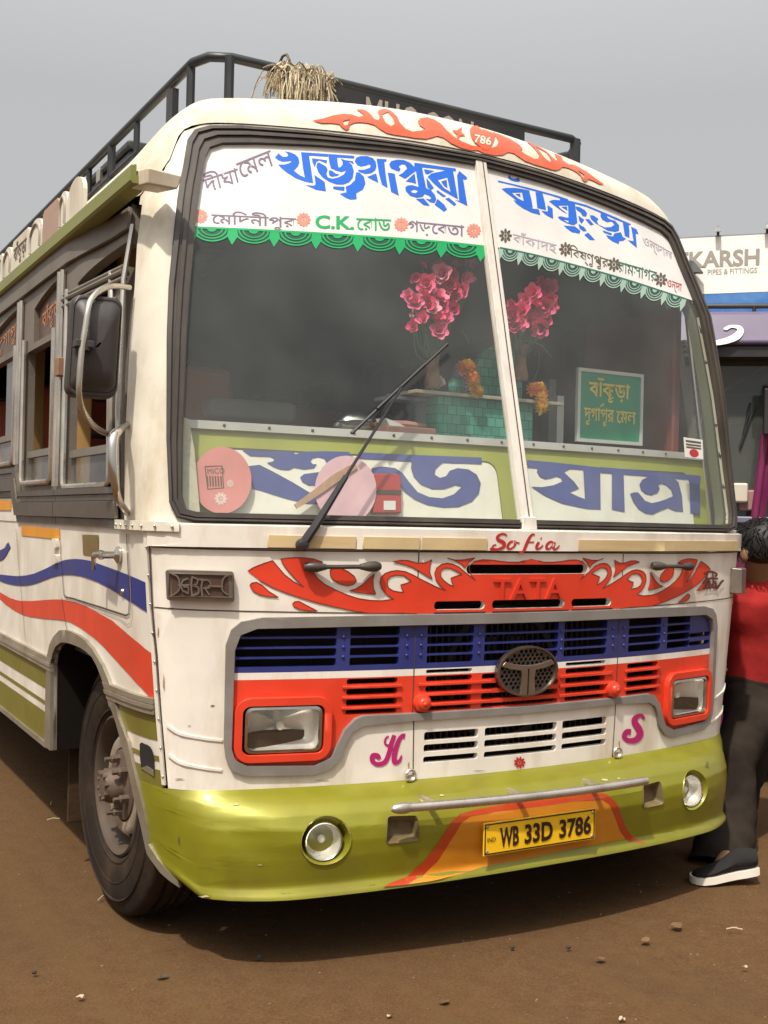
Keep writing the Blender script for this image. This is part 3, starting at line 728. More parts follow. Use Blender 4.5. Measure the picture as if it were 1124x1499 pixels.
# side marker lamps with cast emblem
def marker():
    pts = LOW.px([(245, 833), (341, 836), (342, 880), (247, 877)]); sheet_ = roundpoly(pts, .008)
    m1 = mat('dull_cast_metal', (.26, .22, .18), .4, metal=.7, dirt=.7, dcol=(.14, .09, .06), dscale=(18, 18, 18))
    o = sheet('corner_marker', LOW, sheet_, m1, BUS, .022, .022, (), du=.03, dv=0, bevel=.004)
    q = LOW.px([(252, 839), (333, 842), (334, 874), (254, 871)])
    sheet('marker_recess', LOW, q, mat('dark_amber_lens', (.075, .04, .028), .35), o, .0235, 0, (), du=.03, dv=0)
    FR['J'] = (220, 760, 2.4435)
    st = [([(82,192),(100,205),(105,245),(84,268)], [5, 5]), ([(278,195),(258,210),(254,248),(276,268)], [5, 5]), ([(100,232),(140,232)], [6, 6]), ([(205,235),(258,238)], [6, 6]),
          ([(135,208),(118,215),(108,232),(116,252),(138,262)], [5, 6]), ([(150,200),(146,235),(150,272)], [5, 6]), ([(150,204),(168,212),(164,230),(150,234),(170,240),(170,262),(150,268)], [5, 6]), ([(172,212),(196,216)], [5, 5]), ([(186,210),(182,240),(186,272)], [6, 6]), ([(196,212),(212,222),(210,240),(188,244)], [5, 6]), ([(196,246),(210,268)], [5, 5]), ([(118,238),(136,240),(136,256)], [5, 4]), ([(72,188),(290,196),(290,276),(72,272),(72,188)], [5, 5])]
    sheet('cast_monogram', LOW, [LOW.px(fr('J', ribbon(p, w_, 4 if len(p) != 5 else 1))) for p, w_ in st], m1, o, .030, .007, (), du=0, dv=0)
marker()
p = LOW.px([(1072, 832), (1089, 830), (1090, 868), (1073, 868)])
mk = LOW.P(1.12, 1.085, .0); c = f_low(sx_(1.128), 1.087); n = LOW.nrm(sx_(1.128), 1.087)
mb = MB(); t_ = Vector((0, 0, 1)).cross(n).normalized(); up_ = Vector((0, 0, 1))
mb.hexa([c+t_*a+up_*z+n*d for z in (-.048, .048) for a, d in ((-.05, -.01), (.05, -.01), (.046, .035), (-.046, .035))])
mb.obj('corner_marker', mat('dull_cast_metal', (0, 0, 0)), BUS, bevel=.004)
# tiny chrome script badge on the right corner
FR['BB'] = (600, 760, 2.248)
script('script_badge', [([(965,180),(985,172),(1005,180),(1000,190)], [7, 7]), ([(970,195),(1010,195)], [6, 6]), ([(960,212),(980,200),(985,225),(1000,205),(1005,228),(1018,210),(1028,200)], [7, 7]), ([(962,228),(1010,222)], [6, 6]), ([(975,170),(972,225)], [5, 5]), ([(992,172),(995,215)], [5, 5])], 'BB', LOW, .005, mat('maroon_badge', (.16, .05, .04), .4, metal=.4), FP)

# ------------------------------------------------------------------ bumper
def zb(s):
    s = abs(s); return .218-.014*smooth(s/1.0)+.098*smooth((s-1.04)/.27)
_pf = [(0, .07), (.02, .112), (.045, .124), (.075, .122), (.10, .104), (.14, .100), (.25, .106), (.4, .114), (.55, .117), (.68, .112), (.80, .092), (.88, .066), (.94, .036), (.985, .010), (1.0, .002)]
_wf = [(0, 1), (.80, 1), (.95, .80), (1.06, .48), (1.14, .22), (1.22, .06), (1.3, .03), (1.7, .02)]
def f_bum(s, v):
    z0 = zb(s); z = z0+(.506-z0)*v; o = lerp_t(_pf, v)*(1-.985*smooth((abs(s)-.76)/.52))+.0032*smooth((abs(s)-1.0)/.25)
    if s < 0:   # old dent on the left corner
        dd = ((s+.86-(.5-v)*.25)/.055)**2+((v-.55)/.24)**2; o -= .010*math.exp(-dd)
    n = Vector((f_low(s+.004, z)-f_low(s-.004, z))); n = n.cross(Vector((0, 0, 1))).normalized()
    return f_low(s, z)+n*o
BUM = Skin(f_bum, -1.75, 1.75, 140, 0, 1, 40)
rear = BUM.px([(221, 1252), (209, 1205), (199, 1150), (192, 1120)])
ue = sy(.50)
bo = [(ue, 0.0), (ue, 1.0), (-ue, 1.0), (-ue, 0.0)]
edgeL = [(-1.281, 0), (-1.292, .25), (-1.326, .8), (-1.352, 1.0)]
bo = edgeL + [(-a, b_) for a, b_ in edgeL[::-1]]
fogh = {}
for sg in (-1, 1):
    cu = sx_(sg*.690); cz = .375; r0 = .068
    def uv_of(x, z): s_ = sx_(x); return (s_, (z-zb(s_))/(.506-zb(s_)))
    fogh[sg] = [uv_of(sg*.690+r0*math.cos(a*math.pi/14), cz+r0*.95*math.sin(a*math.pi/14)) for a in range(28)]
venth = {sg: [uv_of(sg*a, b_) for a, b_ in roundpoly([(-.517, .356), (-.420, .356), (-.424, .424), (-.512, .428)], .012)] for sg in (-1, 1)}
BUMP = sheet('front_bumper', BUM, bo, OLIVE, BUS, 0, .006, list(fogh.values())+list(venth.values()), du=.05, dv=.04, ang=60)
def recess(name, loop, depth, scale, m, par, back=None):
    v = []; n = len(loop); cu = sum(a for a, b_ in loop)/n; cv = sum(b_ for a, b_ in loop)/n
    for k, d in ((1.06, .001), (1.03, .004), (1.0, .0), (scale, -depth)):
        v += [BUM.P(cu+(a-cu)*k, cv+(b_-cv)*k, d) for a, b_ in loop]
    f = [(r_*n+q, r_*n+(q+1) % n, (r_+1)*n+(q+1) % n, (r_+1)*n+q) for r_ in range(3) for q in range(n)] + [tuple(3*n+q for q in range(n))]
    return mobj(name, v, f, m, par, True, 60)
for sg in (-1, 1):
    recess('fog_lamp_recess', fogh[sg], .05, .86, OLIVE, BUMP)
    recess('bumper_vent', venth[sg], .035, .88, mat('dirty_recess', (.16, .115, .05), .6, dirt=.8, dcol=(.07, .045, .025), dscale=(20, 20, 20)), BUMP)
    for q in range(2):
        pass
    u_, v_ = uv_of(sg*.693, .372); c = BUM.P(u_, v_, -.028); n = Vector((sg*.12-.10, -1, .02)).normalized()
    mb = MB(); mb.lathe([(.057, -.01), (.057, .010), (.0535, .015), (.050, .012)], c, n, 30)
    fg = mb.obj('fog_lamp', CHROME, BUS, True)
    mb = MB(); mb.lathe([(.052, .010), (.047, -.012), (.036, -.03), (.021, -.042), (.006, -.046)], c, n, 30); mb.obj('reflector', mat('lamp_reflector', (0, 0, 0)), fg, True, 70)
    mb = MB(); mb.ball(c-n*.02, .012, 10, 6); mb.obj('bulb', mat('bulb_glass', (0, 0, 0)), fg, True)
    mb = MB(); mb.lathe([(.0535, .012), (.043, .021), (.026, .027), (.010, .030), (.001, .0305)], c, n, 30); mb.obj('lens', LENS, fg, True, 70)
# painted panel behind the plate: red-orange border and orange field
pb = BUM.px(fr('O', [(0,475),(70,445),(125,395),(165,340),(200,285),(225,262),(270,250),(340,236),(440,221),(540,209),(620,200),(655,205),(682,230),(697,270),(708,300),(730,330),(765,348),(735,347),(708,335),(690,310),(676,270),(660,235),(640,222),(560,226),(440,243),(330,256),(255,270),(228,290),(195,345),(160,400),(120,440),(70,468)]))
sheet('painted_border', BUM, pb, mat('bumper_red_paint', (.45, .045, .01), .32, metal=.2, dirt=.4, dcol=(.3, .12, .01), coat=.4), BUMP, .0015, 0, (), du=.05, dv=.04)
pf = BUM.px(fr('O', [(70,468),(120,440),(160,400),(195,345),(228,290),(255,270),(330,256),(440,243),(560,226),(640,222),(660,235),(676,270),(690,310),(708,335),(640,347),(560,362),(440,388),(330,412),(220,440),(140,458)]))
sheet('painted_field', BUM, pf, ORG, BUMP, .0014, 0, (), du=.05, dv=.04)
# chips, scuffs and rust runs on the paint
CHIP = mat('bare_chipped_paint', (.42, .38, .22), .6, mott=.3); SCUF = mat('dark_scuff', (.10, .085, .03), .6); RUSTR = mat('rust_run', (.34, .20, .10), .6, mott=.3); GRIM = mat('grey_scuff', (.36, .31, .25), .6)
random.seed(5)
def chip(skin, par, p, w, h, m, off=.0018, n=9):
    lp = [(p[0]+w*random.uniform(.4, 1.1)*math.cos(6.283*k/n), p[1]+h*random.uniform(.4, 1.1)*math.sin(6.283*k/n)) for k in range(n)]
    sheet('paint_chip', skin, skin.px(lp), m, par, off, 0, (), du=.05, dv=0)
for p, w, h, m in (((622, 1168), 7, 2.2, CHIP), ((646, 1165), 5, 1.6, CHIP), ((884, 1142), 8, 2.2, CHIP), ((905, 1140), 4, 1.5, CHIP), ((345, 1178), 6, 1.5, CHIP), ((300, 1312), 10, 1.8, CHIP), ((420, 1308), 14, 1.4, SCUF), ((540, 1296), 9, 1.3, SCUF), ((970, 1243), 8, 1.4, SCUF), ((1035, 1120), 3, 5, SCUF), ((262, 1230), 2, 7, SCUF), ((380, 1266), 5, 1.2, CHIP)):
    chip(BUM, BUMP, p, w, h, m)
for p, w, h, m in (((311, 1033), 5, 1.2, SCUF), ((277, 1062), 3, .9, GRIM), ((598, 1120), 1.4, 7, RUSTR), ((906, 1088), 1.3, 7, RUSTR), ((300, 778), 4, 1.1, GRIM), ((262, 1140), 9, 1.3, GRIM), ((470, 1142), 14, 1.0, GRIM), ((240, 1000), 1.1, 16, RUSTR), ((232, 925), 1.0, 12, RUSTR), ((380, 905), 7, 1.0, GRIM), ((1062, 1010), 1.2, 10, RUSTR), ((700, 1128), 10, .9, GRIM), ((250, 890), 6, 1.0, RUSTR)):
    chip(LOW, FP, p, w, h, m)
# number plate
PL = BUM.px([(699, 1204), (864, 1180), (864, 1223), (701, 1251)])
Pc = [BUM.P(u, v, .0) for u, v in PL]
TLp, TRp, BRp, BLp = [Vector((p.x, -.052, p.z)) for p in Pc]
# true rectangle for the plate
zt = (TLp.z+TRp.z)/2; zl = (BLp.z+BRp.z)/2; xl = (TLp.x+BLp.x)/2; xr = (TRp.x+BRp.x)/2; yp = -.052
mb = MB(); mb.box((xl, yp, zl), (xr, yp+.004, zt)); NP = mb.obj('number_plate', YEL, BUS, bevel=.002)
mb = MB(); e = .0035
mb.box((xl+.004, yp-.0012, zt-.004-e), (xr-.004, yp+.001, zt-.004)); mb.box((xl+.004, yp-.0012, zl+.004), (xr-.004, yp+.001, zl+.004+e))
mb.box((xl+.004, yp-.0012, zl+.004+e), (xl+.004+e, yp+.001, zt-.004-e)); mb.box((xr-.004-e, yp-.0012, zl+.004+e), (xr-.004, yp+.001, zt-.004-e))
PBK = mat('plate_black_maroon', (.022, .008, .008), .4); mb.obj('plate_border', PBK, NP)
W_, H_ = xr-xl, zt-zl
def plate_text(s, a0, a1, b0, b1, bold, name='plate_lettering'):
    lettering(name, s, [(xl+W_*a0, zl+H_*b1), (xl+W_*a1, zl+H_*b1), (xl+W_*a0, zl+H_*b0)], lambda p, d: Vector((p[0], yp-.0025-d, p[1])), PBK, NP, bold=bold)
plate_text('WB', .135, .30, .20, .80, .030); plate_text('33D', .35, .60, .20, .80, .030); plate_text('3786', .66, .955, .20, .80, .030); plate_text('IND', .03, .10, .42, .55, .004)
for a, b_ in ((.028, .12), (.028, .88), (.972, .12), (.972, .88)):
    mb = MB(); mb.lathe([(0, .004), (.005, .0035), (.006, 0)], (xl+W_*a, yp, zl+H_*b_), (0, -1, 0), 12); mb.obj('plate_bolt', STEEL, NP, True)
# chrome step bar
cl = [Vector((x, -.085+.15*x*x+.0, .462-.004*(x/.5))) for x in [-.50+.1*i for i in range(10)]]
mb = MB(); mb.tube(cl, .0135, 14)
BAR = mb.obj('bumper_bar', STEEL, BUS, True)
mb = MB(); mb.ball(cl[0]+Vector((-.008, 0, 0)), (.042, .016, .017), 14, 8); mb.obj('bar_end', STEEL, BAR, True)
for i in (1, 4, 7):
    mb = MB(); mb.tube([cl[i], cl[i]+Vector((0, .10, 0))], .010, 8); mb.obj('bar_bracket', STEEL, BAR, True)
# ================================================================== upper front: frame, windscreen, banners
half = [(0, 2.540), (.3, 2.531), (.6, 2.517), (.85, 2.500), (.94, 2.487), (.985, 2.468), (1.008, 2.43), (1.03, 2.34), (1.060, 2.22), (1.083, 2.1), (1.10, 1.95), (1.112, 1.75), (1.118, 1.5), (1.116, 1.32), (1.10, 1.279), (1.05, 1.268), (.5, 1.268), (0, 1.268)]
halfi = [(0, 2.507), (.3, 2.497), (.6, 2.472), (.8, 2.450), (.905, 2.434), (.945, 2.414), (.962, 2.38), (.982, 2.30), (1.006, 2.20), (1.027, 2.1), (1.045, 1.95), (1.062, 1.78), (1.080, 1.5), (1.086, 1.34), (1.075, 1.303), (1.04, 1.294), (.5, 1.294), (0, 1.294)]
xz = lambda h: [(UX(a, b_), b_) for a, b_ in h]
both = lambda h: h + [(-a, b_) for a, b_ in h[::-1] if abs(a) > 1e-6]
WO, WI = both(xz(half)), both(xz(halfi))
def arch_A():
    A = [(0, 2.556), (.22, 2.553), (.45, 2.543), (.68, 2.529), (.86, 2.515), (.955, 2.50), (1.015, 2.47), (1.045, 2.41), (1.08, 2.33)]
    out = [(UX(a, z), z) for a, z in A]; out.append((-sy(.36), 2.27)); return out
AR = arch_A()
pil = UP.px([(248, 768), (181, 742), (184, 620), (190, 500), (197, 420), (208, 300)])
pe = [(sides[0][0], 1.266), (pil[1][0], 1.262), (pil[2][0], pil[2][1]), (pil[3][0], pil[3][1]), (pil[4][0], pil[4][1]), (pil[5][0], pil[5][1]), (-AR[-1][0], 2.24)]
fo = pe + [(-a, z) for a, z in AR[::-1]] + AR[1:] + [(-a, z) for a, z in pe[::-1]]
WF = sheet('windscreen_frame', UP, fo, CREAM, BUS, 0, .010, [WI], du=.05, dv=.1)
GK = sheet('windscreen_gasket', UP, WO, RUB, BUS, .014, .030, [WI], du=.05, dv=.12, bevel=.005)
def ring(o, i, k0, k1): # ring between interpolated outlines
    return [tuple(Vector(a).lerp(Vector(b_), k0)) for a, b_ in zip(o, i)], [tuple(Vector(a).lerp(Vector(b_), k1)) for a, b_ in zip(o, i)]
for k0, k1, of in ((.06, .24, .021), (.40, .62, .021)):
    o_, i_ = ring(WO, WI, k0, k1)
    sheet('gasket_bead', UP, o_, RUB, GK, of, .012, [i_], du=.05, dv=.12, bevel=.003)
# rivets along the foot of the pillar and a lapped corner plate
cp = LOW.px([(184, 768), (249, 768), (249, 783), (186, 778)])
sheet('lap_plate', LOW, [(sides[0][0]-.20, 1.243), (sides[0][0]+.09, 1.241), (sides[0][0]+.09, 1.268), (sides[0][0]-.20, 1.270)], CREAM, BUS, .020, .008, du=.04, bevel=.002)
for i in range(7):
    u = sides[0][0]-.18+.042*i; mb = MB(); mb.ball(LOW.P(u, 1.255, .021), .0045, 8, 5); mb.obj('rivet', STEEL, WF, True)
# glass: two panes and the divider
pane = lambda sg: [(sg*abs(a) if abs(a) > .012 else sg*.012, z) for a, z in xz(halfi)]
PANES = {sg: sheet('windscreen_pane', UP, pane(sg), GLASS, BUS, 0.0, 0, (), du=.05, dv=.1) for sg in (-1, 1)}
for sg in (-1, 1): PANES[sg]['label'] = 'left windscreen pane under the blue route name' if sg < 0 else 'right windscreen pane with slanted banner'
DIVM = mat('painted_divider', (.66, .62, .55), .38, dirt=.5, dcol=(.36, .3, .23), dscale=(30, 30, 5))
dv_ = sheet('windscreen_divider', UP, [(-.024, 1.276), (.024, 1.276), (.024, 2.528), (-.024, 2.528)], DIVM, BUS, .018, .026, (), du=0, dv=.1, bevel=.006)
sheet('divider_seam', UP, [(.004, 1.28), (.009, 1.28), (.009, 2.52), (.004, 2.52)], SEAM, dv_, .0185, 0, du=0, dv=.1)
mb = MB(); a = UP.P(0, 1.272, .02); mb.hexa([a+Vector(q) for q in ((-.03, -.006, -.012), (.03, -.006, -.012), (.03, .02, -.012), (-.03, .02, -.012), (-.026, -.004, .03), (.026, -.004, .03), (.026, .02, .03), (-.026, .02, .03))]); mb.obj('divider_foot', DIVM, dv_, bevel=.004)
# banners just inside the glass
IN = .0012
def clip_to(poly, sg): return poly
def inter(outer, clip):    # polygon 'outer' limited to glass outline: return holes list for region via even-odd
    return outer
# left banner
bl_px = [(277, 333), (350, 336), (450, 341), (560, 348), (640, 354), (710, 361)]
bl = UP.px(bl_px)
topL = [(a*1.0, z) for a, z in [(-x_, z_) for x_, z_ in xz(halfi)][:9]]
# follow the glass edge down the left side until the lower edge
def below(h, zmin): return [(a, z) for a, z in h if z > zmin]
lo_l = bl[0][1]
edge = below([(-a, z) for a, z in xz(halfi)], lo_l)
BANL = sheet('route_banner', UP, [(-.012, 2.507)] + edge[1:] + [(-UX(1.018, lo_l), lo_l)] + bl[:-1] + [(-.012, bl[-1][1])], BANW, PANES[-1], IN, 0, (), du=.05, dv=.1)
br_px = [(728, 362), (780, 373), (850, 391), (920, 411), (1003, 438)]
br_ = UP.px(br_px); hi_r = br_[-1][1]
edge = below(xz(halfi), hi_r)
BANR = sheet('route_banner', UP, [(.012, 2.507)] + edge[1:] + [(UX(1.03, hi_r), hi_r)] + br_[::-1][1:-1] + [(.012, br_[0][1])], BANW, PANES[1], IN, 0, (), du=.05, dv=.1)
def pathpt(pts, t):
    d = [0]
    for a, c in zip(pts, pts[1:]): d.append(d[-1]+math.hypot(c[0]-a[0], c[1]-a[1]))
    q = t*d[-1]
    for i in range(len(pts)-1):
        if q <= d[i+1] or i == len(pts)-2:
            k = (q-d[i])/(d[i+1]-d[i]); a, c = pts[i], pts[i+1]; dx, dy = c[0]-a[0], c[1]-a[1]; l = math.hypot(dx, dy)
            return (a[0]+dx*k, a[1]+dy*k), (dx/l, dy/l), d[-1]
def scallops(path, n, h, m, par, dark):
    pol = []; pol2 = []
    _, _, Lh = pathpt(path, 0); wd = Lh/n
    for i in range(n):
        c, d, _ = pathpt(path, (i+.5)/n); nn = (-d[1], d[0])
        def pt(a, r, ry): return (c[0]+d[0]*r*math.cos(a)+nn[0]*ry*math.sin(a), c[1]+d[1]*r*math.cos(a)+nn[1]*ry*math.sin(a))
        for r, wv in ((.47, .045), (.37, .04), (.27, .035)):
            o = [pt(math.pi*k/14, wd*r, h*r*1.9) for k in range(15)]; q = [pt(math.pi*k/14, wd*(r-wv), h*(r-wv)*1.9) for k in range(15)]
            pol.append(skin_px(o+q[::-1]))
        pol.append(skin_px([pt(math.pi*k/8, wd*.12, h*.24) for k in range(9)]))
        pol2.append(skin_px([pt(math.pi*k/14, wd*.47, h*.91) for k in range(15)]))
    for i in range(n+1):
        c, d, _ = pathpt(path, clamp(i/n, .008, .992)); nn = (-d[1], d[0])
        q = [(-.11, 0), (-.13, .45), (0, 1.05), (.13, .45), (.11, 0)]
        pol.append(skin_px([(c[0]+d[0]*a*wd+nn[0]*b_*h, c[1]+d[1]*a*wd+nn[1]*b_*h) for a, b_ in q]))
    sheet('lace_backing', UP, pol2, dark, par, IN-.0005, 0, (), du=0, dv=0)
    for p_ in [pol]: sheet('lace_border', UP, p_, m, par, IN+.0008, 0, (), du=0, dv=0)
skin_px = UP.px
scallops([(279, 333), (350, 336.5), (450, 341.5), (560, 348.5), (640, 354.5), (708, 361)], 7, 22, GRN, BANL, mat('dark_lace', (.012, .075, .04), .5))
scallops([(731, 363), (780, 373.5), (850, 391.5), (920, 411.5), (1003, 438.5)], 9, 19, GRNL, BANR, mat('dark_lace2', (.03, .075, .06), .5))
sheet('border_line', UP, UP.px(ribbon([(279, 333), (350, 336), (450, 341), (560, 348), (640, 354), (708, 361)], 3, 3)), GRN, BANL, IN+.001, 0, du=.05, dv=0)
sheet('border_line', UP, UP.px(ribbon([(731, 363), (780, 373), (850, 391), (920, 411), (1003, 438)], 2.5, 3)), GRND, BANR, IN+.001, 0, du=.05, dv=0)
# big blue shaded block lettering, traced stroke by stroke (faces and their drop shades; the gaps are the white keyline)
FR.update(Z1=(400,215,7.025), Z2=(540,220,7.025), Z3=(724,250,9.367), Z4=(820,270,8.646))
def blue(k, polys, holes, par, off=.0008):
    for p in polys:
        q = UP.px(fr(k, p)); sheet('route_name_lettering', UP, q, LBLUE, par, IN+off, 0, [UP.px(fr(k, h)) for h in holes], du=0, dv=0)
blue('Z1', [[(15,110),(55,68),(70,88),(100,106),(135,105),(152,92),(142,70),(118,50),(170,58),(222,80),(256,115),(266,160),(250,205),(208,246),(262,290),(322,320),(305,230),(283,58),(560,76),(560,104),(365,92),(408,375),(330,362),(230,325),(130,262),(75,215),(48,185),(110,185),(165,170),(192,145),(150,150),(95,155),(50,140)],
 [(560,76),(830,95),(828,122),(655,112),(658,160),(668,215),(690,210),(712,180),(708,150),(690,125),(760,145),(808,190),(826,250),(815,320),(775,368),(715,390),(645,388),(570,360),(505,318),(460,260),(440,205),(452,165),(472,165),(540,205),(556,235),(544,280),(558,318),(605,330),(668,316),(722,288),(748,243),(700,262),(640,245),(590,222),(575,170),(565,104)],
 [(568,248),(592,243),(640,278),(680,286),(655,300),(602,310),(572,294)],
 [(835,150),(850,115),(895,98),(960,98),(1020,118),(1050,155),(1058,200),(1046,243),(1005,272),(945,282),(885,262),(862,238),(930,238),(990,218),(1000,195),(985,182),(950,196),(900,205),(860,190)],
 [(420,292),(525,362),(540,460),(440,445),(330,395),(415,402),(433,388)], [(395,120),(550,140),(545,172),(470,142),(440,158),(424,212),(400,160)],
 [(610,410),(730,412),(728,455),(660,445),(615,435)], [(850,262),(885,268),(930,310),(945,380),(920,440),(850,480),(855,540),(790,545),(740,525),(680,485),(750,470),(742,412),(792,390),(836,345)],
 [(962,312),(1055,275),(1078,370),(1020,345)], [(735,140),(815,150),(828,185),(790,160)]], [], BANL)
blue('Z2', [[(75,90),(178,95),(175,122),(155,118),(165,220),(190,390),(130,355),(100,240)], [(190,232),(262,243),(305,470),(225,430)],
 [(205,150),(225,115),(280,100),(350,102),(420,130),(462,172),(465,130),(890,190),(890,220),(862,214),(912,505),(830,460),(740,410),(660,340),(600,275),(640,240),(720,225),(790,208),(543,178),(558,260),(585,390),(640,420),(675,460),(690,510),(668,545),(625,535),(578,500),(622,507),(640,495),(615,470),(570,452),(550,480),(490,490),(420,470),(375,420),(370,385),(395,365),(440,360),(507,380),(492,290),(480,215),(370,295),(302,260),(345,235),(390,190),(370,152),(335,145),(302,168),(322,195),(310,220),(270,210),(225,190)],
 [(737,325),(795,306),(805,398),(770,375)], [(375,322),(466,240),(483,345),(420,330)], [(562,198),(670,214),(600,250),(577,242)], [(587,282),(665,390),(630,415),(597,380)], [(702,412),(790,475),(760,485),(690,430)], [(820,490),(895,555),(875,575),(780,500)],
 [(702,502),(770,560),(800,610),(770,635),(700,582),(672,562)], [(480,502),(560,497),(610,555),(620,575),(560,565)], [(925,215),(1005,280),(1000,305),(965,300),(1010,575),(880,512),(925,522),(903,262)]],
 [[(425,425),(458,405),(502,420),(482,442),(445,442)], [(708,310),(800,290),(832,428),(770,392)]][:1], BANL)
sheet('letter_keyline', UP, UP.px(fr('Z2', [(706,312),(802,288),(834,430),(770,394)])), BANW, BANL, IN+.0012, 0, [UP.px(fr('Z2', [(737,325),(795,306),(805,398),(770,375)]))], du=0, dv=0)
blue('Z3', [[(40,135),(480,240),(860,345),(1000,392),(1000,418),(860,370),(480,265),(45,158)], [(90,250),(160,238),(270,238),(360,250),(468,272),(500,400),(518,510),(430,480),(320,430),(230,360),(150,300)],
 [(255,402),(340,432),(520,522),(600,532),(622,610),(500,575),(380,515),(290,450)], [(555,292),(652,314),(680,420),(700,540),(580,515)], [(718,472),(790,522),(797,660),(700,610),(635,552),(725,562)],
 [(740,420),(800,400),(900,408),(1000,432),(1080,452),(1092,600),(1098,742),(1060,745),(980,720),(890,670),(860,640),(890,625),(960,640),(1020,650),(1015,600),(940,570),(870,520),(800,470)],
 [(190,70),(215,65),(215,95),(260,115),(310,105),(305,85),(345,130),(330,155),(270,150),(210,130),(175,100)]], [[(228,305),(370,298),(394,422),(310,377)], [(868,480),(1002,478),(1022,612),(900,522)], [(928,668),(1042,692),(1000,712)]], BANR)
blue('Z3', [[(278,322),(345,317),(350,366)], [(908,497),(985,492),(995,550)]], [], BANR)
blue('Z4', [[(-10,178),(320,260),(700,420),(890,505),(880,520),(690,445),(320,285),(-10,203)], [(90,215),(180,243),(200,380),(212,490),(170,515),(100,500),(98,330)], [(187,282),(240,290),(310,330),(335,370),(320,410),(280,402),(250,355),(200,322)], [(225,397),(300,450),(265,500),(237,462)],
 [(225,502),(300,545),(330,590),(290,595),(240,560)], [(40,522),(180,532),(250,590),(240,625),(140,605),(80,560)], [(300,640),(350,612),(435,705),(370,705)], [(312,442),(360,442),(420,510),(380,520)],
 [(370,392),(420,397),(480,440),(457,470),(482,512),(560,547),(640,542),(682,512),(650,472),(590,480),(530,450),(505,402),(510,362),(580,388),(600,430),(640,450),(690,462),(740,520),(738,588),(690,603),(600,588),(520,540),(440,490),(385,440)],
 [(530,582),(650,622),(640,645),(550,612)], [(575,642),(660,662),(682,622),(760,607),(790,670),(830,690),(790,715),(740,720),(735,755),(660,725),(600,680)], [(785,472),(860,507),(870,590),(870,680),(812,650)], [(892,537),(960,570),(985,630),(950,625),(965,805),(850,707),(925,722)]], [], BANR)
# smaller route lettering
def tx(s, TL, TR, BL, m, par, bold=.0, name='route_stop_lettering', skin=UP, off=IN+.001):
    lettering(name, s, (TL, TR, BL), on_skin(skin, off), m, par, bold)
qf = lambda *p: fr('Q', p)
tx('দীঘা', (294, 255), (345, 238), (301, 283), PURP, BANL, .004); tx('েমল', (345, 240), (395, 220), (352, 262), PURP, BANL, .004)
tx('েমিদনীপুর', (309, 308), (433, 314), (309, 333), PURP, BANL, .006)
tx('C.K.', (461, 315), (518, 317), (461, 335), GRN, BANL, .03); tx('েরাড', (521, 318), (572, 320), (521, 337), GRN, BANL, .008)
tx('গড়েবতা', (597, 322), (679, 330), (597, 343), PURP, BANL, .006)
for cx, cy in ((293, 317), (444, 322), (587, 329), (693, 338)):
    flower(cx, cy, 11, 12, UP, IN+.001, PINKV, BANL, 'flower_stamp')
gf = lambda x, y: fr('G', [(x, y)])[0]
tx('বাঁকাদহ', gf(118, 378), gf(365, 440), gf(116, 450), PURPL, BANR, .004); tx('িবষ্ণুপুর', gf(438, 455), gf(660, 520), gf(440, 550), BROWNV, BANR, .004)
tx('রামসাগর', gf(714, 548), gf(935, 610), gf(712, 612), GRND, BANR, .004); tx('ওন্দা', gf(990, 650), gf(1075, 680), gf(990, 715), REDL, BANR, .004)
tx('ওন্ডাল', gf(850, 405), gf(1020, 500), gf(856, 475), PURPL, BANR, .002)
for x_, y_, m_3 in ((75, 408, BROWNV), (415, 485, BROWNV), (690, 572, BROWNV), (956, 658, BROWNV)):
    cx, cy = gf(x_, y_); flower(cx, cy, 10, 8, UP, IN+.001, m_3, BANR, 'flower_stamp', 1.1)
# ------------------------------------------------------------------ roof: front cap, main roof
tt = [0, .2, .4, .58, .72, .82, .88, .93, .97, 1.0]
Rr = [(0, 2.832), (.22, 2.820), (.45, 2.778), (.68, 2.705), (.86, 2.635), (.98, 2.555), (1.06, 2.47), (1.13, 2.39), (1.175, 2.33), (1.19, 2.27)]
def ti(tb, t):
    a = abs(t)
    for i in range(len(tt)-1):
        if a <= tt[i+1]+1e-9:
            k = (a-tt[i])/(tt[i+1]-tt[i]); p0 = tb[max(i-1, 0)] if i else (-tb[1][0], tb[1][1]); p1, p2 = tb[i], tb[i+1]; p3 = tb[min(i+2, len(tb)-1)]
            return tuple(.5*(2*p1[d]+(p2[d]-p0[d])*k+(2*p0[d]-5*p1[d]+4*p2[d]-p3[d])*k*k+(3*p1[d]-p0[d]-3*p2[d]+p3[d])*k**3) for d in (0, 1))
    return tb[-1]
def f_cap(t, v):
    s_, z = ti(AR, t); A = UP.f(math.copysign(s_, t), z); A = A + UP.nrm(math.copysign(s_, t), z)*.004
    x, zr = ti(Rr, t); q = smooth((abs(t)-.75)/.25)
    R_ = Vector((math.copysign(x, t), 1.25-.45*q, zr)); k0 = .62*(1-q)+.05*q; k1 = 1.0*(1-q)+.35*q
    T0 = Vector((0, .22, 1))*k0 if q < .99 else Vector((0, .1, .0)); T1 = Vector((0, 1, 0))*k1
    h = v*v; c = h*v
    return A*(2*c-3*h+1)+T0*(c-2*h+v)+R_*(-2*c+3*h)+T1*(c-h)
CAP = Skin(f_cap, -1, 1, 80, 0, 1, 24)
mb = MB(); mb.add(CAP.V, [(i*25+j, (i+1)*25+j, (i+1)*25+j+1, i*25+j+1) for i in range(80) for j in range(24)])
CAPO = mb.obj('roof_cap', CREAM, BUS, True, 60)
mb = MB(); sec = []
for y in (1.35, 3.5, 5.5, 7.3):
    for i in range(81):
        t = -1+i/40; x, zr = ti(Rr, t); yy = y if y > 1.4 else 1.25-.45*smooth((abs(t)-.75)/.25)
        sec.append((math.copysign(x, t), yy, zr))
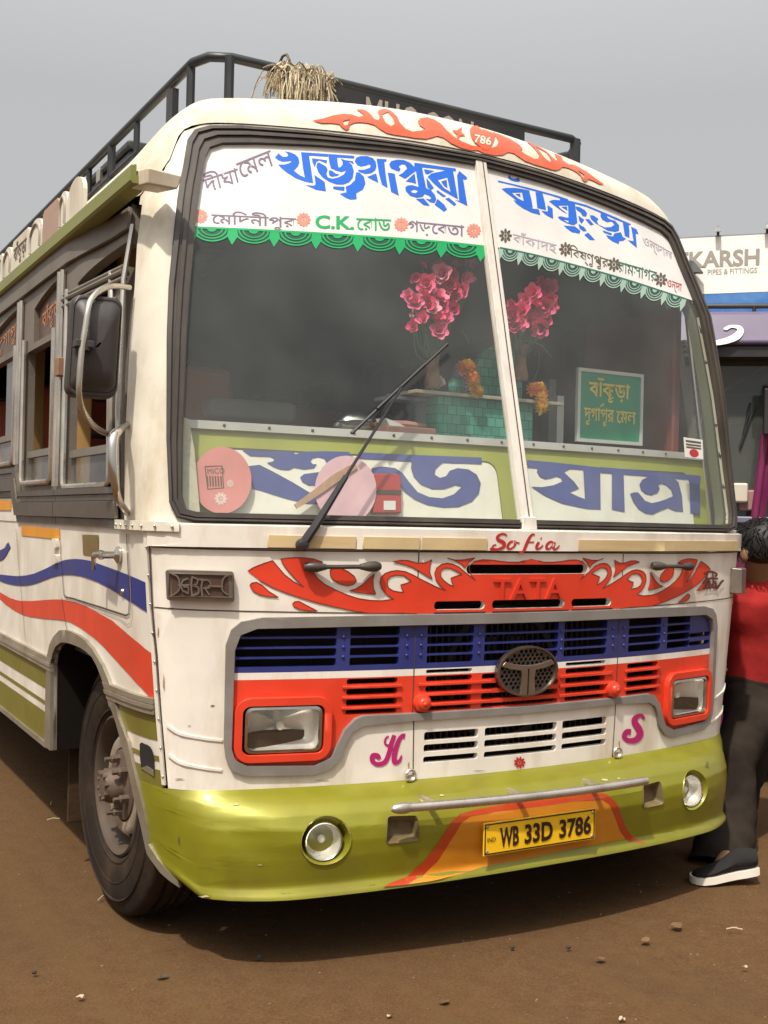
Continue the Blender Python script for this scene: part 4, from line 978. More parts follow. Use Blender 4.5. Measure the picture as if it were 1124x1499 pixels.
mb.add(sec, [(k*81+i, k*81+i+1, (k+1)*81+i+1, (k+1)*81+i) for k in range(3) for i in range(80)])
mb.obj('roof', CREAM, BUS, True, 60)
# small lip between cap and gasket
rf = [(165,232),(200,226),(235,215),(265,211),(290,213),(312,221),(331,216),(318,206),(305,198),(322,197),(338,202),(352,215),(362,228),(375,231),(380,222),(372,205),(378,199),(395,195),(415,202),(432,217),(443,240),(460,258),(482,267),(512,264),(522,258),(505,248),(499,235),(508,225),(530,222),(552,229),(572,242),(590,262),(612,282),(640,299),(672,311),(702,316)]
rb_ = [(703,329),(668,326),(635,318),(605,304),(580,286),(560,281),(545,285),(525,290),(490,287),(455,281),(425,277),(400,271),(378,258),(362,246),(340,240),(315,238),(298,239),(284,246),(281,258),(272,262),(258,252),(250,243),(225,240),(195,240)]
lp = CAP.px(fr('H', rf+rb_)); lp = [(min(a, 0.0), clamp(b_, .002, .9)) for a, b_ in lp]
hp = CAP.px(fr('H', [(385,214),(404,206),(420,222),(427,242),(415,250),(398,240)])); hp2 = CAP.px(fr('H', [(262,234),(285,228),(276,246),(266,247)]))
CR = RED
rdec = mat('orange_red_roof_paint', (.60, .085, .03), .42, dirt=.45, dcol=(.5, .2, .1), dscale=(8, 8, 8))
sheet('roof_flame_artwork', CAP, [lp, [(-a, b_) for a, b_ in lp]], rdec, CAPO, .003, 0, [hp, hp2, [(-a, b_) for a, b_ in hp], [(-a, b_) for a, b_ in hp2]], du=.04, dv=.08)
heart = CAP.px(fr('H', sm2([(664,268),(670,252),(688,250),(702,262),(718,252),(736,256),(744,276),(738,300),(718,326),(690,310),(672,292)], 3)))
sheet('heart_emblem', CAP, heart, rdec, CAPO, .0036, 0, (), du=.04, dv=.08)
for star in ([(608,262),(622,264),(640,252),(636,268),(650,280),(632,280),(626,290),(622,276)], [(764,288),(778,288),(796,276),(790,292),(800,302),(782,302),(772,310),(772,296)]):
    sheet('star_mark', CAP, CAP.px(fr('H', star)), rdec, CAPO, .003, 0, (), du=.04, dv=.08)
lettering('heart_number_lettering', '786', fr('H', [(679, 277), (732, 287), (676, 302)]), on_skin(CAP, .0048), mat('cream_mark', (.75, .66, .5), .5), CAPO, bold=.012)
# gutter along both sides
for sg in (-1, 1):
    mb = MB(); pr = [(1.165, 2.238), (1.215, 2.238), (1.222, 2.246), (1.222, 2.288), (1.205, 2.293), (1.205, 2.262), (1.165, 2.262)]
    ys = [.36 if sg < 0 else 1.3, .5 if sg < 0 else 1.4, 1.5, 3.5, 5.5, 7.32]; v = []
    for y in ys:
        for x, z in pr: v.append((sg*x, y, z))
    n = len(pr); f = [(k*n+i, (k+1)*n+i, (k+1)*n+(i+1) % n, k*n+(i+1) % n) for k in range(len(ys)-1) for i in range(n)] + [tuple(range(n)), tuple((len(ys)-1)*n+i for i in range(n))]
    mb.add(v, f); gt = mb.obj('rain_gutter', mat('olive_gutter_paint', (.20, .205, .05), .45, dirt=.6, dcol=(.15, .12, .06)), BUS)
    if sg > 0: continue
    mb = MB()
    mb.hexa([(sg*1.10, .30, 2.222), (sg*1.19, .31, 2.226), (sg*1.205, .42, 2.237), (sg*1.12, .42, 2.237), (sg*1.09, .29, 2.262), (sg*1.19, .30, 2.272), (sg*1.208, .42, 2.285), (sg*1.12, .42, 2.29)])
    mb.obj('gutter_end', CREAM, BUS, bevel=.006)
# ================================================================== left side
lipO = LOW.px(fr('D', [(280,1438),(280,1300),(290,1100),(303,1040),(325,995),(360,957),(395,954),(430,965),(470,985),(510,1015),(548,1060),(580,1110),(612,1165),(640,1230),(668,1310),(690,1400)])+fr('E', [(350,390),(400,520),(425,640),(450,740),(478,850),(498,960),(508,1072)]))
lipI = LOW.px(fr('D', [(312,1440),(310,1300),(312,1150),(320,1095),(340,1050),(370,1027),(400,1028),(430,1036),(480,1055),(520,1082),(550,1110),(578,1160),(602,1222),(628,1300),(650,1400)])+fr('E', [(300,310),(338,420),(388,600),(410,700),(432,810),(462,930),(496,1088)]))
lipO[0] = (lipO[0][0], .44); lipI[0] = (lipI[0][0], .44)
arch = [(lipI[0][0], .2)] + list(lipI) + [(lipI[-1][0], .2)]
us0 = sides[0][0]-.002; REAR = sy(7.3)
def rear_arch(uc, zc=.41, r=.52): return [(uc+r*math.cos(a*math.pi/16), max(zc+r*.93*math.sin(a*math.pi/16), .2)) for a in range(17)]+[(uc-r, .2), (uc+r, .2)]
RW = sy(5.35)
archs = [arch+[(lipI[-1][0], .2)], rear_arch(RW)]
lip_front = lipI[-8:]
def side_strip(name, m, z0, z1, off, th, ustart=us0, uend=REAR, par=BUS, bevel=0, sg=-1, mirror_=True):
    o_ = [(ustart, z1), (uend, z1), (uend, z0), (ustart, z0)]
    res = []
    for s_ in ((-1, 1) if mirror_ else (-1,)):
        oo = [(-s_*abs(a)*-1 if s_ > 0 else a, b_) for a, b_ in o_]; hh = [[((abs(a) if s_ > 0 else a), b_) for a, b_ in h] for h in archs]
        if s_ > 0: oo = [(abs(a), b_) for a, b_ in o_]
        res.append(sheet(name, LOW, oo, m, par, off, th, hh, du=.06 if th else .06, dv=.2, bevel=bevel))
    return res
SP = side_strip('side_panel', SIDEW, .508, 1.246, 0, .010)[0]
side_strip('lower_skirt', OLIVE2, .44, .5075, 0, .010, ustart=sy(1.2))
side_strip('skirt_band', OLIVE2, .642, .716, .0025, 0, par=SP)
side_strip('skirt_band', OLIVE2, .4405, .556, .0025, 0, par=SP)
side_strip('skirt_pinstripe', OLIVE2, .582, .596, .0025, 0, par=SP)
for z0, z1, of in ((.718, .732, .014), (.734, .746, .018), (.748, .764, .014)):
    side_strip('rub_moulding', mat('grimy_aluminium', (.36, .32, .25), .42, metal=.5, dirt=.7, dcol=(.14, .1, .06), dscale=(4, 4, 14)), z0, z1, of, .014, ustart=us0-.01, bevel=.003)
LIPM = mat('lip_aluminium', (.30, .265, .20), .42, metal=.55, dirt=.6, dcol=(.13, .09, .06), dscale=(8, 8, 8))
for sg in (-1, 1):
    k_ = lambda pts: [(abs(a) if sg > 0 else a, b_) for a, b_ in pts]
    sheet('wheel_arch_lip', LOW, k_(lipO+lipI[::-1]), LIPM, BUS, .012, .032, (), du=.05, dv=.1, bevel=.005)
    sheet('sill_trim', LOW, k_([(lipO[0][0]-.0, .432), (lipO[0][0], .452), (REAR, .452), (REAR, .432)]), LIPM, BUS, .008, .02, [k_(rear_arch(RW))], du=.2, dv=0)
    sheet('sill_trim', LOW, k_([(lipI[-1][0]+.0, lipI[-1][1]-.004), (lipO[-1][0]+.0, lipO[-1][1]+.012), (-1.17, .245), (-1.165, .226), (-1.23, .258)]), LIPM, BUS, .012, .02, (), du=.04, dv=0)
# square cut-out step in the stripes ahead of the wheel
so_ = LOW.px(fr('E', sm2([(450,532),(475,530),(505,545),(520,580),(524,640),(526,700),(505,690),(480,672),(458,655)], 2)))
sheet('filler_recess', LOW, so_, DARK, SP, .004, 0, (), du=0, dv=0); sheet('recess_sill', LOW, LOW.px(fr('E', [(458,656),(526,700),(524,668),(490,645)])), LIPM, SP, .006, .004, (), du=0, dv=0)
# stripes painted on the side
bt = [(0,635),(50,640),(100,645),(150,641),(200,630),(240,613),(280,595),(325,570),(370,553),(405,547),(440,545),(480,548),(520,555),(570,572),(620,590),(680,612),(740,635),(800,660),(868,690)]
bb_ = [(875,862),(780,805),(700,755),(630,712),(570,680),(520,660),(470,645),(420,637),(370,637),(330,643),(290,655),(240,675),(200,690),(160,698),(130,700),(95,698),(60,692),(30,684),(0,672)]
rt = [(0,735),(30,754),(60,770),(95,782),(130,788),(190,788),(250,783),(315,779),(380,780),(415,785),(450,795),(495,815),(540,840),(595,870),(650,900),(720,960),(805,1030),(893,1100)]
rb2 = [(914,1390),(835,1305),(760,1225),(680,1138),(600,1050),(550,1003),(500,965),(455,935),(410,910),(370,900),(330,895),(275,891),(220,885),(175,878),(130,865),(95,848),(60,825),(30,803),(0,775)]
def wave(z, amp, y): return z+amp*math.sin((y-2.3)*2.6)
ys = [2.32+.12*i for i in range(40)]
for nm, tp, bo_, m_4, zt_, zb_ in (('blue_wave_stripe', bt, bb_, STRIPEB, 1.010, .982), ('red_wave_stripe', rt, rb2, mat('side_red_paint', (.56, .05, .02), .42, dirt=.4, dcol=(.35, .06, .03), dscale=(3, 3, 2)), .935, .905)):
    p_ = LOW.px(fr('D', tp)); q_ = LOW.px(fr('D', bo_))
    ext = [(sy(y), zt_+.035*math.sin((y-2.3)*2.2)) for y in ys]; ex2 = [(sy(y), zb_-.03+.04*math.sin((y-2.2)*2.2)) for y in ys]
    poly = p_[::-1]+ext+ex2[::-1]+q_[::-1]
    sheet(nm, LOW, poly, m_4, SP, .0025, 0, (), du=.06, dv=0)
_pk = [(lambda g: (sy(g.y), g.z))(onx(p, -1.19)) for p in fr('D', [(2,495),(14,490),(30,482),(42,458),(52,448),(64,478),(52,498),(36,528),(20,548),(2,556)])]; _pk = [(a, b_) for a, b_ in _pk]+[(sy(2.45), 1.075), (sy(2.62), 1.11), (sy(2.5), 1.14)]
sheet('peacock_motif', LOW, _pk, STRIPEB, SP, .003, 0, (), du=0, dv=0)
sheet('reflector_strip', LOW, LOW.px(fr('D', [(128,352),(345,373),(347,432),(127,410)])), ORGB, SP, .003, .002, (), du=.06, dv=0)
# door outline, hinges, handle, film square
dr = LOW.px(fr('D', [(350,372),(358,560),(374,752),(386,766),(430,775),(580,822),(735,872),(750,862),(752,800),(748,640),(738,400)]))
gap('door_gap', dr, w=.006, off=.004, m=SEAM, par=SP)
gap('door_gap', LOW.px(fr('D', [(362,770),(378,880),(392,960)])), w=.004, off=.004, m=SEAM, par=SP)
gap('door_gap', LOW.px(fr('D', [(384,782),(440,792),(590,845),(700,890),(740,925),(757,915),(765,870),(757,640),(748,400)])), w=.003, off=.004, m=mat('soft_paint_edge', (.4, .34, .27), .5), par=SP)
gap('panel_gap', LOW.px(fr('D', [(97,372),(118,640),(152,1030)])), w=.004, off=.004, m=SEAM, par=SP)
gap('panel_gap', LOW.px(fr('D', [(868,405),(885,830),(905,1100),(925,1480)])), w=.006, off=.004, m=SEAM, par=SP)
sheet('corner_bead', LOW, [(sides[0][0]-.018, 1.235)]+[(u-.018, v) for u, v in sides[1:]]+[(u-.005, v) for u, v in sides[1:][::-1]]+[(sides[0][0]-.005, 1.235)], SIDEW, SP, .008, .008, (), du=0, dv=.1, bevel=.002)
for i in range(9):
    q = LOW.px1((222+3*i, 800+42*i)); mb = MB(); mb.ball(LOW.P(q[0]-.012, q[1], .009), .004, 8, 5); mb.obj('rivet', STEEL, SP, True)
for yv in (455, 545):
    u, v = LOW.px1(fr('D', [(332, yv)])[0]); sheet('door_hinge', LOW, rrect(u-.03, v-.016, u+.03, v+.016, .005), SIDEW, SP, .014, .014, (), du=.03, dv=0, bevel=.003)
sheet('brass_film', LOW, LOW.px(fr('D', [(478,405),(572,407),(572,532),(483,520)])), GOLD, SP, .0025, 0, (), du=0, dv=0)
hp_ = LOW.P(*LOW.px1(fr('D', [(692, 522)])[0]), .002); mb = MB(); mb.lathe([(.026, 0), (.026, .006), (.018, .012), (.011, .016), (.011, .045), (.014, .05), (.014, .06), (0, .062)], hp_, (-1, 0, 0), 18)
hp2_ = hp_+Vector((-.055, 0, 0)); mb.tube([hp2_+Vector((0, -.012, .002)), hp2_+Vector((0, .03, 0)), hp2_+Vector((0.004, .085, -.004)), hp2_+Vector((.006, .1, -.012)), hp2_+Vector((.006, .1, -.05))], [.010, .010, .009, .008, .006], 10)
mb.obj('door_handle', CHROME, BUS, True)
u, v = LOW.px1(fr('D', [(713, 735)])[0]); mb = MB(); mb.lathe([(0, .006), (.009, .006), (.011, 0)], LOW.P(u, v, .002), (-1, 0, 0), 12); mb.obj('key_lock', CHROME, SP, True)
# ------------------------------------------------------------------ window wall (both sides)
def up_s(y): return sy(y)
wins = [(.535, 1.17, 1.375, 2.02), (1.35, 1.86, 1.40, 1.93), (2.03, 2.66, 1.49, 1.95)]
tr_ = [(.42, 1.06, 2.05, 2.13), (1.33, 1.74, 1.955, 2.14), (2.02, 2.64, 1.975, 2.14)]
y = 2.84
while y < 6.9:
    wins.append((y, y+.66, 1.49, 1.95)); tr_.append((y, y+.66, 1.975, 2.14)); y += .80
def wallpoly(): return [(-1*abs(pe[1][0]), 1.245), (sy(7.3), 1.245), (sy(7.3), 2.262), (sy(.42), 2.262)]
def winpoly(a, r=.03): return roundpoly([(sy(a[0]), a[2]), (sy(a[0]), a[3]), (sy(a[1]), a[3]), (sy(a[1]), a[2])], r)
def transom(a): # arched upper light
    n = 8; top = [(sy(a[0]+(a[1]-a[0])*i/n), a[3]-.05*(i/n)**2) for i in range(n+1)]
    return [(sy(a[0]), a[2])]+top+[(sy(a[1]), a[2])]
for sg in (-1, 1):
    k_ = lambda pts: [(abs(a) if sg > 0 else a, b_) for a, b_ in pts]
    hs_ = [k_(winpoly(a)) for a in wins]+[k_(transom(a)) for a in tr_]
    WW = sheet('window_wall', UP, k_(wallpoly()), FASCIA, BUS, -.002, .035, hs_, du=.2, dv=0, bevel=.004)
    # fluted waist moulding, stepped up behind the door
    for z0, z1, of in ((1.246, 1.270, .010), (1.272, 1.325, .022), (1.327, 1.346, .012), (1.348, 1.368, .018)):
        sheet('waist_moulding', UP, k_([(sy(.455), z0), (sy(.455), z1), (sy(1.25), z1), (sy(1.25), z0)]), WAIST, BUS, of, .014, (), du=.1, dv=0, bevel=.006)
        sheet('waist_moulding', UP, k_([(sy(1.256), z0), (sy(1.256), z1), (sy(1.88), z1), (sy(1.95), z1+.10), (sy(7.28), z1+.10), (sy(7.28), z0+.10), (sy(2.0), z0+.10), (sy(1.92), z0)]), WAIST, BUS, of, .014, (), du=.2, dv=0, bevel=.006)
    sheet('waist_filler', UP, k_([(sy(1.9), 1.247), (sy(1.97), 1.343), (sy(7.28), 1.343), (sy(7.28), 1.247)]), SIDEW, BUS, .004, .006, (), du=.3, dv=0)
    if sg < 0: sheet('reflector_strip', UP, [(sy(2.06), 1.292), (sy(2.06), 1.334), (sy(3.4), 1.336), (sy(3.4), 1.294)], ORGB, BUS, .008, .002, (), du=.2, dv=0)
    for i, a in enumerate(wins):
        x = lambda y, z, o=0: UP.P((abs(sy(y)) if sg > 0 else sy(y)), z, o)
        y0, y1, z0, z1 = a
        fb = MB(); cr = .035
        path = [x(y0, z1+.03, .008), x(y0, z0+cr, .008), x(y0+.008, z0+.01, .008), x(y0+cr, z0, .008), x(y1-cr, z0, .008), x(y1-.008, z0+.01, .008), x(y1, z0+cr, .008), x(y1, z1+.05, .008)]
        fb.tube(path, .011, 8); wf = fb.obj('window_frame', STEEL, BUS, True)
        rb = MB()
        zr = z0+.115
        pts = [(y0+.01, zr-.012), (y1-.01, zr-.012), (y1-.01, zr+.014), (y0+.01, zr+.014)]
        rb.hexa([x(pts[q][0], pts[q][1], o) for o in (-.03, -.008) for q in range(4)]); rb.obj('glass_rail', FRAMEM, wf)
        sheet('window_glass', UP, k_([(sy(y0+.005), z0+.005), (sy(y0+.005), zr-.012), (sy(y1-.005), zr-.012), (sy(y1-.005), z0+.005)]), SGLASS, wf, -.02, 0, (), du=0, dv=0)
        if i >= 2: sheet('window_glass', UP, k_([(sy(y0+.005), zr), (sy(y0+.005), z1), (sy((y0+y1)/2), z1), (sy((y0+y1)/2), zr)]), SGLASS, wf, -.018, 0, (), du=0, dv=0)
        if i >= 1:
            tp = tr_[i]; pan = sheet('transom_panel', UP, k_(transom(tp)), mat('brown_transom_film', (.10, .06, .042), .4, dirt=.4, dcol=(.2, .1, .05), dscale=(9, 9, 9)), BUS, -.022, .004, (), du=0, dv=0)
            if sg < 0:
                lettering('transom_lettering', 'বাঁকুড়া' if i % 2 else 'দুর্গাপুর'.replace('র্গ', 'গ'), [(sy(tp[1]-.06), tp[3]-.055), (sy(tp[0]+.05), tp[3]-.03), (sy(tp[1]-.06), tp[2]+.02)], on_uv(UP, -.020), mat('rust_orange_film', (.42, .16, .06), .45), pan, bold=.01)
    # chrome uprights between the windows
    for yy in [1.255, 1.945, 2.75]+[2.75+.8*i for i in range(1, 6)]:
        for d_ in (-.022, .022):
            mb = MB(); mb.tube([x(yy+d_, 1.38 if yy < 1.9 else 1.48, .012), x(yy+d_-.0, 2.15, .010)], .010, 8); mb.obj('window_pillar_trim', STEEL, BUS, True)
    for z_, o_ in ((2.028, .012), (2.005, .010), (2.045, .006)):
        mb = MB(); mb.tube([x(.41, z_, o_), x(1.22, z_+.012, o_)], .008, 8); mb.obj('rain_deflector', FRAMEM, BUS, True)
    mb = MB(); mb.tube([x(.435, 1.31, .012), x(.425, 1.6, .014), x(.40, 2.0, .012), x(.37, 2.17, .008)], .008, 8); mb.obj('door_post_trim', STEEL, BUS, True)
    mb = MB(); mb.tube([x(.49, 1.38, .014), x(.485, 1.6, .016), x(.475, 1.95, .014)], .012, 8); mb.obj('door_post_trim', FRAMEM, BUS, True)
    sheet('eaves_fascia', UP, k_([(sy(.40), 2.165), (sy(.40), 2.24), (sy(7.28), 2.24), (sy(7.28), 2.165)]), FASCIA, BUS, .014, .012, (), du=.3, dv=0, bevel=.004)
mb = MB(); p_ = UP.P(sy(1.29), 1.915-.0, .03)
for zz in (1.82, 1.80):
    pass
c_ = onx(fr('R', [(272, 745)])[0], -1.215); mb.box(c_-Vector((.012, .022, .03)), c_+Vector((.012, .022, .035))); mb.obj('rusty_bracket', mat('rusty_metal', (.30, .17, .10), .6, metal=.4, dirt=.6, dcol=(.18, .07, .03), dscale=(20, 20, 20)), BUS, bevel=.004)
# ------------------------------------------------------------------ grab handle, mirror
vp = lambda x_, y_, X_: onx(fr('V', [(x_, y_)])[0], X_)
mb = MB(); mb.tube([vp(1052,455,-1.185), vp(1000,490,-1.215), vp(960,520,-1.245), vp(932,565,-1.26), vp(924,640,-1.265), vp(926,760,-1.265), vp(938,900,-1.26), vp(958,1020,-1.25), vp(995,1110,-1.225), vp(1055,1190,-1.185)], [.010, .011, .014, .0145, .014, .013, .012, .011, .010, .010], 10, sm=4)
mb.obj('grab_handle', CHROME, BUS, True)
mc = [ony(p, .40) for p in fr('R', [(330, 402), (555, 432), (527, 893), (301, 872)])]
cx = sum(p.x for p in mc)/4; cz = sum(p.z for p in mc)/4; hw = (mc[1].x-mc[0].x+mc[2].x-mc[3].x)/4; hh_ = (mc[0].z+mc[1].z-mc[2].z-mc[3].z)/4
tilt = (mc[0].x+mc[1].x-mc[2].x-mc[3].x)/2/(2*hh_)
MIRM = mat('black_plastic', (.035, .028, .026), .5, dirt=.35, dcol=(.09, .07, .06), bump=.08, bscale=200)
v = []; f = []; base = rrect(-hw, -hh_, hw, hh_, .03, 5); nb = len(base)
prof = [(1.0, .022), (1.0, .0), (.985, -.012), (.93, -.016), (.90, -.014), (.80, -.030), (.45, -.044), (.05, -.048)]
ax_ = Vector((1, -.12, 0)).normalized()
for k, d in prof:
    for a, z in base: 
        kk = a*k if k > .9 else (abs(a)-(hw*(1-k)))*math.copysign(1, a) if False else a*k
        v.append(Vector((cx, .40, cz))+ax_*(kk+tilt*z*(1 if True else 0))+Vector((0, d, z*k)))
f = [(r_*nb+q, r_*nb+(q+1) % nb, (r_+1)*nb+(q+1) % nb, (r_+1)*nb+q) for r_ in range(len(prof)-1) for q in range(nb)]+[tuple(range(nb))[::-1]]
MIR = mobj('wing_mirror', v, f, MIRM, BUS, True, 50)
mobj('mirror_glass', [p+Vector((0, .003, 0)) for p in v[:nb]], [tuple(range(nb))], CHROME, MIR)
ap = fr('R', [(592,378),(520,371),(462,388),(418,430),(402,478),(390,560),(374,665),(364,780),(362,870),(378,935),(420,1000),(465,1035),(508,1052)])
dd = [.475, .43, .39, .355, .34, .335, .335, .335, .34, .36, .40, .45, .50]
mb = MB(); mb.tube([ony(p, d) for p, d in zip(ap, dd)], .0085, 10, sm=4); ARM = mb.obj('mirror_arm', STEEL, MIR, True)
mb = MB(); c_ = ony(fr('R', [(384, 636)])[0], .345); mb.box(c_-Vector((.026, .015, .010)), c_+Vector((.026, .03, .010))); mb.lathe([(.016, -.018), (.016, .018)], c_, (0, 0, 1), 12); mb.obj('mirror_clamp', MIRM, MIR, bevel=.003)
# ------------------------------------------------------------------ wheels
WC = Vector((-.995, .785, .408))
def wheel(center, out=-1, steer=0.0, par=BUS):
    ax = Vector((out*math.cos(steer), math.sin(steer)*out, 0)).normalized(); c = Vector(center)
    pr = [(.218, .088), (.232, .104), (.262, .116), (.30, .121), (.335, .121), (.365, .114), (.388, .104), (.398, .100), (.404, .092), (.408, .076), (.4085, .060), (.398, .058), (.398, .046), (.4085, .044), (.409, .022), (.399, .020), (.399, .006), (.409, .004)]
    pr = pr+[(r, -h) for r, h in pr[::-1]]
    mb = MB(); mb.lathe(pr, c, ax, 64); ty = mb.obj('tyre', TYRE, par, True, 35)
    mb = MB(); mb.lathe([(.298, .1195), (.303, .123), (.308, .1195)], c, ax, 64); mb.lathe([(.352, .117), (.357, .121), (.362, .1145)], c, ax, 64); mb.lathe([(.237, .106), (.241, .112), (.247, .111)], c, ax, 64); mb.obj('sidewall_rib', TYRE, ty, True)
    WELL = mat('dark_dusty_rim_well', (.075, .055, .04), .7, metal=.3, dirt=.6, dcol=(.13, .08, .05), dscale=(14, 14, 14))
    mb = MB(); mb.lathe([(.219, -.09), (.219, .090), (.224, .102), (.217, .107), (.209, .101), (.204, .082), (.200, .045), (.196, .012), (.190, .004)], c, ax, 48); ri = mb.obj('rim', WELL, par, True, 40)
    mb = MB(); mb.lathe([(.197, .014), (.195, .028), (.190, .033), (.180, .044), (.170, .058), (.160, .072), (.152, .080), (.140, .083), (.118, .080)], c, ax, 48); mb.obj('rim_disc', RIMM, ri, True, 60)
    up = Vector((0, 0, 1)); sd = ax.cross(up).normalized()
    for k in range(8):
        t_ = k*math.pi/4+.40; d = up*math.cos(t_)+sd*math.sin(t_); e = ax.cross(d); mb = MB(); v = []
        mb.add([c+d*.171+e*.022*math.sin(2*math.pi*q/14)+d*.0115*math.cos(2*math.pi*q/14)+ax*(.059-.0115*math.cos(2*math.pi*q/14)*1.4) for q in range(14)], [tuple(range(14))]); mb.obj('vent_hole', DARK, ri)
    HUBM = mat('rusty_hub', (.13, .09, .065), .65, metal=.4, dirt=.85, dcol=(.075, .045, .03), dscale=(20, 20, 20), bump=.2, bscale=90)
    mb = MB(); mb.lathe([(.118, .070), (.112, .084), (.102, .088), (.064, .090), (.058, .095), (.054, .128), (.046, .136), (.042, .146), (.025, .150), (.0, .150)], c, ax, 28); mb.obj('hub', HUBM, ri, True, 40)
    for k in range(6):
        t_ = k*math.pi/3+.2; d = up*math.cos(t_)+sd*math.sin(t_); mb = MB(); mb.lathe([(.018, .078), (.018, .087), (.0145, .089), (.0145, .113), (.011, .117), (.0085, .118), (.0085, .136), (0, .138)], c+d*.084, ax, 6); mb.obj('wheel_nut', HUBM, ri, True, 30)
    for k in range(8):
        t_ = k*math.pi/4+.3; d = up*math.cos(t_)+sd*math.sin(t_); mb = MB(); mb.lathe([(.008, .140), (.008, .152), (0, .154)], c+d*.039, ax, 6); mb.obj('hub_bolt', HUBM, ri, True, 30)
    return ty
wheel(WC, -1, .03); wheel((.995, .785, .408), 1, -.03); wheel((-.93, 5.35, .408), -1); wheel((.93, 5.35, .408), 1)
# wheel housing, axle, mud flap, brake parts
for sg in (-1, 1):
    inn = [((LOW.P(a, b_).y), max(b_, .40)) for a, b_ in lipI]; n = len(inn)
    v = [(lambda p: Vector((sg*abs(p.x), p.y, max(p.z, .40))))(LOW.P(a, max(b_, .42), -.012)) for a, b_ in lipI]+[(sg*.50, y, z) for y, z in inn]
    mobj('wheel_housing', v, [(i, i+1, n+i+1, n+i) for i in range(n-1)]+[tuple(range(n, 2*n))], mat('black_underseal', (.010, .008, .006), .9, spec=.05), BUS)
    mb = MB(); mb.box((sg*.86, 1.30, .16), (sg*1.12, 1.315, .62)); mb.obj('mud_flap', MUD, BUS, bevel=.004)
    mb = MB(); mb.lathe([(.17, -.08), (.17, .05), (.12, .06), (0, .06)], (sg*.86, .755, .408), (sg, 0, 0), 28); mb.obj('brake_drum', MUD, BUS, True)
mb = MB(); mb.tube([(-.9, .755, .40), (-.4, .755, .34), (.4, .755, .34), (.9, .755, .40)], .04, 10); mb.obj('front_axle', MUD, BUS, True)
mb = MB(); mb.box((-.42, .2, .42), (-.34, 7.1, .56)); mb.box((.34, .2, .42), (.42, 7.1, .56)); mb.obj('chassis_rail', MUD, BUS)
mb = MB(); mb.box((-1.12, 1.36, .50), (1.12, 7.25, .54)); mb.box((-.9, .2, .62), (.9, .3, .66)); mb.obj('underfloor', MUD, BUS)
# ================================================================== interior
LIN = mat('dark_grey_trim', (.050, .052, .047), .75); CEIL = mat('ceiling_liner', (.10, .10, .092), .8)
mb = MB(); mb.box((-1.13, .45, .80), (1.13, 7.2, .84)); mb.obj('cabin_floor', LIN, BUS)
mb = MB(); mb.box((-1.16, 7.26, .45), (1.16, 7.30, 1.5)); mb.box((-1.16, 7.26, 1.5), (-.9, 7.30, 2.27)); mb.box((.9, 7.26, 1.5), (1.16, 7.30, 2.27)); mb.obj('rear_wall', SIDEW, BUS); _rl = [(math.copysign(abs(ti(Rr, (-1+i/10)*.985)[0])*.95, -1+i/10), ti(Rr, (-1+i/10)*.985)[1]-.06) for i in range(21)]; mobj('rear_blackout_sheet', [(x_, 7.22, z_) for x_, z_ in _rl]+[(1.12, 7.22, .84), (-1.12, 7.22, .84)], [tuple(range(23))], LIN, BUS)  # dark sheet added across the rear window opening to shut out the sky
v = [];
for y in (1.3, 7.25):
    for i in range(21):
        t_ = -1+i/10; x_, z_ = ti(Rr, t_*.985); v.append((math.copysign(abs(x_)*.955, t_), y, z_-.075))
mobj('ceiling_lining', v, [(i, i+1, 22+i, 21+i) for i in range(20)], CEIL, BUS, True)
v2 = [Vector(q) for q in v[:21]]; hd = [UP.P(u, z-.02, -.05) for u, z in [(-a, b_) for a, b_ in AR[::-1]]+AR[1:]]
mb = MB(); n1 = len(hd); res = []
for i in range(21):
    k = i/20*(n1-1); q = min(int(k), n1-2); res.append(hd[q].lerp(hd[q+1], k-q))
mb.add(res+v2, [(i, i+1, 22+i, 21+i) for i in range(20)]); mb.obj('ceiling_lining', CEIL, BUS, True)
for sg in (-1, 1):
    mb = MB(); mb.box((sg*1.12, .48, .84), (sg*1.135, 7.2, 1.36)); mb.obj('side_lining', mat('brown_red_lining', (.20, .065, .045), .6, dirt=.4) if sg > 0 else LIN, BUS)
# right-hand entrance door inside, and curtain added to darken the cabin
RB = mat('brick_red_vinyl', (.24, .055, .035), .55, dirt=.4, dcol=(.14, .05, .03))
mb = MB(); mb.box((1.03, .50, 1.36), (1.07, 1.06, 2.16)); mb.obj('door_lining', RB, BUS, bevel=.01)
mb = MB(); 
v = []; n = 220
for i in range(n+1):
    y = 1.1+6.1*i/n; x_ = 1.09+.018*math.sin(i*1.1); v += [(x_, y, 1.40), (x_, y, 2.16)]
mobj('darkening_curtain', v, [(2*i, 2*i+2, 2*i+3, 2*i+1) for i in range(n)], mat('dark_brown_curtain', (.10, .065, .05), .85), BUS, True)
sheet('pillar_lining', UP, both([(a+.03 if a else 0, z+.02) for a, z in xz(half)]), mat('olive_grey_trim', (.13, .125, .07), .6), BUS, -.017, .035, [both([(max(a-.006, 0), z-.01 if z > 2 else z+.004) for a, z in xz(halfi)])], du=.06, dv=.12)
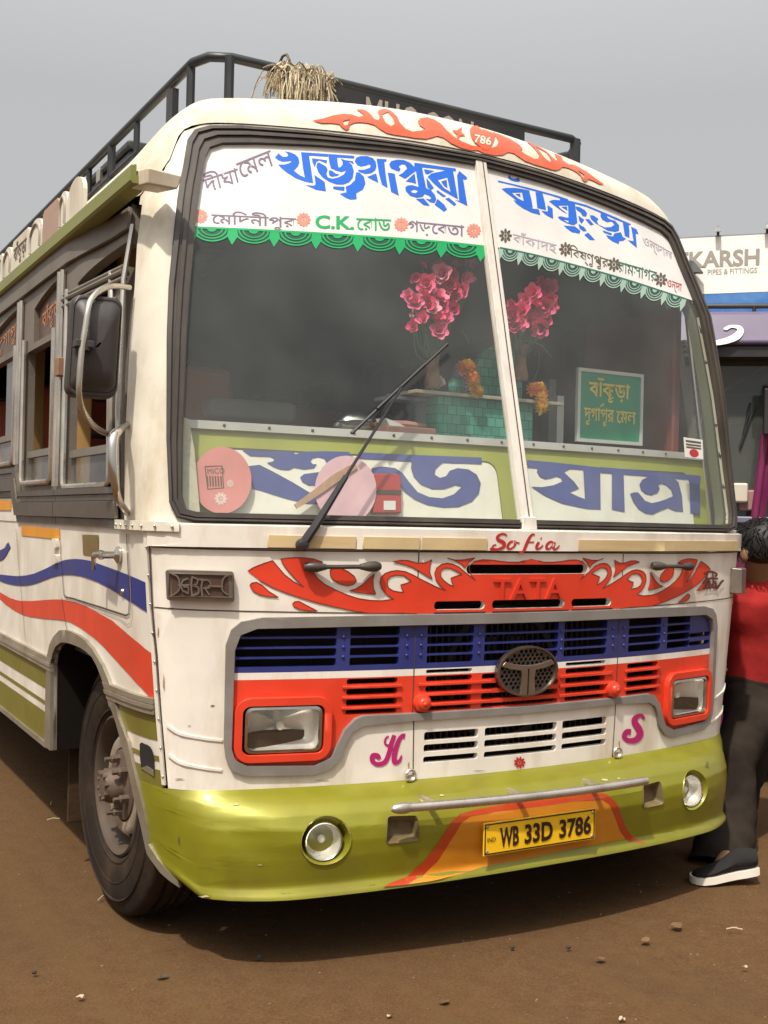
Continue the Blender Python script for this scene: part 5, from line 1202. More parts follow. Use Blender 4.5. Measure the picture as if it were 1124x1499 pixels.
# dashboard: painted board, olive band, riveted rail, top deck
DSK = Skin(lambda s, z: UP.P(s, z, -.075), -1.25, 1.25, 100, 1.2, 1.75, 22)
su = lambda x_: sx_(x_)
DB = sheet('dash_board', DSK, [(su(-1.07), 1.275)]+[(su(-1.07), 1.553)]+[(su(1.07), 1.553), (su(1.07), 1.275)], mat('olive_gloss_paint', (.36, .37, .075), .4, dirt=.3, dcol=(.25, .22, .06)), BUS, 0, .02, (), du=.08, dv=0)
CRB = mat('cream_gloss_board', (.80, .75, .66), .4, dirt=.3, dcol=(.55, .42, .26), dscale=(5, 5, 5))
for a0, a1 in ((-.995, -.03), (.03, .955)):
    sheet('board_border', DSK, rrect(su(a0), 1.25, su(a1), 1.503, .04), BROWNV, DB, .002, 0, (), du=.08, dv=0)
    sheet('lettered_board', DSK, rrect(su(a0)+.004, 1.25, su(a1)-.004, 1.497, .04), CRB, DB, .004, .002, (), du=.08, dv=0)
RAIL = sheet('dash_rail', DSK, [(su(-1.06), 1.552), (su(-1.06), 1.577), (su(1.06), 1.577), (su(1.06), 1.552)], mat('rail_aluminium', (.55, .52, .48), .4, metal=.3, dirt=.4, dcol=(.3, .25, .2)), DB, .012, .014, (), du=.06, dv=0, bevel=.003)
for i in range(15):
    mb = MB(); mb.ball(DSK.P(su(-.95+.135*i), 1.566, .013), .005, 8, 5); mb.obj('rivet', BROWNV, RAIL, True)
us = [su(-1.03+2.06*i/30) for i in range(31)]
a_ = [DSK.P(u, 1.570, .0) for u in us]; c2_ = [Vector((p.x*.98, p.y+.42, 1.570)) for p in a_]
mb = MB(); mb.add(a_+c2_+[p-Vector((0, 0, .35)) for p in c2_], [(i, i+1, 32+i, 31+i) for i in range(30)]+[(31+i, 32+i, 63+i, 62+i) for i in range(30)]); mb.obj('dash_top', LIN, BUS)
SHB = mat('slate_blue_lettering', (.085, .095, .27), .45, dirt=.25, dcol=(.2, .2, .3), dscale=(6, 6, 6))
P1 = [(236,206),(300,210),(385,211),(400,219),(425,212),(490,211),(562,213),(578,232),(555,258),(530,278),(500,300),(470,313),(440,315),(420,305),(413,290),(425,280),(448,277),(472,274),(490,262),(494,246),(486,233),(468,228),(450,232),(444,242),(452,250),(464,250),(455,262),(425,266),(395,260),(378,268),(352,266),(332,258),(312,246),(330,242),(336,234),(322,227),(290,226),(262,225)]
P2 = [(255,256),(290,252),(330,272),(390,305),(440,335),(500,358),(470,372),(430,370),(380,358),(330,343),(290,330),(268,326),(262,290)]
P3 = [(590,214),(760,222),(965,230),(965,250),(850,246),(836,256),(822,268),(822,282),(836,292),(854,288),(866,272),(890,262),(925,266),(950,282),(962,308),(956,340),(935,364),(895,380),(850,382),(800,374),(760,358),(728,332),(706,302),(690,284),(664,276),(640,280),(628,276),(632,262),(660,257),(700,262),(722,276),(740,298),(770,318),(810,330),(850,330),(880,322),(905,318),(890,338),(862,350),(830,352),(850,360),(890,352),(915,330),(925,312),(905,312),(875,318),(835,320),(795,312),(768,296),(754,275),(752,258),(760,242),(590,233)]
sheet('greeting_lettering', DSK, [DSK.px(fr('K', p)) for p in (P1, P2, [(590,214),(760,222),(965,230),(965,250),(760,243),(590,233)])], SHB, DB, .006, 0, (), du=.1, dv=0)
bh = [(752,240),(850,244),(838,252),(824,266),(822,282),(838,292),(856,287),(868,270),(892,262),(925,266),(950,282),(962,308),(956,340),(935,364),(895,380),(850,382),(800,374),(762,358),(730,334),(708,304),(692,285),(664,277),(640,281),(628,276),(632,262),(660,257),(702,262),(724,277),(744,304),(770,335),(805,350),(845,354),(880,342),(905,318),(885,314),(850,326),(815,326),(780,312),(758,288),(750,262)]
sheet('greeting_lettering', DSK, DSK.px(fr('K', bh)), SHB, DB, .0062, 0, (), du=.1, dv=0)
Y1 = [(88,568),(200,578),(400,600),(402,780),(340,776),(240,755),(165,722),(105,682),(150,684),(200,676),(238,660),(232,645),(214,638),(192,645),(165,650),(142,640),(130,620),(132,604),(88,600)]
sheet('greeting_lettering', DSK, [DSK.px(fr('M', p)) for p in (Y1, [(400,598),(830,634),(830,656),(400,622)], [(450,606),(500,610),(505,790),(450,780)], [(782,636),(826,645),(828,800),(786,795)],
   [(528,712),(545,706),(562,706),(576,722),(592,742),(620,752),(650,746),(680,736),(712,722),(704,694),(684,676),(664,668),(648,674),(655,690),(645,708),(620,718),(595,712),(574,695),(568,672),(580,652),(608,638),(650,630),(700,634),(735,662),(750,720),(755,790),(722,786),(690,772),(660,784),(625,800),(595,796),(565,778),(542,746)])], SHB, DB, .006, 0, [DSK.px(fr('M', h)) for h in ([(245,620),(270,606),(328,610),(335,735),(305,724),(268,706),(310,690),(288,660)],)], du=.1, dv=0)
# steering wheel, driver seat, engine cover, passenger seats
SWM = mat('black_bakelite', (.02, .018, .018), .35)
cs = Vector((-.58, .98, 1.50)); axs = Vector((0, -.55, .83)).normalized(); a = axs.orthogonal().normalized(); b2 = axs.cross(a)
mb = MB(); mb.tube([cs+(a*math.cos(q*math.pi/16)+b2*math.sin(q*math.pi/16))*.23 for q in range(33)], .013, 8)
for q in range(3): mb.tube([cs, cs+(a*math.cos(q*2.09+.5)+b2*math.sin(q*2.09+.5))*.23], .010, 6)
mb.tube([cs, cs-axs*.5], .02, 8); mb.obj('steering_wheel', SWM, BUS, True)
SEATM = mat('rust_red_seat_cloth', (.50, .115, .05), .7, dirt=.3, dcol=(.14, .04, .02), dscale=(7, 7, 7)); TUBE = mat('seat_tube_steel', (.09, .085, .08), .4, metal=.6)
def seat(x0, x1, y, h=1.86, m=SEATM):
    mb = MB(); mb.box((x0, y, 1.16), (x1, y+.44, 1.29)); st_ = mb.obj('seat', m, BUS, bevel=.04)
    mb = MB(); mb.hexa([(x0, y+.40, 1.26), (x1, y+.40, 1.26), (x1, y+.50, 1.26), (x0, y+.50, 1.26), (x0, y+.52, h), (x1, y+.52, h), (x1, y+.60, h), (x0, y+.60, h)]); mb.obj('seat_back', m, st_, bevel=.035)
    mb = MB()
    mb.tube([(x0+.02, y+.60, 1.3), (x0+.02, y+.66, h+.02), (x1-.02, y+.66, h+.02), (x1-.02, y+.60, 1.3)], .014, 8); mb.obj('seat_rail', TUBE, st_, True)
    mb = MB(); mb.tube([(x0+.05, y+.2, .84), (x0+.05, y+.2, 1.16)], .018, 6); mb.tube([(x1-.05, y+.2, .84), (x1-.05, y+.2, 1.16)], .018, 6); mb.obj('seat_leg', TUBE, st_, True)
seat(-.92, -.42, 1.02, 1.90)
for k in range(6):
    y = 2.05+.82*k
    for x0, x1 in ((-1.08, -.62), (-.60, -.16), (.20, .64), (.66, 1.08)): seat(x0, x1, y, 1.88)
mb = MB(); mb.box((-.36, .75, .84), (.36, 1.9, 1.30)); mb.obj('engine_cover', mat('grey_vinyl_cover', (.20, .20, .185), .6), BUS, bevel=.05)
mb = MB(); p0 = ony(fr('K', [(130, 45)])[0], 1.45); p1 = ony(fr('K', [(395, 110)])[0], 1.45); mb.box((p0.x, 1.40, p1.z-.02), (p1.x, 1.55, p0.z)); mb.obj('cabin_bulkhead_pad', mat('pale_grey_pad', (.42, .43, .40), .7), BUS, bevel=.025)
# wooden posts and partition bars seen through the door window
WP = mat('yellow_pine_post', (.50, .30, .10), .55, dirt=.5, dcol=(.25, .12, .04), dscale=(12, 12, 2))
for yv, xv in ((1.60, -1.02), (2.42, -1.02), (1.16, -.98)):
    mb = MB(); mb.box((xv-.04, yv-.025, .84), (xv+.025, yv+.035, 2.4)); mb.obj('wooden_post', WP, BUS, bevel=.004)
mb = MB()
for z in (1.45, 1.60, 1.75): mb.tube([(-1.0, 1.72, z), (-.4, 1.72, z)], .012, 6)
for k in range(6): mb.tube([(-.98+.1*k, 1.72, 1.45), (-.98+.1*k, 1.72, 1.78)], .007, 6)
mb.obj('partition_grille', TUBE, BUS, True)
# ------------------------------------------------------------------ wipers
def wiper(pivot, armtip, b0, b1, off=.05):
    u, v = LOW.px1(pivot); p = LOW.P(u, v, .02); n = LOW.nrm(u, v)
    u2, v2 = UP.px1(armtip); t_ = UP.P(u2, v2, .045)
    mb = MB(); mb.lathe([(.016, -.02), (.018, .0), (.018, .02), (.012, .028), (0, .03)], p, n, 14)
    mid = p.lerp(t_, .42)+n*.012
    mb.tube([p+n*.012, p.lerp(t_, .12)+n*.022, mid], [.015, .013, .009], 8); wp = mb.obj('wiper_arm', BLACK, BUS, True)
    mb = MB(); mb.tube([mid, t_+n*.004, t_], [.005, .004, .004], 6); mb.obj('wiper_rod', BLACK, wp, True)
    pts = []
    for k in range(9):
        q = (b0[0]+(b1[0]-b0[0])*k/8, b0[1]+(b1[1]-b0[1])*k/8); uu, vv_ = UP.px1(q); pts.append(UP.P(uu, vv_, .020))
    mb = MB(); mb.tube(pts, .0055, 6); mb.tube([q+Vector((0, -.011, .006)) for q in pts[2:7]], .0055, 6)
    mb.tube([pts[4], t_], .006, 6); mb.obj('wiper_blade', BLACK, wp, True)
wiper((439, 797), (578, 575), (511, 637), (650, 507))
# little notice stickers on the glass
stq = UP.px([(1000, 640), (1028, 644), (1029, 672), (1002, 669)])
sk_ = sheet('glass_sticker', UP, stq, BANW, PANES[1], .0012, 0, (), du=0, dv=0)
for k, (a, b_) in enumerate(((.12, .22), (.30, .38), (.44, .52))):
    A_, B_, C_, D_ = (Vector(q) for q in stq); L_ = lambda s_, t_: tuple((A_*(1-s_)+B_*s_)*(1-t_)+(D_*(1-s_)+C_*s_)*t_)
    sheet('sticker_line', UP, [L_(.1, a), L_(.9, a), L_(.9, b_), L_(.1, b_)], BROWNV, sk_, .0018, 0, (), du=0, dv=0)
sheet('sticker_seal', UP, [L_(.5+.25*math.cos(q), .75+.2*math.sin(q)) for q in [i*math.pi/7 for i in range(14)]], REDL, sk_, .0018, 0, (), du=0, dv=0)
# ------------------------------------------------------------------ roof rack (part of the bus) with sign board
RK = mat('black_rack_paint', (.022, .024, .026), .42, metal=.2, dirt=.4, dcol=(.07, .06, .05))
xr_, yf, zr_ = .825, .86, 2.885
mb = MB()
rail = [(-xr_, 6.9, zr_), (-xr_, 4, zr_), (-xr_, 1.2, zr_), (-xr_, .98, zr_), (-xr_+.03, .90, zr_), (-xr_+.10, .865, zr_), (-.4, yf, zr_), (0, yf, zr_), (.4, yf, zr_), (xr_-.05, yf, zr_), (xr_, .88, zr_-.005), (xr_+.02, .95, zr_-.03), (xr_, 1.2, zr_), (xr_, 4, zr_), (xr_, 6.9, zr_), (-xr_, 6.9, zr_)]
mb.tube(rail, .0175, 10); RKO = mb.obj('roof_rack', RK, BUS, True)
def rt_(x_): 
    for i in range(60):
        t_ = i/60
        if ti(Rr, t_)[0] >= abs(x_): return ti(Rr, t_)[1]
    return 2.3
def post(x_, y_, r_=.0135, flat=None):
    mb = MB(); zb_ = rt_(x_)-.06
    if y_ < 1.3: zb_ -= .12
    if flat: mb.box((x_-.012, y_-flat, zb_), (x_+.012, y_+flat, zr_-.03))
    else: mb.tube([(x_, y_, zb_), (x_, y_, zr_)], r_, 8)
    mb.obj('rack_post', RK, RKO, True)
def ypx(p, x_=-xr_): return onx(p, x_).y
post(-xr_, ypx((279, 130)), .016); post(-xr_, ypx((252, 160)), flat=.035); post(-xr_, ypx((200, 205))); post(-xr_, ypx((163, 240)), .018); post(-xr_, ypx((130, 275)))
for k in range(6): post(-xr_, 3.2+.7*k)
for k in range(8): post(xr_, 1.2+.75*k)
post(ony((335, 130), yf).x, yf, .018); post(ony((842, 205), yf).x, yf, .022)
mb = MB(); mb.tube([(-xr_, 1.6, 2.74), (-xr_, 6.9, 2.74)], .014, 8); mb.tube([(xr_, 1.0, 2.74), (xr_, 6.9, 2.74)], .014, 8); mb.obj('rack_mid_rail', RK, RKO, True)
bx0 = ony((484, 124), yf).x; bx1 = ony((765, 215), yf).x
mb = MB(); mb.box((bx0, yf-.012, 2.60), (bx1, yf+.012, zr_-.01)); BRD = mb.obj('rack_sign_board', BLACK, RKO)
lx0 = ony((533, 150), yf).x; lx1 = ony((690, 195), yf).x
lettering('sign_lettering', 'MHC CON', [(lx0, zr_-.030), (lx1, zr_-.030), (lx0, zr_-.175)], lambda p, d: Vector((p[0], yf-.0145, p[1])), mat('grey_sign_lettering', (.30, .26, .23), .5), BRD, bold=.02)
# route boards standing along the gutter on the left
def board(y0, y1, m, arched, zt_=2.42):
    h0 = 2.292
    if arched: pts = [(y0, h0)]+[(y0+(y1-y0)*.5*(1-math.cos(math.pi*i/10)), zt_-.06+.06*math.sin(math.pi*i/10)) for i in range(11)]+[(y1, h0)]
    else: pts = [(y0, h0), (y0, zt_-.015), (y0+.02, zt_), (y1-.02, zt_), (y1, zt_-.015), (y1, h0)]
    n = len(pts); v = [(-1.212, a, b_) for a, b_ in pts]+[(-1.198, a, b_) for a, b_ in pts]
    return mobj('route_board', v, [tuple(range(n))[::-1], tuple(range(n, 2*n))]+[(i, (i+1) % n, n+(i+1) % n, n+i) for i in range(n)], m, BUS)
rbs = [board(.93, 1.14, CREAM, True, 2.425), board(1.14, 1.27, CREAM, True, 2.42), board(1.275, 1.52, mat('faded_brown_board', (.36, .24, .18), .6, dirt=.5, dcol=(.2, .12, .08)), False), board(1.53, 1.75, CREAM, True), board(1.76, 2.08, CREAM, False), board(2.09, 2.28, CREAM, True), board(2.29, 2.75, CREAM, False)]
for b3, y0, y1, tx_ in ((rbs[4], 1.80, 2.05, 'বাঁকুড়া'), (rbs[6], 2.33, 2.7, 'খড়গপুর')):
    lettering('board_lettering', tx_, [(y1, 2.405), (y0, 2.405), (y1, 2.305)], lambda p, d: Vector((-1.2135, p[0], p[1])), BROWNV, b3, bold=.01)
for b3, y0, y1 in ((rbs[1], 1.14, 1.27), (rbs[3], 1.53, 1.75), (rbs[5], 2.09, 2.28)):
    mb = MB(); yc = (y0+y1)/2; hw2 = (y1-y0)/2-.03; mb.tube([(-1.214, yc-hw2, 2.30), (-1.214, yc-hw2, 2.37), (-1.214, yc, 2.402), (-1.214, yc+hw2, 2.37), (-1.214, yc+hw2, 2.30)], .006, 6, sm=4); mb.obj('board_moulding', mat('grey_moulding', (.32, .29, .24), .5), b3, True)
# ================================================================== loose things on the dashboard
PET = [mat('pink_petal_'+n_, c, .55, mott=.15) for n_, c in (('deep', (.70, .05, .16)), ('rose', (.80, .13, .27)), ('pale', (.85, .32, .40)))]
LEAF = mat('plastic_leaf', (.07, .16, .045), .45, mott=.2); LEAF2 = mat('pale_plastic_leaf', (.22, .32, .12), .45, mott=.2)
def petal(mb, c, d, up, L_, W_, curl):
    d = d.normalized(); s_ = d.cross(up).normalized(); n = s_.cross(d)
    v = []; nn = 5
    for i in range(nn):
        t_ = i/(nn-1); w_ = W_*math.sin(math.pi*(.12+.80*t_))**.8; z = curl*(t_*t_)*L_
        p = c+d*L_*t_+n*z
        v += [p-s_*w_+n*w_*.35, p, p+s_*w_+n*w_*.35]
    f = []
    for i in range(nn-1):
        for k in (0, 1): f.append((i*3+k, i*3+k+1, (i+1)*3+k+1, (i+1)*3+k))
    mb.add(v, f)
def blossom_mesh(r, face):
    mb = MB(); a = face.orthogonal().normalized(); b_ = face.cross(a)
    for ring, (n, el, L_) in enumerate(((6, .35, 1.0), (5, .9, .8), (4, 1.7, .6))):
        for k in range(n):
            t_ = 2*math.pi*k/n+ring*.5+random.uniform(-.15, .15); d = (a*math.cos(t_)+b_*math.sin(t_))+face*el
            petal(mb, Vector((0, 0, 0)), d, face, r*L_*random.uniform(.85, 1.1), r*.42, random.uniform(.1, .35))
    return mb
def bouquet(label, base, spots, leaves, n_small):
    root = empty('flower_vase', base, label, 'flower vase', 'artificial flower vases on the dashboard shrine')
    b = Vector(base); mb = MB(); mb.lathe([(.0, 0), (.026, 0), (.030, .02), (.022, .06), (.020, .10), (.028, .13), (.024, .13), (.016, .09), (0, .08)], b, (0, 0, 1), 20); mb.obj('vase', mat('brown_vase', (.22, .12, .07), .35, mott=.2), root, True)
    ms = MB()
    for p, r, k in spots:
        q = b.lerp(p, .45)+Vector((random.uniform(-.02, .02), .02, .02)); ms.tube([b+Vector((0, 0, .09)), q, p], .0025, 5, sm=3)
    ms.obj('stems', LEAF, root, True)
    for i, (p, r, k) in enumerate(spots):
        face = (CAM-p).normalized()*.8+Vector((random.uniform(-.6, .6), random.uniform(-.2, .3), random.uniform(-.1, .6))); face.normalize()
        m_ = blossom_mesh(r, face); o = mobj('blossom', [v+p for v in m_.v], m_.f, PET[k], root, True, 80)
    ml = MB()
    for p, d, L_ in leaves: petal(ml, p, d, Vector((0, -.3, 1)), L_, L_*.14, -.5)
    ml.obj('leaves', LEAF2, root, True, 80)
ysh = .45
def spots_from(px_list, y0):
    out = []
    for (x_, y_, r, k) in px_list:
        q_ = (540+x_/3.1222, 340+y_/3.1222); zz_ = ony(q_, .4).z; p = ony(q_, .086+.25*(zz_-1.288)+random.uniform(.05, .10)); out.append((p, r*1.12, k))
    return out
s1 = spots_from([(340,190,.040,2),(262,240,.038,1),(435,205,.030,1),(205,325,.036,1),(345,285,.042,1),(265,330,.040,0),(330,345,.034,0),(435,275,.034,1),(300,395,.036,0),(320,450,.032,1),(210,205,.024,0),(480,150,.018,2),(245,160,.016,0),(290,155,.014,0),(390,150,.015,0),(455,145,.015,2),(475,222,.016,2),(205,430,.024,0),(390,350,.03,0),(235,370,.03,2),(375,240,.03,0),(300,225,.03,0),(240,290,.03,1),(390,300,.032,1),(375,200,.028,0),(310,300,.034,1),(250,400,.026,1),(285,350,.03,2),(400,255,.03,0),(350,400,.028,1),(180,290,.022,1),(330,150,.02,1)], ysh+.02)
vz = ony((540+290/3.1222, 340+715/3.1222), ysh)
bouquet('vase of pink cloth roses left of the windscreen divider, the larger bunch', (vz.x, ysh, vz.z), s1, [(ony((540+400/3.12, 340+440/3.12), ysh), Vector((.8, 0, -.2)), .07), (ony((540+190/3.12, 340+350/3.12), ysh), Vector((.6, 0, -.4)), .06), (ony((540+400/3.12, 340+380/3.12), ysh), Vector((.3, 0, .8)), .08), (ony((540+350/3.12, 340+110/3.12), ysh), Vector((.2, 0, .9)), .05)], 5)
s2 = spots_from([(820,255,.036,1),(750,280,.034,1),(850,185,.016,2),(800,340,.042,1),(700,365,.036,0),(660,380,.034,0),(790,435,.038,1),(735,400,.034,0),(665,430,.032,0),(830,350,.030,0),(780,300,.03,0),(845,260,.02,1),(690,420,.028,1),(655,330,.02,0),(745,450,.024,1),(720,310,.03,1),(840,310,.028,0),(760,340,.032,0),(700,400,.028,2),(815,400,.026,1),(660,350,.024,1),(790,230,.02,0)], ysh+.02)
vz2 = ony((540+690/3.1222, 340+680/3.1222), ysh)
bouquet('vase of pink cloth flowers with long drooping green leaves right of the windscreen divider', (vz2.x, ysh, vz2.z), s2, [(ony((540+720/3.12, 340+500/3.12), ysh-.02), Vector((.9, 0, .1)), .12), (ony((540+770/3.12, 340+540/3.12), ysh-.02), Vector((.35, 0, -.9)), .11), (ony((540+700/3.12, 340+470/3.12), ysh-.02), Vector((.2, 0, .6)), .06), (ony((540+680/3.12, 340+480/3.12), ysh-.02), Vector((.9, 0, -.3)), .06)], 4)
# dashboard shrine of green tiles
TILE = bpy.data.materials.new('green_shrine_tile'); TILE.use_nodes = True; t = TILE.node_tree; bb = t.nodes['Principled BSDF']
tcx = t.nodes.new('ShaderNodeTexCoord'); mpp = t.nodes.new('ShaderNodeMapping'); mpp.inputs['Scale'].default_value = (1, 1, 1); mpp.inputs['Rotation'].default_value = (math.radians(90), 0, 0)
t.links.new(tcx.outputs['Object'], mpp.inputs[0]); bt_ = t.nodes.new('ShaderNodeTexBrick'); bt_.inputs['Scale'].default_value = 22; bt_.inputs['Color1'].default_value = (.03, .24, .16, 1); bt_.inputs['Color2'].default_value = (.10, .40, .29, 1); bt_.inputs['Mortar'].default_value = (.015, .11, .075, 1); bt_.inputs['Mortar Size'].default_value = .03; bt_.inputs['Brick Width'].default_value = .8; bt_.inputs['Row Height'].default_value = .7
t.links.new(mpp.outputs[0], bt_.inputs['Vector']); t.links.new(bt_.outputs[0], bb.inputs['Base Color']); bb.inputs['Roughness'].default_value = .25
a0 = ony((637, 577), .46); a1 = ony((776, 582), .46)
zt_ = ony((700, 580), .46).z; zb0 = 1.572
SHR = empty('dashboard_shrine', ((a0.x+a1.x)/2, .5, zb0), 'small shrine of glossy green tiles on the dashboard behind the windscreen divider', 'shrine')
mb = MB(); mb.box((a0.x, .44, zb0), (a1.x, .60, zt_-.012)); mb.obj('tiled_base', TILE, SHR, bevel=.004)
mb = MB(); q0 = ony((604, 578), .44).x; q1 = ony((820, 588), .44).x; mb.box((q0, .42, zt_-.012), (q1, .62, zt_)); mb.obj('shelf', mat('wood_shelf_edge', (.42, .36, .28), .5), SHR, bevel=.002)
b0 = ony((694, 560), .55); b1 = ony((762, 560), .55); top = ony((722, 505), .55).z
v = []; n = 12; arc_ = [(b0.x, zt_)]+[((b0.x+b1.x)/2-(b1.x-b0.x)/2*math.cos(math.pi*i/n), zt_+(top-zt_)*(.45+.55*math.sin(math.pi*i/n))) for i in range(n+1)]+[(b1.x, zt_)]
m_ = len(arc_); mobj('arched_back', [(a, .54, b_) for a, b_ in arc_]+[(a, .57, b_) for a, b_ in arc_], [tuple(range(m_))[::-1], tuple(range(m_, 2*m_))]+[(i, (i+1) % m_, m_+(i+1) % m_, m_+i) for i in range(m_)], TILE, SHR)
mb = MB(); p = ony((668, 562), .46); mb.ball((p.x, .46, zt_+.03), (.035, .02, .035), 14, 8); mb.obj('small_arch', TILE, SHR, True)
mb = MB(); p = ony((672, 545), .50); mb.hexa([(p.x-.04, .5, zt_), (p.x+.035, .5, zt_), (p.x+.035, .52, zt_), (p.x-.04, .52, zt_), (p.x-.01, .5, zt_+.11), (p.x+.055, .5, zt_+.11), (p.x+.055, .52, zt_+.11), (p.x-.01, .52, zt_+.11)])
tag(mb.obj('picture_card', mat('violet_card', (.13, .07, .34), .4), None), 'violet picture card leaning on the shrine shelf by the marigolds', 'card')
mb = MB()
pc = ony((640, 558), .47)
for k in range(26): mb.ball(pc+Vector((random.gauss(0, .012), random.gauss(0, .008), random.gauss(0, .016)-.006)), random.uniform(.006, .010), 6, 4)
tag(mb.obj('jasmine_garland', mat('cream_petal', (.66, .58, .45), .7), None, True), 'crumpled bunch of cream white flowers on the shrine shelf beside the violet card', 'flowers')
def garland(pts, label):
    root = empty('marigold_garland', pts[-1], label, 'garland', 'marigold garlands on the dashboard shrine'); P_ = catmull(pts, 5)
    cols = [mat('marigold_orange', (.95, .33, .012), .6, mott=.2), mat('marigold_yellow', (.97, .60, .03), .6, mott=.2)]
    tot = len(P_)
    for i in range(0, tot, 2):
        mb = MB(); c = P_[i]+Vector((random.gauss(0, .004), random.gauss(0, .003), 0)); R0 = random.uniform(.019, .024)
        for k in range(26):
            z = 1-2*(k+.5)/26; r_ = math.sqrt(1-z*z); th = k*2.4; d = Vector((r_*math.cos(th), r_*math.sin(th), z)); petal(mb, c+d*R0*.45, d, Vector((.3, .2, 1)), R0*.7, R0*.30, .4)
        mb.obj('marigold_head', cols[1 if i > tot*.55 or random.random() < .3 else 0], root, True, 80)
garland([ony((676, 540), .42), ony((686, 537), .415), ony((690, 555), .41), ony((695, 568), .41), ony((700, 574), .41)], 'orange marigold garland hanging over the shrine left of the windscreen divider')
garland([ony((782, 570), .42), ony((790, 569), .415), ony((793, 583), .41), ony((792, 600), .41)], 'orange and yellow marigold garland hanging right of the windscreen divider')
mb = MB(); p = ony((566, 600), .52); mb.ball((p.x-.1, .55, 1.60), (.085, .06, .055), 18, 10); mb.lathe([(.075, 1.60), (.082, 1.612), (.07, 1.617)], (p.x-.1, .55, 0), (0, 0, 1), 20)
tag(mb.obj('steel_bowl', CHROME, None, True), 'round steel bowl on the dashboard behind the wiper', 'bowl')
mb = MB(); p0, p1 = ony((563, 604), .44), ony((635, 610), .44); mb.box((p0.x, .42, 1.572), (p1.x, .58, 1.60)); tag(mb.obj('wooden_box', mat('red_brown_box', (.26, .13, .10), .55, mott=.2), None, bevel=.004), 'low reddish brown box on the dashboard left of the green shrine', 'box')
mb = MB(); p0, p1 = ony((575, 600), .45), ony((634, 606), .45); mb.tube([(p0.x, .47, 1.612), ((p0.x+p1.x)/2, .49, 1.614), (p1.x, .50, 1.612)], [.010, .013, .010], 8); tag(mb.obj('rolled_cloth', mat('dull_pink_cloth', (.42, .22, .17), .8), None, True), 'dull pink rolled cloth lying on the low brown box', 'cloth')
mb = MB(); p = ony((572, 598), .44); mb.hexa([(p.x-.01, .43, 1.601), (p.x+.05, .43, 1.601), (p.x+.05, .5, 1.603), (p.x-.01, .5, 1.603), (p.x-.025, .43, 1.625), (p.x+.03, .43, 1.610), (p.x+.03, .5, 1.612), (p.x-.025, .5, 1.627)]); tag(mb.obj('paper_scrap', BANW, None), 'crumpled white paper on the low brown box beside the shrine', 'paper')
mb = MB(); p0, p1 = ony((573, 578), .5), ony((630, 585), .5); mb.box((p0.x, .5, p0.z-.012), (p1.x, .62, p0.z)); mb.box((p1.x-.02, .52, 1.572), (p1.x, .56, p0.z-.012)); tag(mb.obj('book_tray', mat('grey_blue_tray', (.25, .28, .34), .5), None), 'grey blue tray held on a bracket left of the green shrine', 'tray')
# green destination board
gq = [ony(p, .52) for p in ((851, 543), (936, 553), (937, 648), (846, 641))]
xl_, xr2 = (gq[0].x+gq[3].x)/2, (gq[1].x+gq[2].x)/2; zb1, zt1 = (gq[2].z+gq[3].z)/2, (gq[0].z+gq[1].z)/2
GB = empty('destination_board', ((xl_+xr2)/2, .53, zb1), 'green destination board with yellow lettering standing inside the right windscreen', 'sign board')
mb = MB(); e = .013
mb.box((xl_-e, .515, zb1-e), (xr2+e, .53, zb1)); mb.box((xl_-e, .515, zt1), (xr2+e, .53, zt1+e)); mb.box((xl_-e, .515, zb1), (xl_, .53, zt1)); mb.box((xr2, .515, zb1), (xr2+e, .53, zt1)); mb.obj('frame', mat('pale_aluminium_frame', (.62, .62, .58), .4), GB)
mb = MB(); mb.box((xl_, .520, zb1), (xr2, .528, zt1)); mb.obj('face_panel', mat('green_sign_face', (.012, .27, .14), .4), GB)
YL = mat('gold_yellow_lettering', (.80, .60, .10), .45); Wd, Hd = xr2-xl_, zt1-zb1
pu = lambda p, d: Vector((p[0], .5185, p[1]))
lettering('board_lettering', 'বাঁকুড়া', [(xl_+Wd*.14, zb1+Hd*.93), (xl_+Wd*.82, zb1+Hd*.93), (xl_+Wd*.14, zb1+Hd*.56)], pu, YL, GB, bold=.02)
lettering('board_lettering', 'দুগাপুর', [(xl_+Wd*.07, zb1+Hd*.48), (xl_+Wd*.56, zb1+Hd*.48), (xl_+Wd*.07, zb1+Hd*.20)], pu, YL, GB, bold=.015)
lettering('board_lettering', 'েমল', [(xl_+Wd*.60, zb1+Hd*.48), (xl_+Wd*.93, zb1+Hd*.48), (xl_+Wd*.60, zb1+Hd*.27)], pu, YL, GB, bold=.015)
mb = MB(); x_ = xl_+Wd*.33; mb.hexa([(x_-.004, .5175, zb1+Hd*.49), (x_+.003, .5175, zb1+Hd*.49), (x_+.003, .519, zb1+Hd*.49), (x_-.004, .519, zb1+Hd*.49), (x_+.014, .5175, zb1+Hd*.55), (x_+.021, .5175, zb1+Hd*.54), (x_+.021, .519, zb1+Hd*.54), (x_+.014, .519, zb1+Hd*.55)]); mb.obj('letter_stroke', YL, GB)
for dx, hh2, m2 in ((-.055, .2, 'pale_card'), (-.095, .26, 'dark_card')):
    mb = MB(); mb.box((xl_+dx-.02, .56, 1.572), (xl_+dx+.012, .60, 1.572+hh2)); tag(mb.obj('tall_ledger', mat(m2, (.50, .49, .45) if 'pale' in m2 else (.09, .085, .08), .6), None), ('narrow pale grey ledger' if 'pale' in m2 else 'taller dark grey ledger')+' standing upright left of the green destination board', 'ledger')
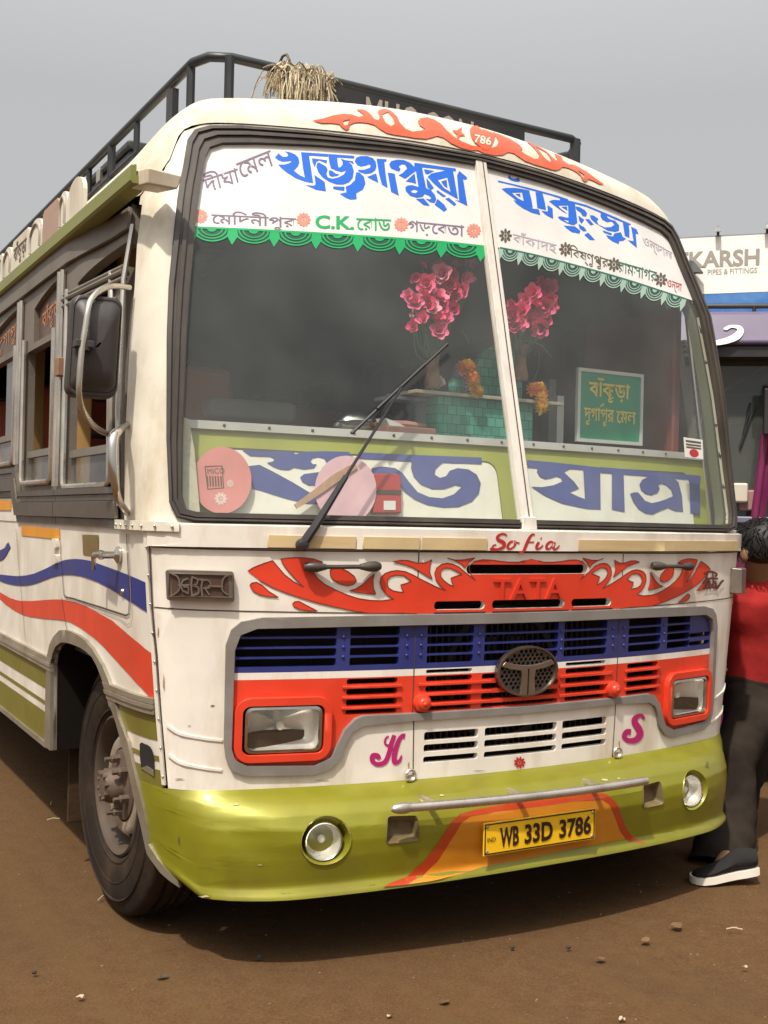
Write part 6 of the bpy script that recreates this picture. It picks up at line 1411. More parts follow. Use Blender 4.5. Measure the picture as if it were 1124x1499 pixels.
# pink discs and red box behind the lower left glass
TSK = Skin(lambda s, z: UP.P(s, z, -.045), -1.25, 1.25, 100, 1.2, 1.75, 22)
def disc(c, rx, ry, m, label):
    lp = TSK.px(circ(c[0], c[1], rx, ry, 36)); lp = [(a, max(b_, 1.277)) for a, b_ in lp]; o = sheet('plastic_disc', TSK, lp, m, None, 0, .004, (), du=.05, dv=0); return tag(o, label, 'disc', 'pink plastic discs behind the windscreen')
D1 = disc((325, 703), 43, 49, mat('salmon_pink_plastic', (.66, .24, .22), .45, mott=.1), 'salmon pink round plastic disc at the lower left corner of the windscreen')
D2 = disc((506, 717), 45, 50, mat('pale_pink_plastic', (.68, .42, .46), .45, mott=.1), 'pale pink round plastic disc behind the foot of the wiper')
lettering('disc_lettering', 'MICO', [(303, 686), (328, 685), (304, 694)], on_skin(TSK, .001), BROWNV, D1, .0)
sheet('disc_frame', TSK, [TSK.px(ribbon([(300, 683), (325, 682), (327, 714), (304, 716), (300, 683)], 1.6, 1))], BROWNV, D1, .001, 0, (), du=0, dv=0)
sheet('disc_lines', TSK, [TSK.px(ribbon([(303+4*k, 697), (304+4*k, 712)], 2, 1)) for k in range(6)], BROWNV, D1, .001, 0, (), du=0, dv=0)
flower(323, 730, 10, 10, TSK, .001, mat('pale_stamp', (.75, .55, .5), .5), D1, 'flower_stamp'); flower(337, 708, 6, 8, TSK, .001, mat('pale_stamp', (0, 0, 0)), D1, 'flower_stamp')
q = [(s_, max(z_, 1.277)) for s_, z_ in TSK.px(fr('T', [(958,165),(1070,165),(1086,180),(1088,345),(958,345)]))]
RBX = sheet('tool_case', TSK, q, mat('red_case', (.42, .035, .03), .4), None, -.004, .02, (), du=0, dv=0, bevel=.003); tag(RBX, 'red case with a dark band standing behind the lower windscreen glass', 'case')
sheet('case_band', TSK, TSK.px(fr('T', [(962,240),(1086,240),(1086,262),(962,258)])), SEAM, RBX, -.002, 0, (), du=0, dv=0); sheet('case_label', TSK, TSK.px(fr('T', [(1005,290),(1060,290),(1060,332),(1005,332)])), BANW, RBX, -.002, 0, (), du=0, dv=0)
q = [(s_, max(z_, 1.279)) for s_, z_ in TSK.px(fr('T', ribbon([(600,318),(700,250),(780,190),(875,130)], [22, 34, 40, 26], 4)))]
tag(sheet('straw_brush', TSK, q, mat('worn_straw', (.42, .24, .15), .7, dirt=.5, dcol=(.6, .4, .3), dscale=(40, 40, 40)), None, .006, .008, (), du=0, dv=0), 'worn brown brush lying aslant in front of the pale pink disc', 'brush')
q = [(s_, max(z_, 1.278)) for s_, z_ in TSK.px([(268, 612), (276, 615), (284, 660), (292, 750), (262, 750), (264, 680)])]
tag(sheet('paper_strip', TSK, q, mat('torn_paper', (.55, .50, .38), .7, dirt=.6, dcol=(.3, .24, .15), dscale=(30, 30, 30)), None, .012, .001, (), du=0, dv=0), 'torn peeling paper strip along the left windscreen edge', 'paper strip')
# ================================================================== things on the roof
tc_ = MB(); ty0, ty1 = ypx((196, 220), -.55), ypx((145, 270), -.55)
TRK = empty('storage_trunk', (-.45, 2.3, 2.60), 'black metal storage trunk inside the roof rack behind the front corner', 'trunk')
mb = MB(); mb.box((-.72, 2.08, 2.60), (-.10, 3.1, 2.905)); mb.obj('trunk_body', mat('black_tin', (.030, .031, .032), .45, dirt=.4, dcol=(.07, .06, .05)), TRK, bevel=.012)
mb = MB(); mb.box((-.735, 2.065, 2.908), (-.085, 3.115, 2.945)); mb.obj('trunk_lid', mat('black_tin', (0, 0, 0)), TRK, bevel=.012)
mb = MB(); mb.box((-.742, 2.5, 2.87), (-.718, 2.56, 2.93)); mb.obj('trunk_clasp', STEEL, TRK, bevel=.003)
TP = MB()
for k in range(60): pass
v = []; nx_, ny_ = 14, 22
for i in range(nx_+1):
    for j in range(ny_+1):
        x_ = -.80+.9*i/nx_; y_ = 3.2+1.7*j/ny_; z_ = 2.66+.30*(math.sin(math.pi*i/nx_)*math.sin(math.pi*j/ny_))**.5+.03*noise.noise(Vector((x_*6, y_*6, 0))); v.append((x_, y_, z_))
TARP = mobj('roof_tarpaulin', v, [(i*(ny_+1)+j, (i+1)*(ny_+1)+j, (i+1)*(ny_+1)+j+1, i*(ny_+1)+j+1) for i in range(nx_) for j in range(ny_)], mat('dark_tarpaulin', (.03, .034, .03), .6), None, True, 60); tag(TARP, 'dark crumpled tarpaulin covering a load on the roof rack', 'tarpaulin')
# straw bundle tied over the front rail
HAY = [mat('straw_'+n_, c, .8, mott=.2) for n_, c in (('pale', (.62, .54, .39)), ('tan', (.36, .29, .18)), ('dark', (.10, .08, .05)))]
HB = empty('straw_bundle', ony((432, 125), yf), 'bundle of dry straw tied over the front rail of the roof rack', 'straw bundle')
hm = [MB(), MB(), MB()]; x0_, x1_ = ony((392, 100), yf).x, ony((485, 120), yf).x
for k in range(520):
    x_ = random.uniform(x0_+.035, x1_-.035); side = random.choice((-1, 1)); r_ = random.uniform(.02, .055); m_ = hm[0 if random.random() < .5 else (1 if random.random() < .65 else 2)]
    dx = random.gauss(0, .022); zt0 = zr_-.025+random.uniform(.0, .035)+.02*math.sin((x_-x0_)/(x1_-x0_)*math.pi)
    if random.random() < .62:
        pts = [(x_-dx, yf+r_*side, zr_-random.uniform(.02, .06)), (x_, yf+r_*.6*side, zt0), (x_+dx, yf-r_*side, zr_-random.uniform(.0, .06)), (x_+dx*1.6, yf-r_*side*1.1, zr_-random.uniform(.05, .12))]
    elif random.random() < .38:
        pts = [(x_, yf-r_, zr_-.01), (x_+dx*.3, yf-r_*1.1, zr_-.08), (x_+dx*.5, yf-r_*.9, zr_-random.uniform(.11, .17))]
    else:
        L_ = random.uniform(.04, .10); a = random.uniform(0, 6.28); pts = [(x_, yf-r_*side, zt0-.03), (x_+L_*math.cos(a)*.6, yf-r_*side*1.2, zt0-.02+L_*abs(math.sin(a))*.25), (x_+L_*math.cos(a), yf-r_*side*.8, zt0-.03+L_*math.sin(a)*.25)]
    m_.tube(pts, [.0022, .0024, .0016], 4, sm=2)
for m_, mm in zip(hm, HAY): m_.obj('straw', mm, HB)
mb = MB(); mb.tube([(x0_+.02, yf, zr_-.03), (x1_-.02, yf, zr_-.03)], .04, 10); mb.obj('straw_core', HAY[1], HB, True)
mb = MB(); mb.tube([(x0_+.06+.05*math.cos(q*.7)*0, yf+.052*math.cos(q*.7), zr_+.052*math.sin(q*.7)) for q in range(10)], .005, 5); mb.obj('tie_rope', HAY[2], HB)
# ================================================================== second bus on the right
PV = Vector((2.12, 1.30, 0)); PANG = math.radians(-38)
_pd = Vector((math.cos(PANG), math.sin(PANG), 0)); _pn = Vector((math.sin(PANG), -math.cos(PANG), 0))
PB = empty('parked_bus', PV, 'purple and magenta bus parked at the right edge behind the stooping person', 'bus')
def pl(p, d=0.0):        # photo pixel -> point on the parked bus's front plane, in its unturned build coordinates
    q = ray(p); t_ = (PV-CAM).dot(_pn)/q.dot(_pn); h = CAM+q*t_-PV
    return Vector((PV.x+h.dot(_pd), PV.y-d, h.z))
PUR = mat('dull_purple_paint', (.105, .078, .145), .4, dirt=.4, dcol=(.12, .09, .13)); MGN = mat('magenta_body_paint', (.13, .008, .055), .4, dirt=.4, dcol=(.06, .015, .03), coat=.2); PNK = mat('pink_trim', (.17, .018, .075), .4)
XC, Y0 = PV.x, PV.y; X0, X1 = XC-1.0, XC+1.35
vt, vb2 = pl((1080, 458)).z, pl((1080, 511)).z
mb = MB(); mb.box((X0, Y0+.02, .42), (X1, Y0+7.5, 1.22)); mb.obj('lower_body', MGN, PB, bevel=.05)
bz = pl((1118, 1120)).z; mb = MB(); mb.box((X0+.02, Y0-.08, max(bz, .2)), (X1-.02, Y0+.02, .50)); mb.obj('bumper', MGN, PB, bevel=.03)
for zz in (.505, .60, .885): 
    mb = MB(); mb.box((X0+.03, Y0-.035, zz), (X1-.03, Y0+.018, zz+.022)); mb.obj('front_trim', PNK, PB, bevel=.006)
mb = MB(); mb.hexa([(X0, Y0-.14, vb2), (X1, Y0-.14, vb2), (X1, Y0+7.5, vb2), (X0, Y0+7.5, vb2), (X0+.03, Y0-.06, vt), (X1-.03, Y0-.06, vt), (X1-.03, Y0+7.5, vt+.08), (X0+.03, Y0+7.5, vt+.08)]); mb.obj('visor_roof', PUR, PB, bevel=.03)
mb = MB(); mb.box((X0+.01, Y0-.11, vb2-.055), (X1-.01, Y0+.30, vb2-.004)); mb.obj('visor_underside', BLACK, PB)
rv, tr2 = region([sm2([(1030,508),(1052,502),(1066,496),(1074,488),(1066,485),(1058,489),(1054,486),(1064,481),(1078,482),(1083,490),(1076,502),(1060,509),(1044,512),(1030,513)], 3)])
mobj('swoosh_mark', [(lambda g: Vector((g.x, Y0-.145+(g.z-vb2)/(vt-vb2)*.08-.003, g.z)))(pl((p.x, p.y), .12)) for p in rv], tr2, BANW, PB)
mb = MB(); mb.box((X0+.05, Y0+.06, 1.24), (X1-.05, Y0+.065, vb2-.03)); mb.obj('windscreen', glass('grey_windscreen', (.62, .66, .62), .20, (.25, .26, .24)), PB)
mb = MB(); mb.box((X0+.04, Y0+1.0, 1.2), (X1-.04, Y0+1.05, vb2)); mb.obj('cab_bulkhead', mat('grey_green_cab', (.13, .14, .125), .7), PB)
c0, c1 = pl((1055, 573), -.14), pl((1124, 532), -.14)
v = []; n = 60
for i in range(n+1):
    x_ = X0+.06+(X1-X0-.12)*i/n; zl2 = clamp(c0.z+(c1.z-c0.z)*(x_-c0.x)/(c1.x-c0.x), vb2-.42, vb2-.06); y_ = Y0+.16+.012*math.sin(i*.9); v += [(x_, y_, zl2), (x_, y_, vb2-.01)]
CUR = mobj('windscreen_curtain', v, [(2*i, 2*i+2, 2*i+3, 2*i+1) for i in range(n)], mat('brown_curtain', (.26, .19, .14), .85, mott=.2), PB, True)
mb = MB(); mb.tube([Vector(v[2*i])+Vector((0, -.012, -.004)) for i in range(n+1)], .010, 6); mb.obj('curtain_fringe', mat('straw_rope', (.55, .44, .27), .8), CUR)
g0 = pl((1085, 585), -.2); mb = MB(); mb.box((X0+.06, Y0+.22, g0.z-.10), (X1-.06, Y0+.26, g0.z+.06)); mb.obj('cab_header_bar', mat('grey_green_bar', (.30, .32, .28), .6), PB)
pp = [pl(p, .01) for p in ((1100, 800), (1106, 740), (1114, 680), (1121, 625), (1129, 560))]
mb = MB(); mb.tube(pp, .020, 10); mb.obj('windscreen_pillar', PNK, PB, True)
mb = MB(); mb.tube([p+Vector((.035, .01, 0)) for p in pp], .022, 8); mb.obj('windscreen_pillar', MGN, PB, True)
mb = MB(); w_ = pl((1118, 630), .09); mb.box((w_.x-.02, w_.y-.02, w_.z-.03), (w_.x+.12, w_.y+.02, w_.z+.2)); mb.tube([w_, w_+Vector((.02, .12, .0))], .012, 6); mb.obj('wing_mirror', BLACK, PB, bevel=.01)
for q0, q1 in (((1085, 655), (1108, 592)), ((1090, 640), (1101, 588))):
    mb = MB(); mb.tube([pl(q0, -.05), pl(q1, -.05)], .006, 6); mb.obj('wiper', BLACK, PB, True)
p = pl((1083, 720), .0); mb = MB(); mb.box((p.x-.035, Y0-.01, p.z-.055), (p.x+.04, Y0+.05, p.z+.045)); mb.obj('marker_lamp', mat('cream_lamp_box', (.55, .50, .40), .5), PB, bevel=.012)
p = pl((1096, 730), .0); mb = MB(); mb.box((p.x-.04, Y0+.03, p.z-.06), (p.x+.06, Y0+.07, p.z+.045)); mb.obj('dash_pad', mat('dusty_pink_pad', (.34, .20, .17), .7), PB, bevel=.01)
for q in (1.24, 1.31): 
    mb = MB(); mb.box((X0+.05, Y0-.02, q), (X1-.05, Y0+.055, q+.035)); mb.obj('scuttle_rail', mat('blue_grey_rail', (.20, .20, .27), .4, metal=.4), PB, bevel=.008)
for wx in (X0+.16, X1-.16):
    for wy in (Y0+1.1, Y0+5.6):
        mb = MB(); mb.lathe([(.2, -.1), (.48, -.12), (.5, -.08), (.5, .08), (.48, .12), (.2, .1)], (wx, wy, .5), (1, 0, 0), 36); mb.obj('wheel', TYRE, PB, True)
mb = MB(); mb.box((X0+.01, Y0+.08, 1.24), (X0+.05, Y0+7.45, vb2)); mb.box((X1-.05, Y0+.08, 1.24), (X1-.01, Y0+7.45, vb2)); mb.box((X0+.05, Y0+7.4, 1.24), (X1-.05, Y0+7.45, vb2)); mb.obj('side_wall', MGN, PB)
ra, rb3 = pl((1040, 452), -.1), pl((1124, 433), -.1); zt2 = (ra.z+rb3.z)/2
mb = MB(); mb.tube([(X0+.06, Y0+.1, zt2), (X1-.06, Y0+.1, zt2), (X1-.06, Y0+6, zt2)], .014, 8); mb.tube([(X0+.06, Y0+.1, zt2), (X0+.06, Y0+6, zt2)], .014, 8); mb.tube([(X0+.06, Y0+.1, vt+.015), (X1-.06, Y0+.1, vt+.015)], .010, 8)
for k in range(9): x_ = X0+.06+.28*k; mb.tube([(x_, Y0+.1, vt-.01), (x_, Y0+.1, zt2)], .010, 6)
mb.obj('roof_rack', BLACK, PB, True)
PB.rotation_euler = (0, 0, PANG)
# ================================================================== billboard
BV = CAM+ray((1080, 390))*24.0; BV = Vector((BV.x, BV.y, 0)); BANG = math.radians(-47)
_bd = Vector((math.cos(BANG), math.sin(BANG), 0)); _bn = Vector((math.sin(BANG), -math.cos(BANG), 0))
BBD = empty('billboard', BV, 'white roadside billboard lettered in grey above the purple bus', 'billboard')
def bl2(p, d=0.0):
    q = ray(p); t_ = (BV-CAM).dot(_bn)/q.dot(_bn); h = CAM+q*t_-BV; return Vector((BV.x+h.dot(_bd), BV.y-d, h.z))
zt3 = bl2((1060, 344)).z; zs_ = bl2((1075, 429)).z; zl3 = bl2((1080, 520)).z; xq0, xq1 = bl2((900, 400)).x, BV.x+7.5; yb = BV.y
mb = MB(); mb.box((xq0, yb, zl3), (xq1, yb+.25, zt3)); mb.obj('panel', mat('billboard_frame_grey', (.2, .2, .2), .6), BBD)
mb = MB(); mb.box((xq0+.03, yb-.03, zs_), (xq1-.03, yb-.002, zt3-.04)); mb.obj('white_poster', mat('white_poster_print', (.80, .78, .73), .6), BBD)
mb = MB(); mb.box((xq0+.03, yb-.03, zl3+.04), (xq1-.03, yb-.002, zs_-.01)); mb.obj('blue_poster_band', mat('blue_poster_print', (.03, .12, .40), .6, dirt=.7, dcol=(.10, .28, .52), dscale=(.7, .7, 1.5), lo=.45, hi=.7), BBD)
V_, F_ = glyphs('KARSH', .03); kx0, kx1, _, _ = bbox(V_); V2_, _ = glyphs('UTKARSH', .03); ux0, ux1, _, _ = bbox(V2_)
k1, k2, k3 = bl2((1009, 376)), bl2((1112, 364)), bl2((1112, 389)); full_l = k2.x-(k2.x-k1.x)*(ux1-ux0)/(kx1-kx0)
GT = mat('warm_grey_print', (.30, .27, .23), .6); pb_ = lambda p, d: Vector((p[0], yb-.036, p[1]))
lettering('poster_lettering', 'UTKARSH', [(full_l, k2.z), (k2.x, k2.z), (full_l, k3.z)], pb_, GT, BBD, bold=.03)
p1_, p2_, p3_ = bl2((1036, 394)), bl2((1108, 392)), bl2((1108, 400))
lettering('poster_lettering', 'PIPES & FITTINGS', [(p1_.x, p2_.z), (p2_.x, p2_.z), (p1_.x, p3_.z)], pb_, GT, BBD, bold=.006)
for px_ in (1051, 1123):
    p = bl2((px_, 343)); mb = MB(); mb.tube([(p.x, yb+.1, zt3-.05), (p.x, yb-.1, zt3+.10)], .03, 6); mb.hexa([(p.x-.06, yb-.25, zt3+.02), (p.x+.06, yb-.25, zt3+.02), (p.x+.06, yb-.05, zt3+.06), (p.x-.06, yb-.05, zt3+.06), (p.x-.02, yb-.20, zt3+.15), (p.x+.02, yb-.20, zt3+.15), (p.x+.02, yb-.08, zt3+.19), (p.x-.02, yb-.08, zt3+.19)]); mb.obj('flood_lamp', BLACK, BBD)
for q in (.3, 2.6, 4.9, 7.2):
    mb = MB(); x_ = xq0+(xq1-xq0)*q/7.5; mb.tube([(x_, yb+.3, 0), (x_, yb+.3, zt3)], .09, 8); mb.obj('post', FASCIA, BBD, True)
p = bl2((1018, 395)); mb = MB(); mb.hexa([(p.x-.10, yb-.35, p.z-.12), (p.x+.17, yb-.35, p.z-.13), (p.x+.17, yb-.15, p.z-.13), (p.x-.10, yb-.15, p.z-.12), (p.x-.13, yb-.3, p.z+.16), (p.x-.03, yb-.3, p.z+.12), (p.x-.03, yb-.15, p.z+.12), (p.x-.13, yb-.15, p.z+.16)]); mb.tube([(p.x, yb-.15, p.z), (p.x-.3, yb-.02, p.z-.1)], .03, 6); mb.obj('flood_lamp', BLACK, BBD)
BBD.rotation_euler = (0, 0, BANG)
# ================================================================== the stooping person
def skinmesh(name, chain, edges, m, parent, sub=2):
    me = bpy.data.meshes.new(name); me.from_pydata([tuple(c[0]) for c in chain], edges, []); o = bpy.data.objects.new(name, me); COL.objects.link(o)
    md = o.modifiers.new('skin', 'SKIN'); md.use_smooth_shade = True
    for i, c in enumerate(chain):
        r = c[1]; me.skin_vertices[0].data[i].radius = r if isinstance(r, tuple) else (r, r); me.skin_vertices[0].data[i].use_root = (i == 0)
    sd = o.modifiers.new('sub', 'SUBSURF'); sd.levels = sub; sd.render_levels = sub
    me.materials.append(m)
    if parent is not None:
        o.parent = parent
        if parent.parent is None: o.matrix_parent_inverse = Matrix.Translation(-Vector(parent.location))
    return o
def Q(x_, y_, d): return ony((x_, y_), d)
PER = empty('person', (1.35, .45, 0), 'person in red shirt and dark trousers stooping beside the bus at the right edge', 'person')
SKN = mat('brown_skin', (.26, .13, .07), .5, mott=.1); SHIRT = mat('red_shirt_cloth', (.34, .026, .024), .9, mott=.25, bump=.7, bscale=8, spec=.1); TRO = mat('dark_grey_denim', (.026, .020, .016), .9, mott=.35, bump=.8, bscale=12, spec=.05); HAIR = mat('black_hair', (.010, .008, .007), .6, bump=.12, bscale=420); SHOE = mat('black_shoe', (.020, .018, .016), .8, bump=.3, bscale=150, spec=.15); SOLE = mat('white_sole', (.62, .56, .48), .6)
HR = Vector((RV.x, RV.y, 0)).normalized()
def loft(mb, rings, n=22, fold=0.0, seed=0.0, sub=4):
    """rings: (centre, half width, half depth); cloth folds as ripples across and along"""
    C_ = catmull([r[0] for r in rings], sub); W_ = catmull([Vector((r[1], r[2], 0)) for r in rings], sub); v = []
    for i, (c, w_) in enumerate(zip(C_, W_)):
        dd = (C_[min(i+1, len(C_)-1)]-C_[max(i-1, 0)]).normalized(); sx2 = (HR-dd*HR.dot(dd)).normalized(); sy2 = dd.cross(sx2)
        for k in range(n):
            a = 2*math.pi*k/n; q = 1+fold*(noise.noise(Vector((math.cos(a)*2.2+seed, math.sin(a)*2.2, i*.55)))+.5*math.sin(i*1.5+2.0*math.sin(a+seed)))
            v.append(c+sx2*w_.x*math.cos(a)*q+sy2*w_.y*math.sin(a)*q)
    m = len(C_); mb.add(v, [(i*n+k, i*n+(k+1) % n, (i+1)*n+(k+1) % n, (i+1)*n+k) for i in range(m-1) for k in range(n)]+[tuple(range(n))[::-1], tuple((m-1)*n+k for k in range(n))]); return mb
pel = Q(1110, 985, .52); ch1 = Q(1112, 925, .50); ch2 = Q(1112, 872, .47); nk = Q(1108, 838, .44); hd_ = Q(1114, 806, .40)
hipL = Q(1100, 1024, .50); hipR = Q(1125, 1020, .60); kneL = Q(1076, 1110, .42); hz = onz((1105, 1279), .03); tz = onz((1013, 1291), .0)
fdir = Vector((tz.x-hz.x, tz.y-hz.y, 0)).normalized()
ankL = Q(1072, 1240, .31); footL = Vector((tz.x, tz.y, .034))-fdir*.08
kneR = Q(1100, 1110, .62); ankR = Vector((kneR.x-.02, kneR.y+.06, .10)); footR = ankR+Vector((-.16, .02, -.055))
shL = ch2+HR*-.13+Vector((0, 0, -.0)); shR = ch2+HR*.15; fw = Vector((-.35, .85, 0)).normalized()
elL = shL+fw*.14+Vector((0, 0, -.22)); haL = elL+fw*.22+Vector((0, 0, .02)); elR = shR+fw*.10+Vector((0, 0, -.24)); haR = elR+fw*.22+Vector((0, 0, -.02))
chain = [(pel, (.055, .05)), (ch1, (.065, .055)), (ch2, (.07, .055)), (nk, .050), (hd_, .080), (shL, .048), (elL, .040), (haL, .027), (shR, .048), (elR, .040), (haR, .027), (hipL, .045), (kneL, .038), (ankL, .030), (footL, .020), (hipR, .045), (kneR, .042), (ankR, .038), (footR, .030)]
ed = [(0, 1), (1, 2), (2, 3), (3, 4), (2, 5), (5, 6), (6, 7), (2, 8), (8, 9), (9, 10), (0, 11), (11, 12), (12, 13), (13, 14), (0, 15), (15, 16), (16, 17), (17, 18)]
BODY = skinmesh('body', chain, ed, SKN, PER)
mb = MB(); loft(mb, [(Q(1111, 1014, .52), .142, .12), (pel, .138, .118), (ch1, .140, .122), (ch2+Vector((0, 0, -.02)), .148, .125), (ch2.lerp(nk, .45), .125, .105), (ch2.lerp(nk, .85), .075, .07)], 26, .035, 1.3)
for s_, e_, sd2 in ((shL, elL, 2.0), (shR, elR, 5.0)): loft(mb, [(s_-(e_-s_)*.12, .062, .066), (s_.lerp(e_, .3), .068, .070), (s_.lerp(e_, .9), .062, .064)], 16, .05, sd2, 3)
mb.obj('shirt', SHIRT, PER, True, 80)
mb = MB(); loft(mb, [(Q(1108, 1000, .52), .134, .112), (Q(1104, 1022, .51), .135, .118), (Q(1098, 1055, .47), .110, .115), (kneL, .086, .088), (Q(1077, 1165, .385), .080, .08), (Q(1072, 1212, .345), .092, .086), (Q(1060, 1240, .315), .112, .09), (Q(1056, 1268, .29), .125, .085)], 26, .055, 3.1, 5)
loft(mb, [(hipR+Vector((0, 0, .02)), .10, .10), (kneR, .084, .086), (kneR.lerp(ankR, .6), .078, .08), (ankR+Vector((0, 0, -.04)), .086, .09)], 20, .05, 7.7, 5)
mb.obj('trousers', TRO, PER, True, 80)
mb = MB(); loft(mb, [(Q(1108, 1004, .52), .139, .117), (Q(1107, 1012, .52), .139, .117), (Q(1107, 1017, .52), .138, .116)], 26, 0, 0, 1); mb.obj('belt', mat('black_belt', (.02, .016, .014), .5), PER, True)
mb = MB()
def hairf(d): return 1+.03*noise.noise(d*4)
mb.ball(hd_+Vector((.0, .0, .022)), (.094, .100, .104), 28, 18, lambda d: hairf(d)*(1 if d.z > -.3 else 1+.35*(d.z+.3)))
for k in range(420):
    z = 1-1.35*random.random(); r_ = math.sqrt(max(0, 1-z*z)); th = random.uniform(0, 6.283); d_ = Vector((r_*math.cos(th), r_*math.sin(th), z)); p0 = hd_+Vector((d_.x*.095, d_.y*.101, .022+d_.z*.105)); tn = (Vector((0, 0, -1))+Vector((random.gauss(0, .5), random.gauss(0, .5), .2))); tn = (tn-d_*tn.dot(d_)).normalized()
    mb.tube([p0, p0+tn*.018+d_*.006, p0+tn*.036+d_*.005], [.0028, .0024, .0008], 4)
mb.obj('hair', HAIR, PER, True, 80)
fd = Vector((.15, .85, -.5)).normalized()
mb = MB(); sd_ = fd.cross(Vector((0, 0, 1))).normalized(); up_ = sd_.cross(fd)
mb.ball(hd_+fd*.098-up_*.02, (.014, .018, .018), 8, 6)
for s_ in (-1, 1): mb.ball(hd_+sd_*s_*.088-up_*.02, (.014, .020, .030), 8, 6)
mb.obj('face_features', SKN, BODY, True)
mb = MB()
for s_ in (-1, 1): mb.ball(hd_+fd*.092+sd_*s_*.032, .011, 8, 6)
mb.obj('eyes', mat('eye_white', (.6, .58, .52), .3), BODY, True)
mb = MB(); mb.ball(hd_+fd*.088-up_*.055, (.024, .010, .008), 8, 5); mb.obj('mouth', mat('lip_brown', (.25, .09, .07), .5), BODY, True)
def hand(w, d, palm):
    ch = [(w, .022), (w+d*.05, (.032, .016)), (w+d*.09, (.036, .015))]; e_ = [(0, 1), (1, 2)]; s_ = d.cross(palm).normalized()
    for k, (o_, l_) in enumerate(((-.028, .060), (-.010, .072), (.009, .068), (.027, .052))):
        b0 = len(ch); ch += [(w+d*.095+s_*o_, .0095), (w+d*(.095+l_*.5)+s_*o_*1.1+palm*.010, .009), (w+d*(.095+l_*.85)+s_*o_*1.1+palm*.032, .008)]; e_ += [(2, b0), (b0, b0+1), (b0+1, b0+2)]
    b0 = len(ch); ch += [(w+d*.045-s_*.034, .011), (w+d*.075-s_*.052+palm*.012, .0095), (w+d*.10-s_*.054+palm*.024, .008)]; e_ += [(1, b0), (b0, b0+1), (b0+1, b0+2)]
    skinmesh('hand', ch, e_, SKN, BODY, 1)
hand(haL, (haL-elL).normalized(), Vector((0, 0, -1))); hand(haR, (haR-elR).normalized(), Vector((0, 0, -1)))
def shoe(heel, toe, lift):
    d = Vector((toe.x-heel.x, toe.y-heel.y, 0)); L_ = d.length; d.normalize(); s_ = Vector((-d.y, d.x, 0)); n = 16
    prof = [(0, .030, .085), (.06, .036, .09), (.2, .037, .10), (.35, .035, .10), (.5, .038, .075), (.7, .047, .055), (.85, .046, .045), (.95, .034, .035), (1.0, .012, .024)]
    def P_(t_, a, z): return heel+d*L_*t_+s_*a+Vector((0, 0, z+lift*max(0, 1-t_)**1.3))
    for nm, m_, z0f, z1f, wk in (('shoe_upper', SHOE, .022, None, 1.0), ('shoe_sole', SOLE, 0.0, .024, 1.1)):
        v = []
        for t_, w_, h_ in prof:
            h2 = h_ if z1f is None else z1f
            for k in range(n):
                al = 2*math.pi*k/n; v.append(P_(t_ if wk == 1 else -.02+t_*1.045, w_*wk*math.cos(al)*(1 if z1f else (.55+.45*(1-max(0, math.sin(al))))), z0f+(h2-z0f)*(.5+.5*math.sin(al)) if z1f is None else (z1f if math.sin(al) > 0 else 0)))
        f = [(i*n+k, i*n+(k+1) % n, (i+1)*n+(k+1) % n, (i+1)*n+k) for i in range(len(prof)-1) for k in range(n)]+[tuple(range(n))[::-1], tuple((len(prof)-1)*n+k for k in range(n))]
        mobj(nm, v, f, m_, PER, True, 50)
shoe(Vector((hz.x, hz.y, .0)), Vector((tz.x, tz.y, .0)), .035); shoe(Vector((ankR.x+.07, ankR.y, 0)), Vector((ankR.x-.19, ankR.y+.03, 0)), 0)
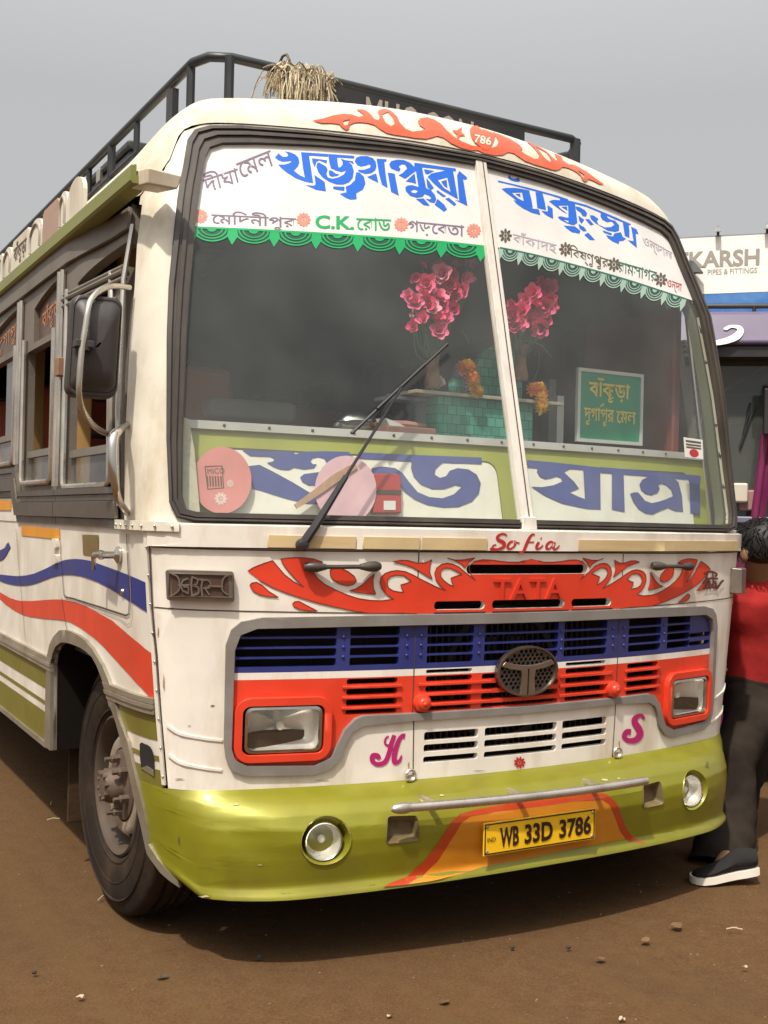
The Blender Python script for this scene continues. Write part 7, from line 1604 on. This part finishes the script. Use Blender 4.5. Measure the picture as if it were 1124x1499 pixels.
# ================================================================== litter on the ground
random.seed(11)
lit = [((236, 1430), 'leaf', 'dry dark leaf lying at the lower left of the ground'), ((117, 1461), 'scrap', 'pale yellow scrap near the lower left corner of the ground'), ((378, 1405), 'stone', 'small black pebble in the shadow below the bumper'),
       ((750, 1388), 'stone', 'black pebble on the edge of the bumper shadow'), ((832, 1388), 'stone', 'black pebble just outside the bumper shadow, right of the other black pebble'), ((990, 1356), 'leaf', 'largest flattened tan leaf on the ground at the lower right'), ((945, 1377), 'leaf', 'thin tan leaf just left of the large flattened leaf'),
       ((1090, 1417), 'scrap', 'white scrap on the ground near the lower right corner'), ((910, 1493), 'scrap', 'white scrap at the bottom edge of the ground'), ((1075, 1361), 'twig', 'pale straw stalk on the ground at the right edge'), ((245, 1292), 'scrap', 'small white scrap beside the front tyre'),
       ((75, 1176), 'twig', 'pale twig behind the front tyre, the farther one'), ((78, 1200), 'twig', 'pale twig behind the front tyre, the nearer one'), ((150, 1315), 'twig', 'thin dark stalk lying left of the front tyre'), ((50, 1425), 'stone', 'brown pebble at the left edge of the ground'), ((650, 1468), 'leaf', 'small brown leaf fragment below the plate on the open ground'), ((570, 1488), 'scrap', 'tiny pale scrap at the bottom middle of the ground'), ((880, 1405), 'leaf', 'curled tan fragment on the ground right of the shadow edge')]
LM = dict(leaf=[mat('dry_leaf', (.14, .088, .048), .9, mott=.3, spec=.05), mat('dark_dry_leaf', (.06, .045, .03), .8)], scrap=[mat('pale_scrap', (.38, .30, .20), .8)], stone=[mat('dark_pebble', (.03, .026, .022), .8)], twig=[mat('pale_twig', (.42, .33, .22), .7)])
for (p, kd, lb) in lit:
    c = onz(p, .004); mb = MB(); a = random.uniform(0, 6.28)
    if kd == 'stone': mb.ball(c+Vector((0, 0, .003)), (.008, .006, .005), 8, 6, lambda d: 1+.25*noise.noise(d*3+c))
    elif kd == 'twig': mb.tube([c+Vector((-.026*math.cos(a), -.026*math.sin(a), .002)), c+Vector((0, .004, .006)), c+Vector((.026*math.cos(a), .026*math.sin(a), .002))], .0022, 5)
    else:
        s_ = .020 if 'largest' in lb else (.013 if kd == 'leaf' else .008); n = 9; v = [c+Vector((0, 0, .004))]+[c+Vector((s_*random.uniform(.6, 1.2)*math.cos(a+6.28*k/n)*1.3, s_*random.uniform(.6, 1.2)*math.sin(a+6.28*k/n), random.uniform(.001, .008))) for k in range(n)]
        mb.add(v, [(0, k+1, (k+1) % n+1) for k in range(n)])
    o = mb.obj(dict(leaf='dry_leaf', scrap='paper_scrap', stone='pebble', twig='twig')[kd], LM[kd][1 if 'dark' in lb and kd == 'leaf' else 0], None, kd == 'stone'); tag(o, lb, dict(leaf='leaf', scrap='litter', stone='pebble', twig='twig')[kd], 'litter scattered on the ground')
gr = MB()
for k in range(900):
    x_, y_ = random.uniform(-2.4, 3.0), random.uniform(-1.9, 3.2); s_ = random.uniform(.0012, .004)*(1.6 if random.random() < .06 else 1); c = Vector((x_, y_, .010*noise.noise(Vector((x_*.9, (y_-2)*.9, 0)))-.005))
    gr.ball(c, (s_*1.3, s_, s_*.7), 5, 3)
tag(gr.obj('gravel', mat('brown_grit', (.15, .105, .07), .9, mott=.5), None), kind='stuff')
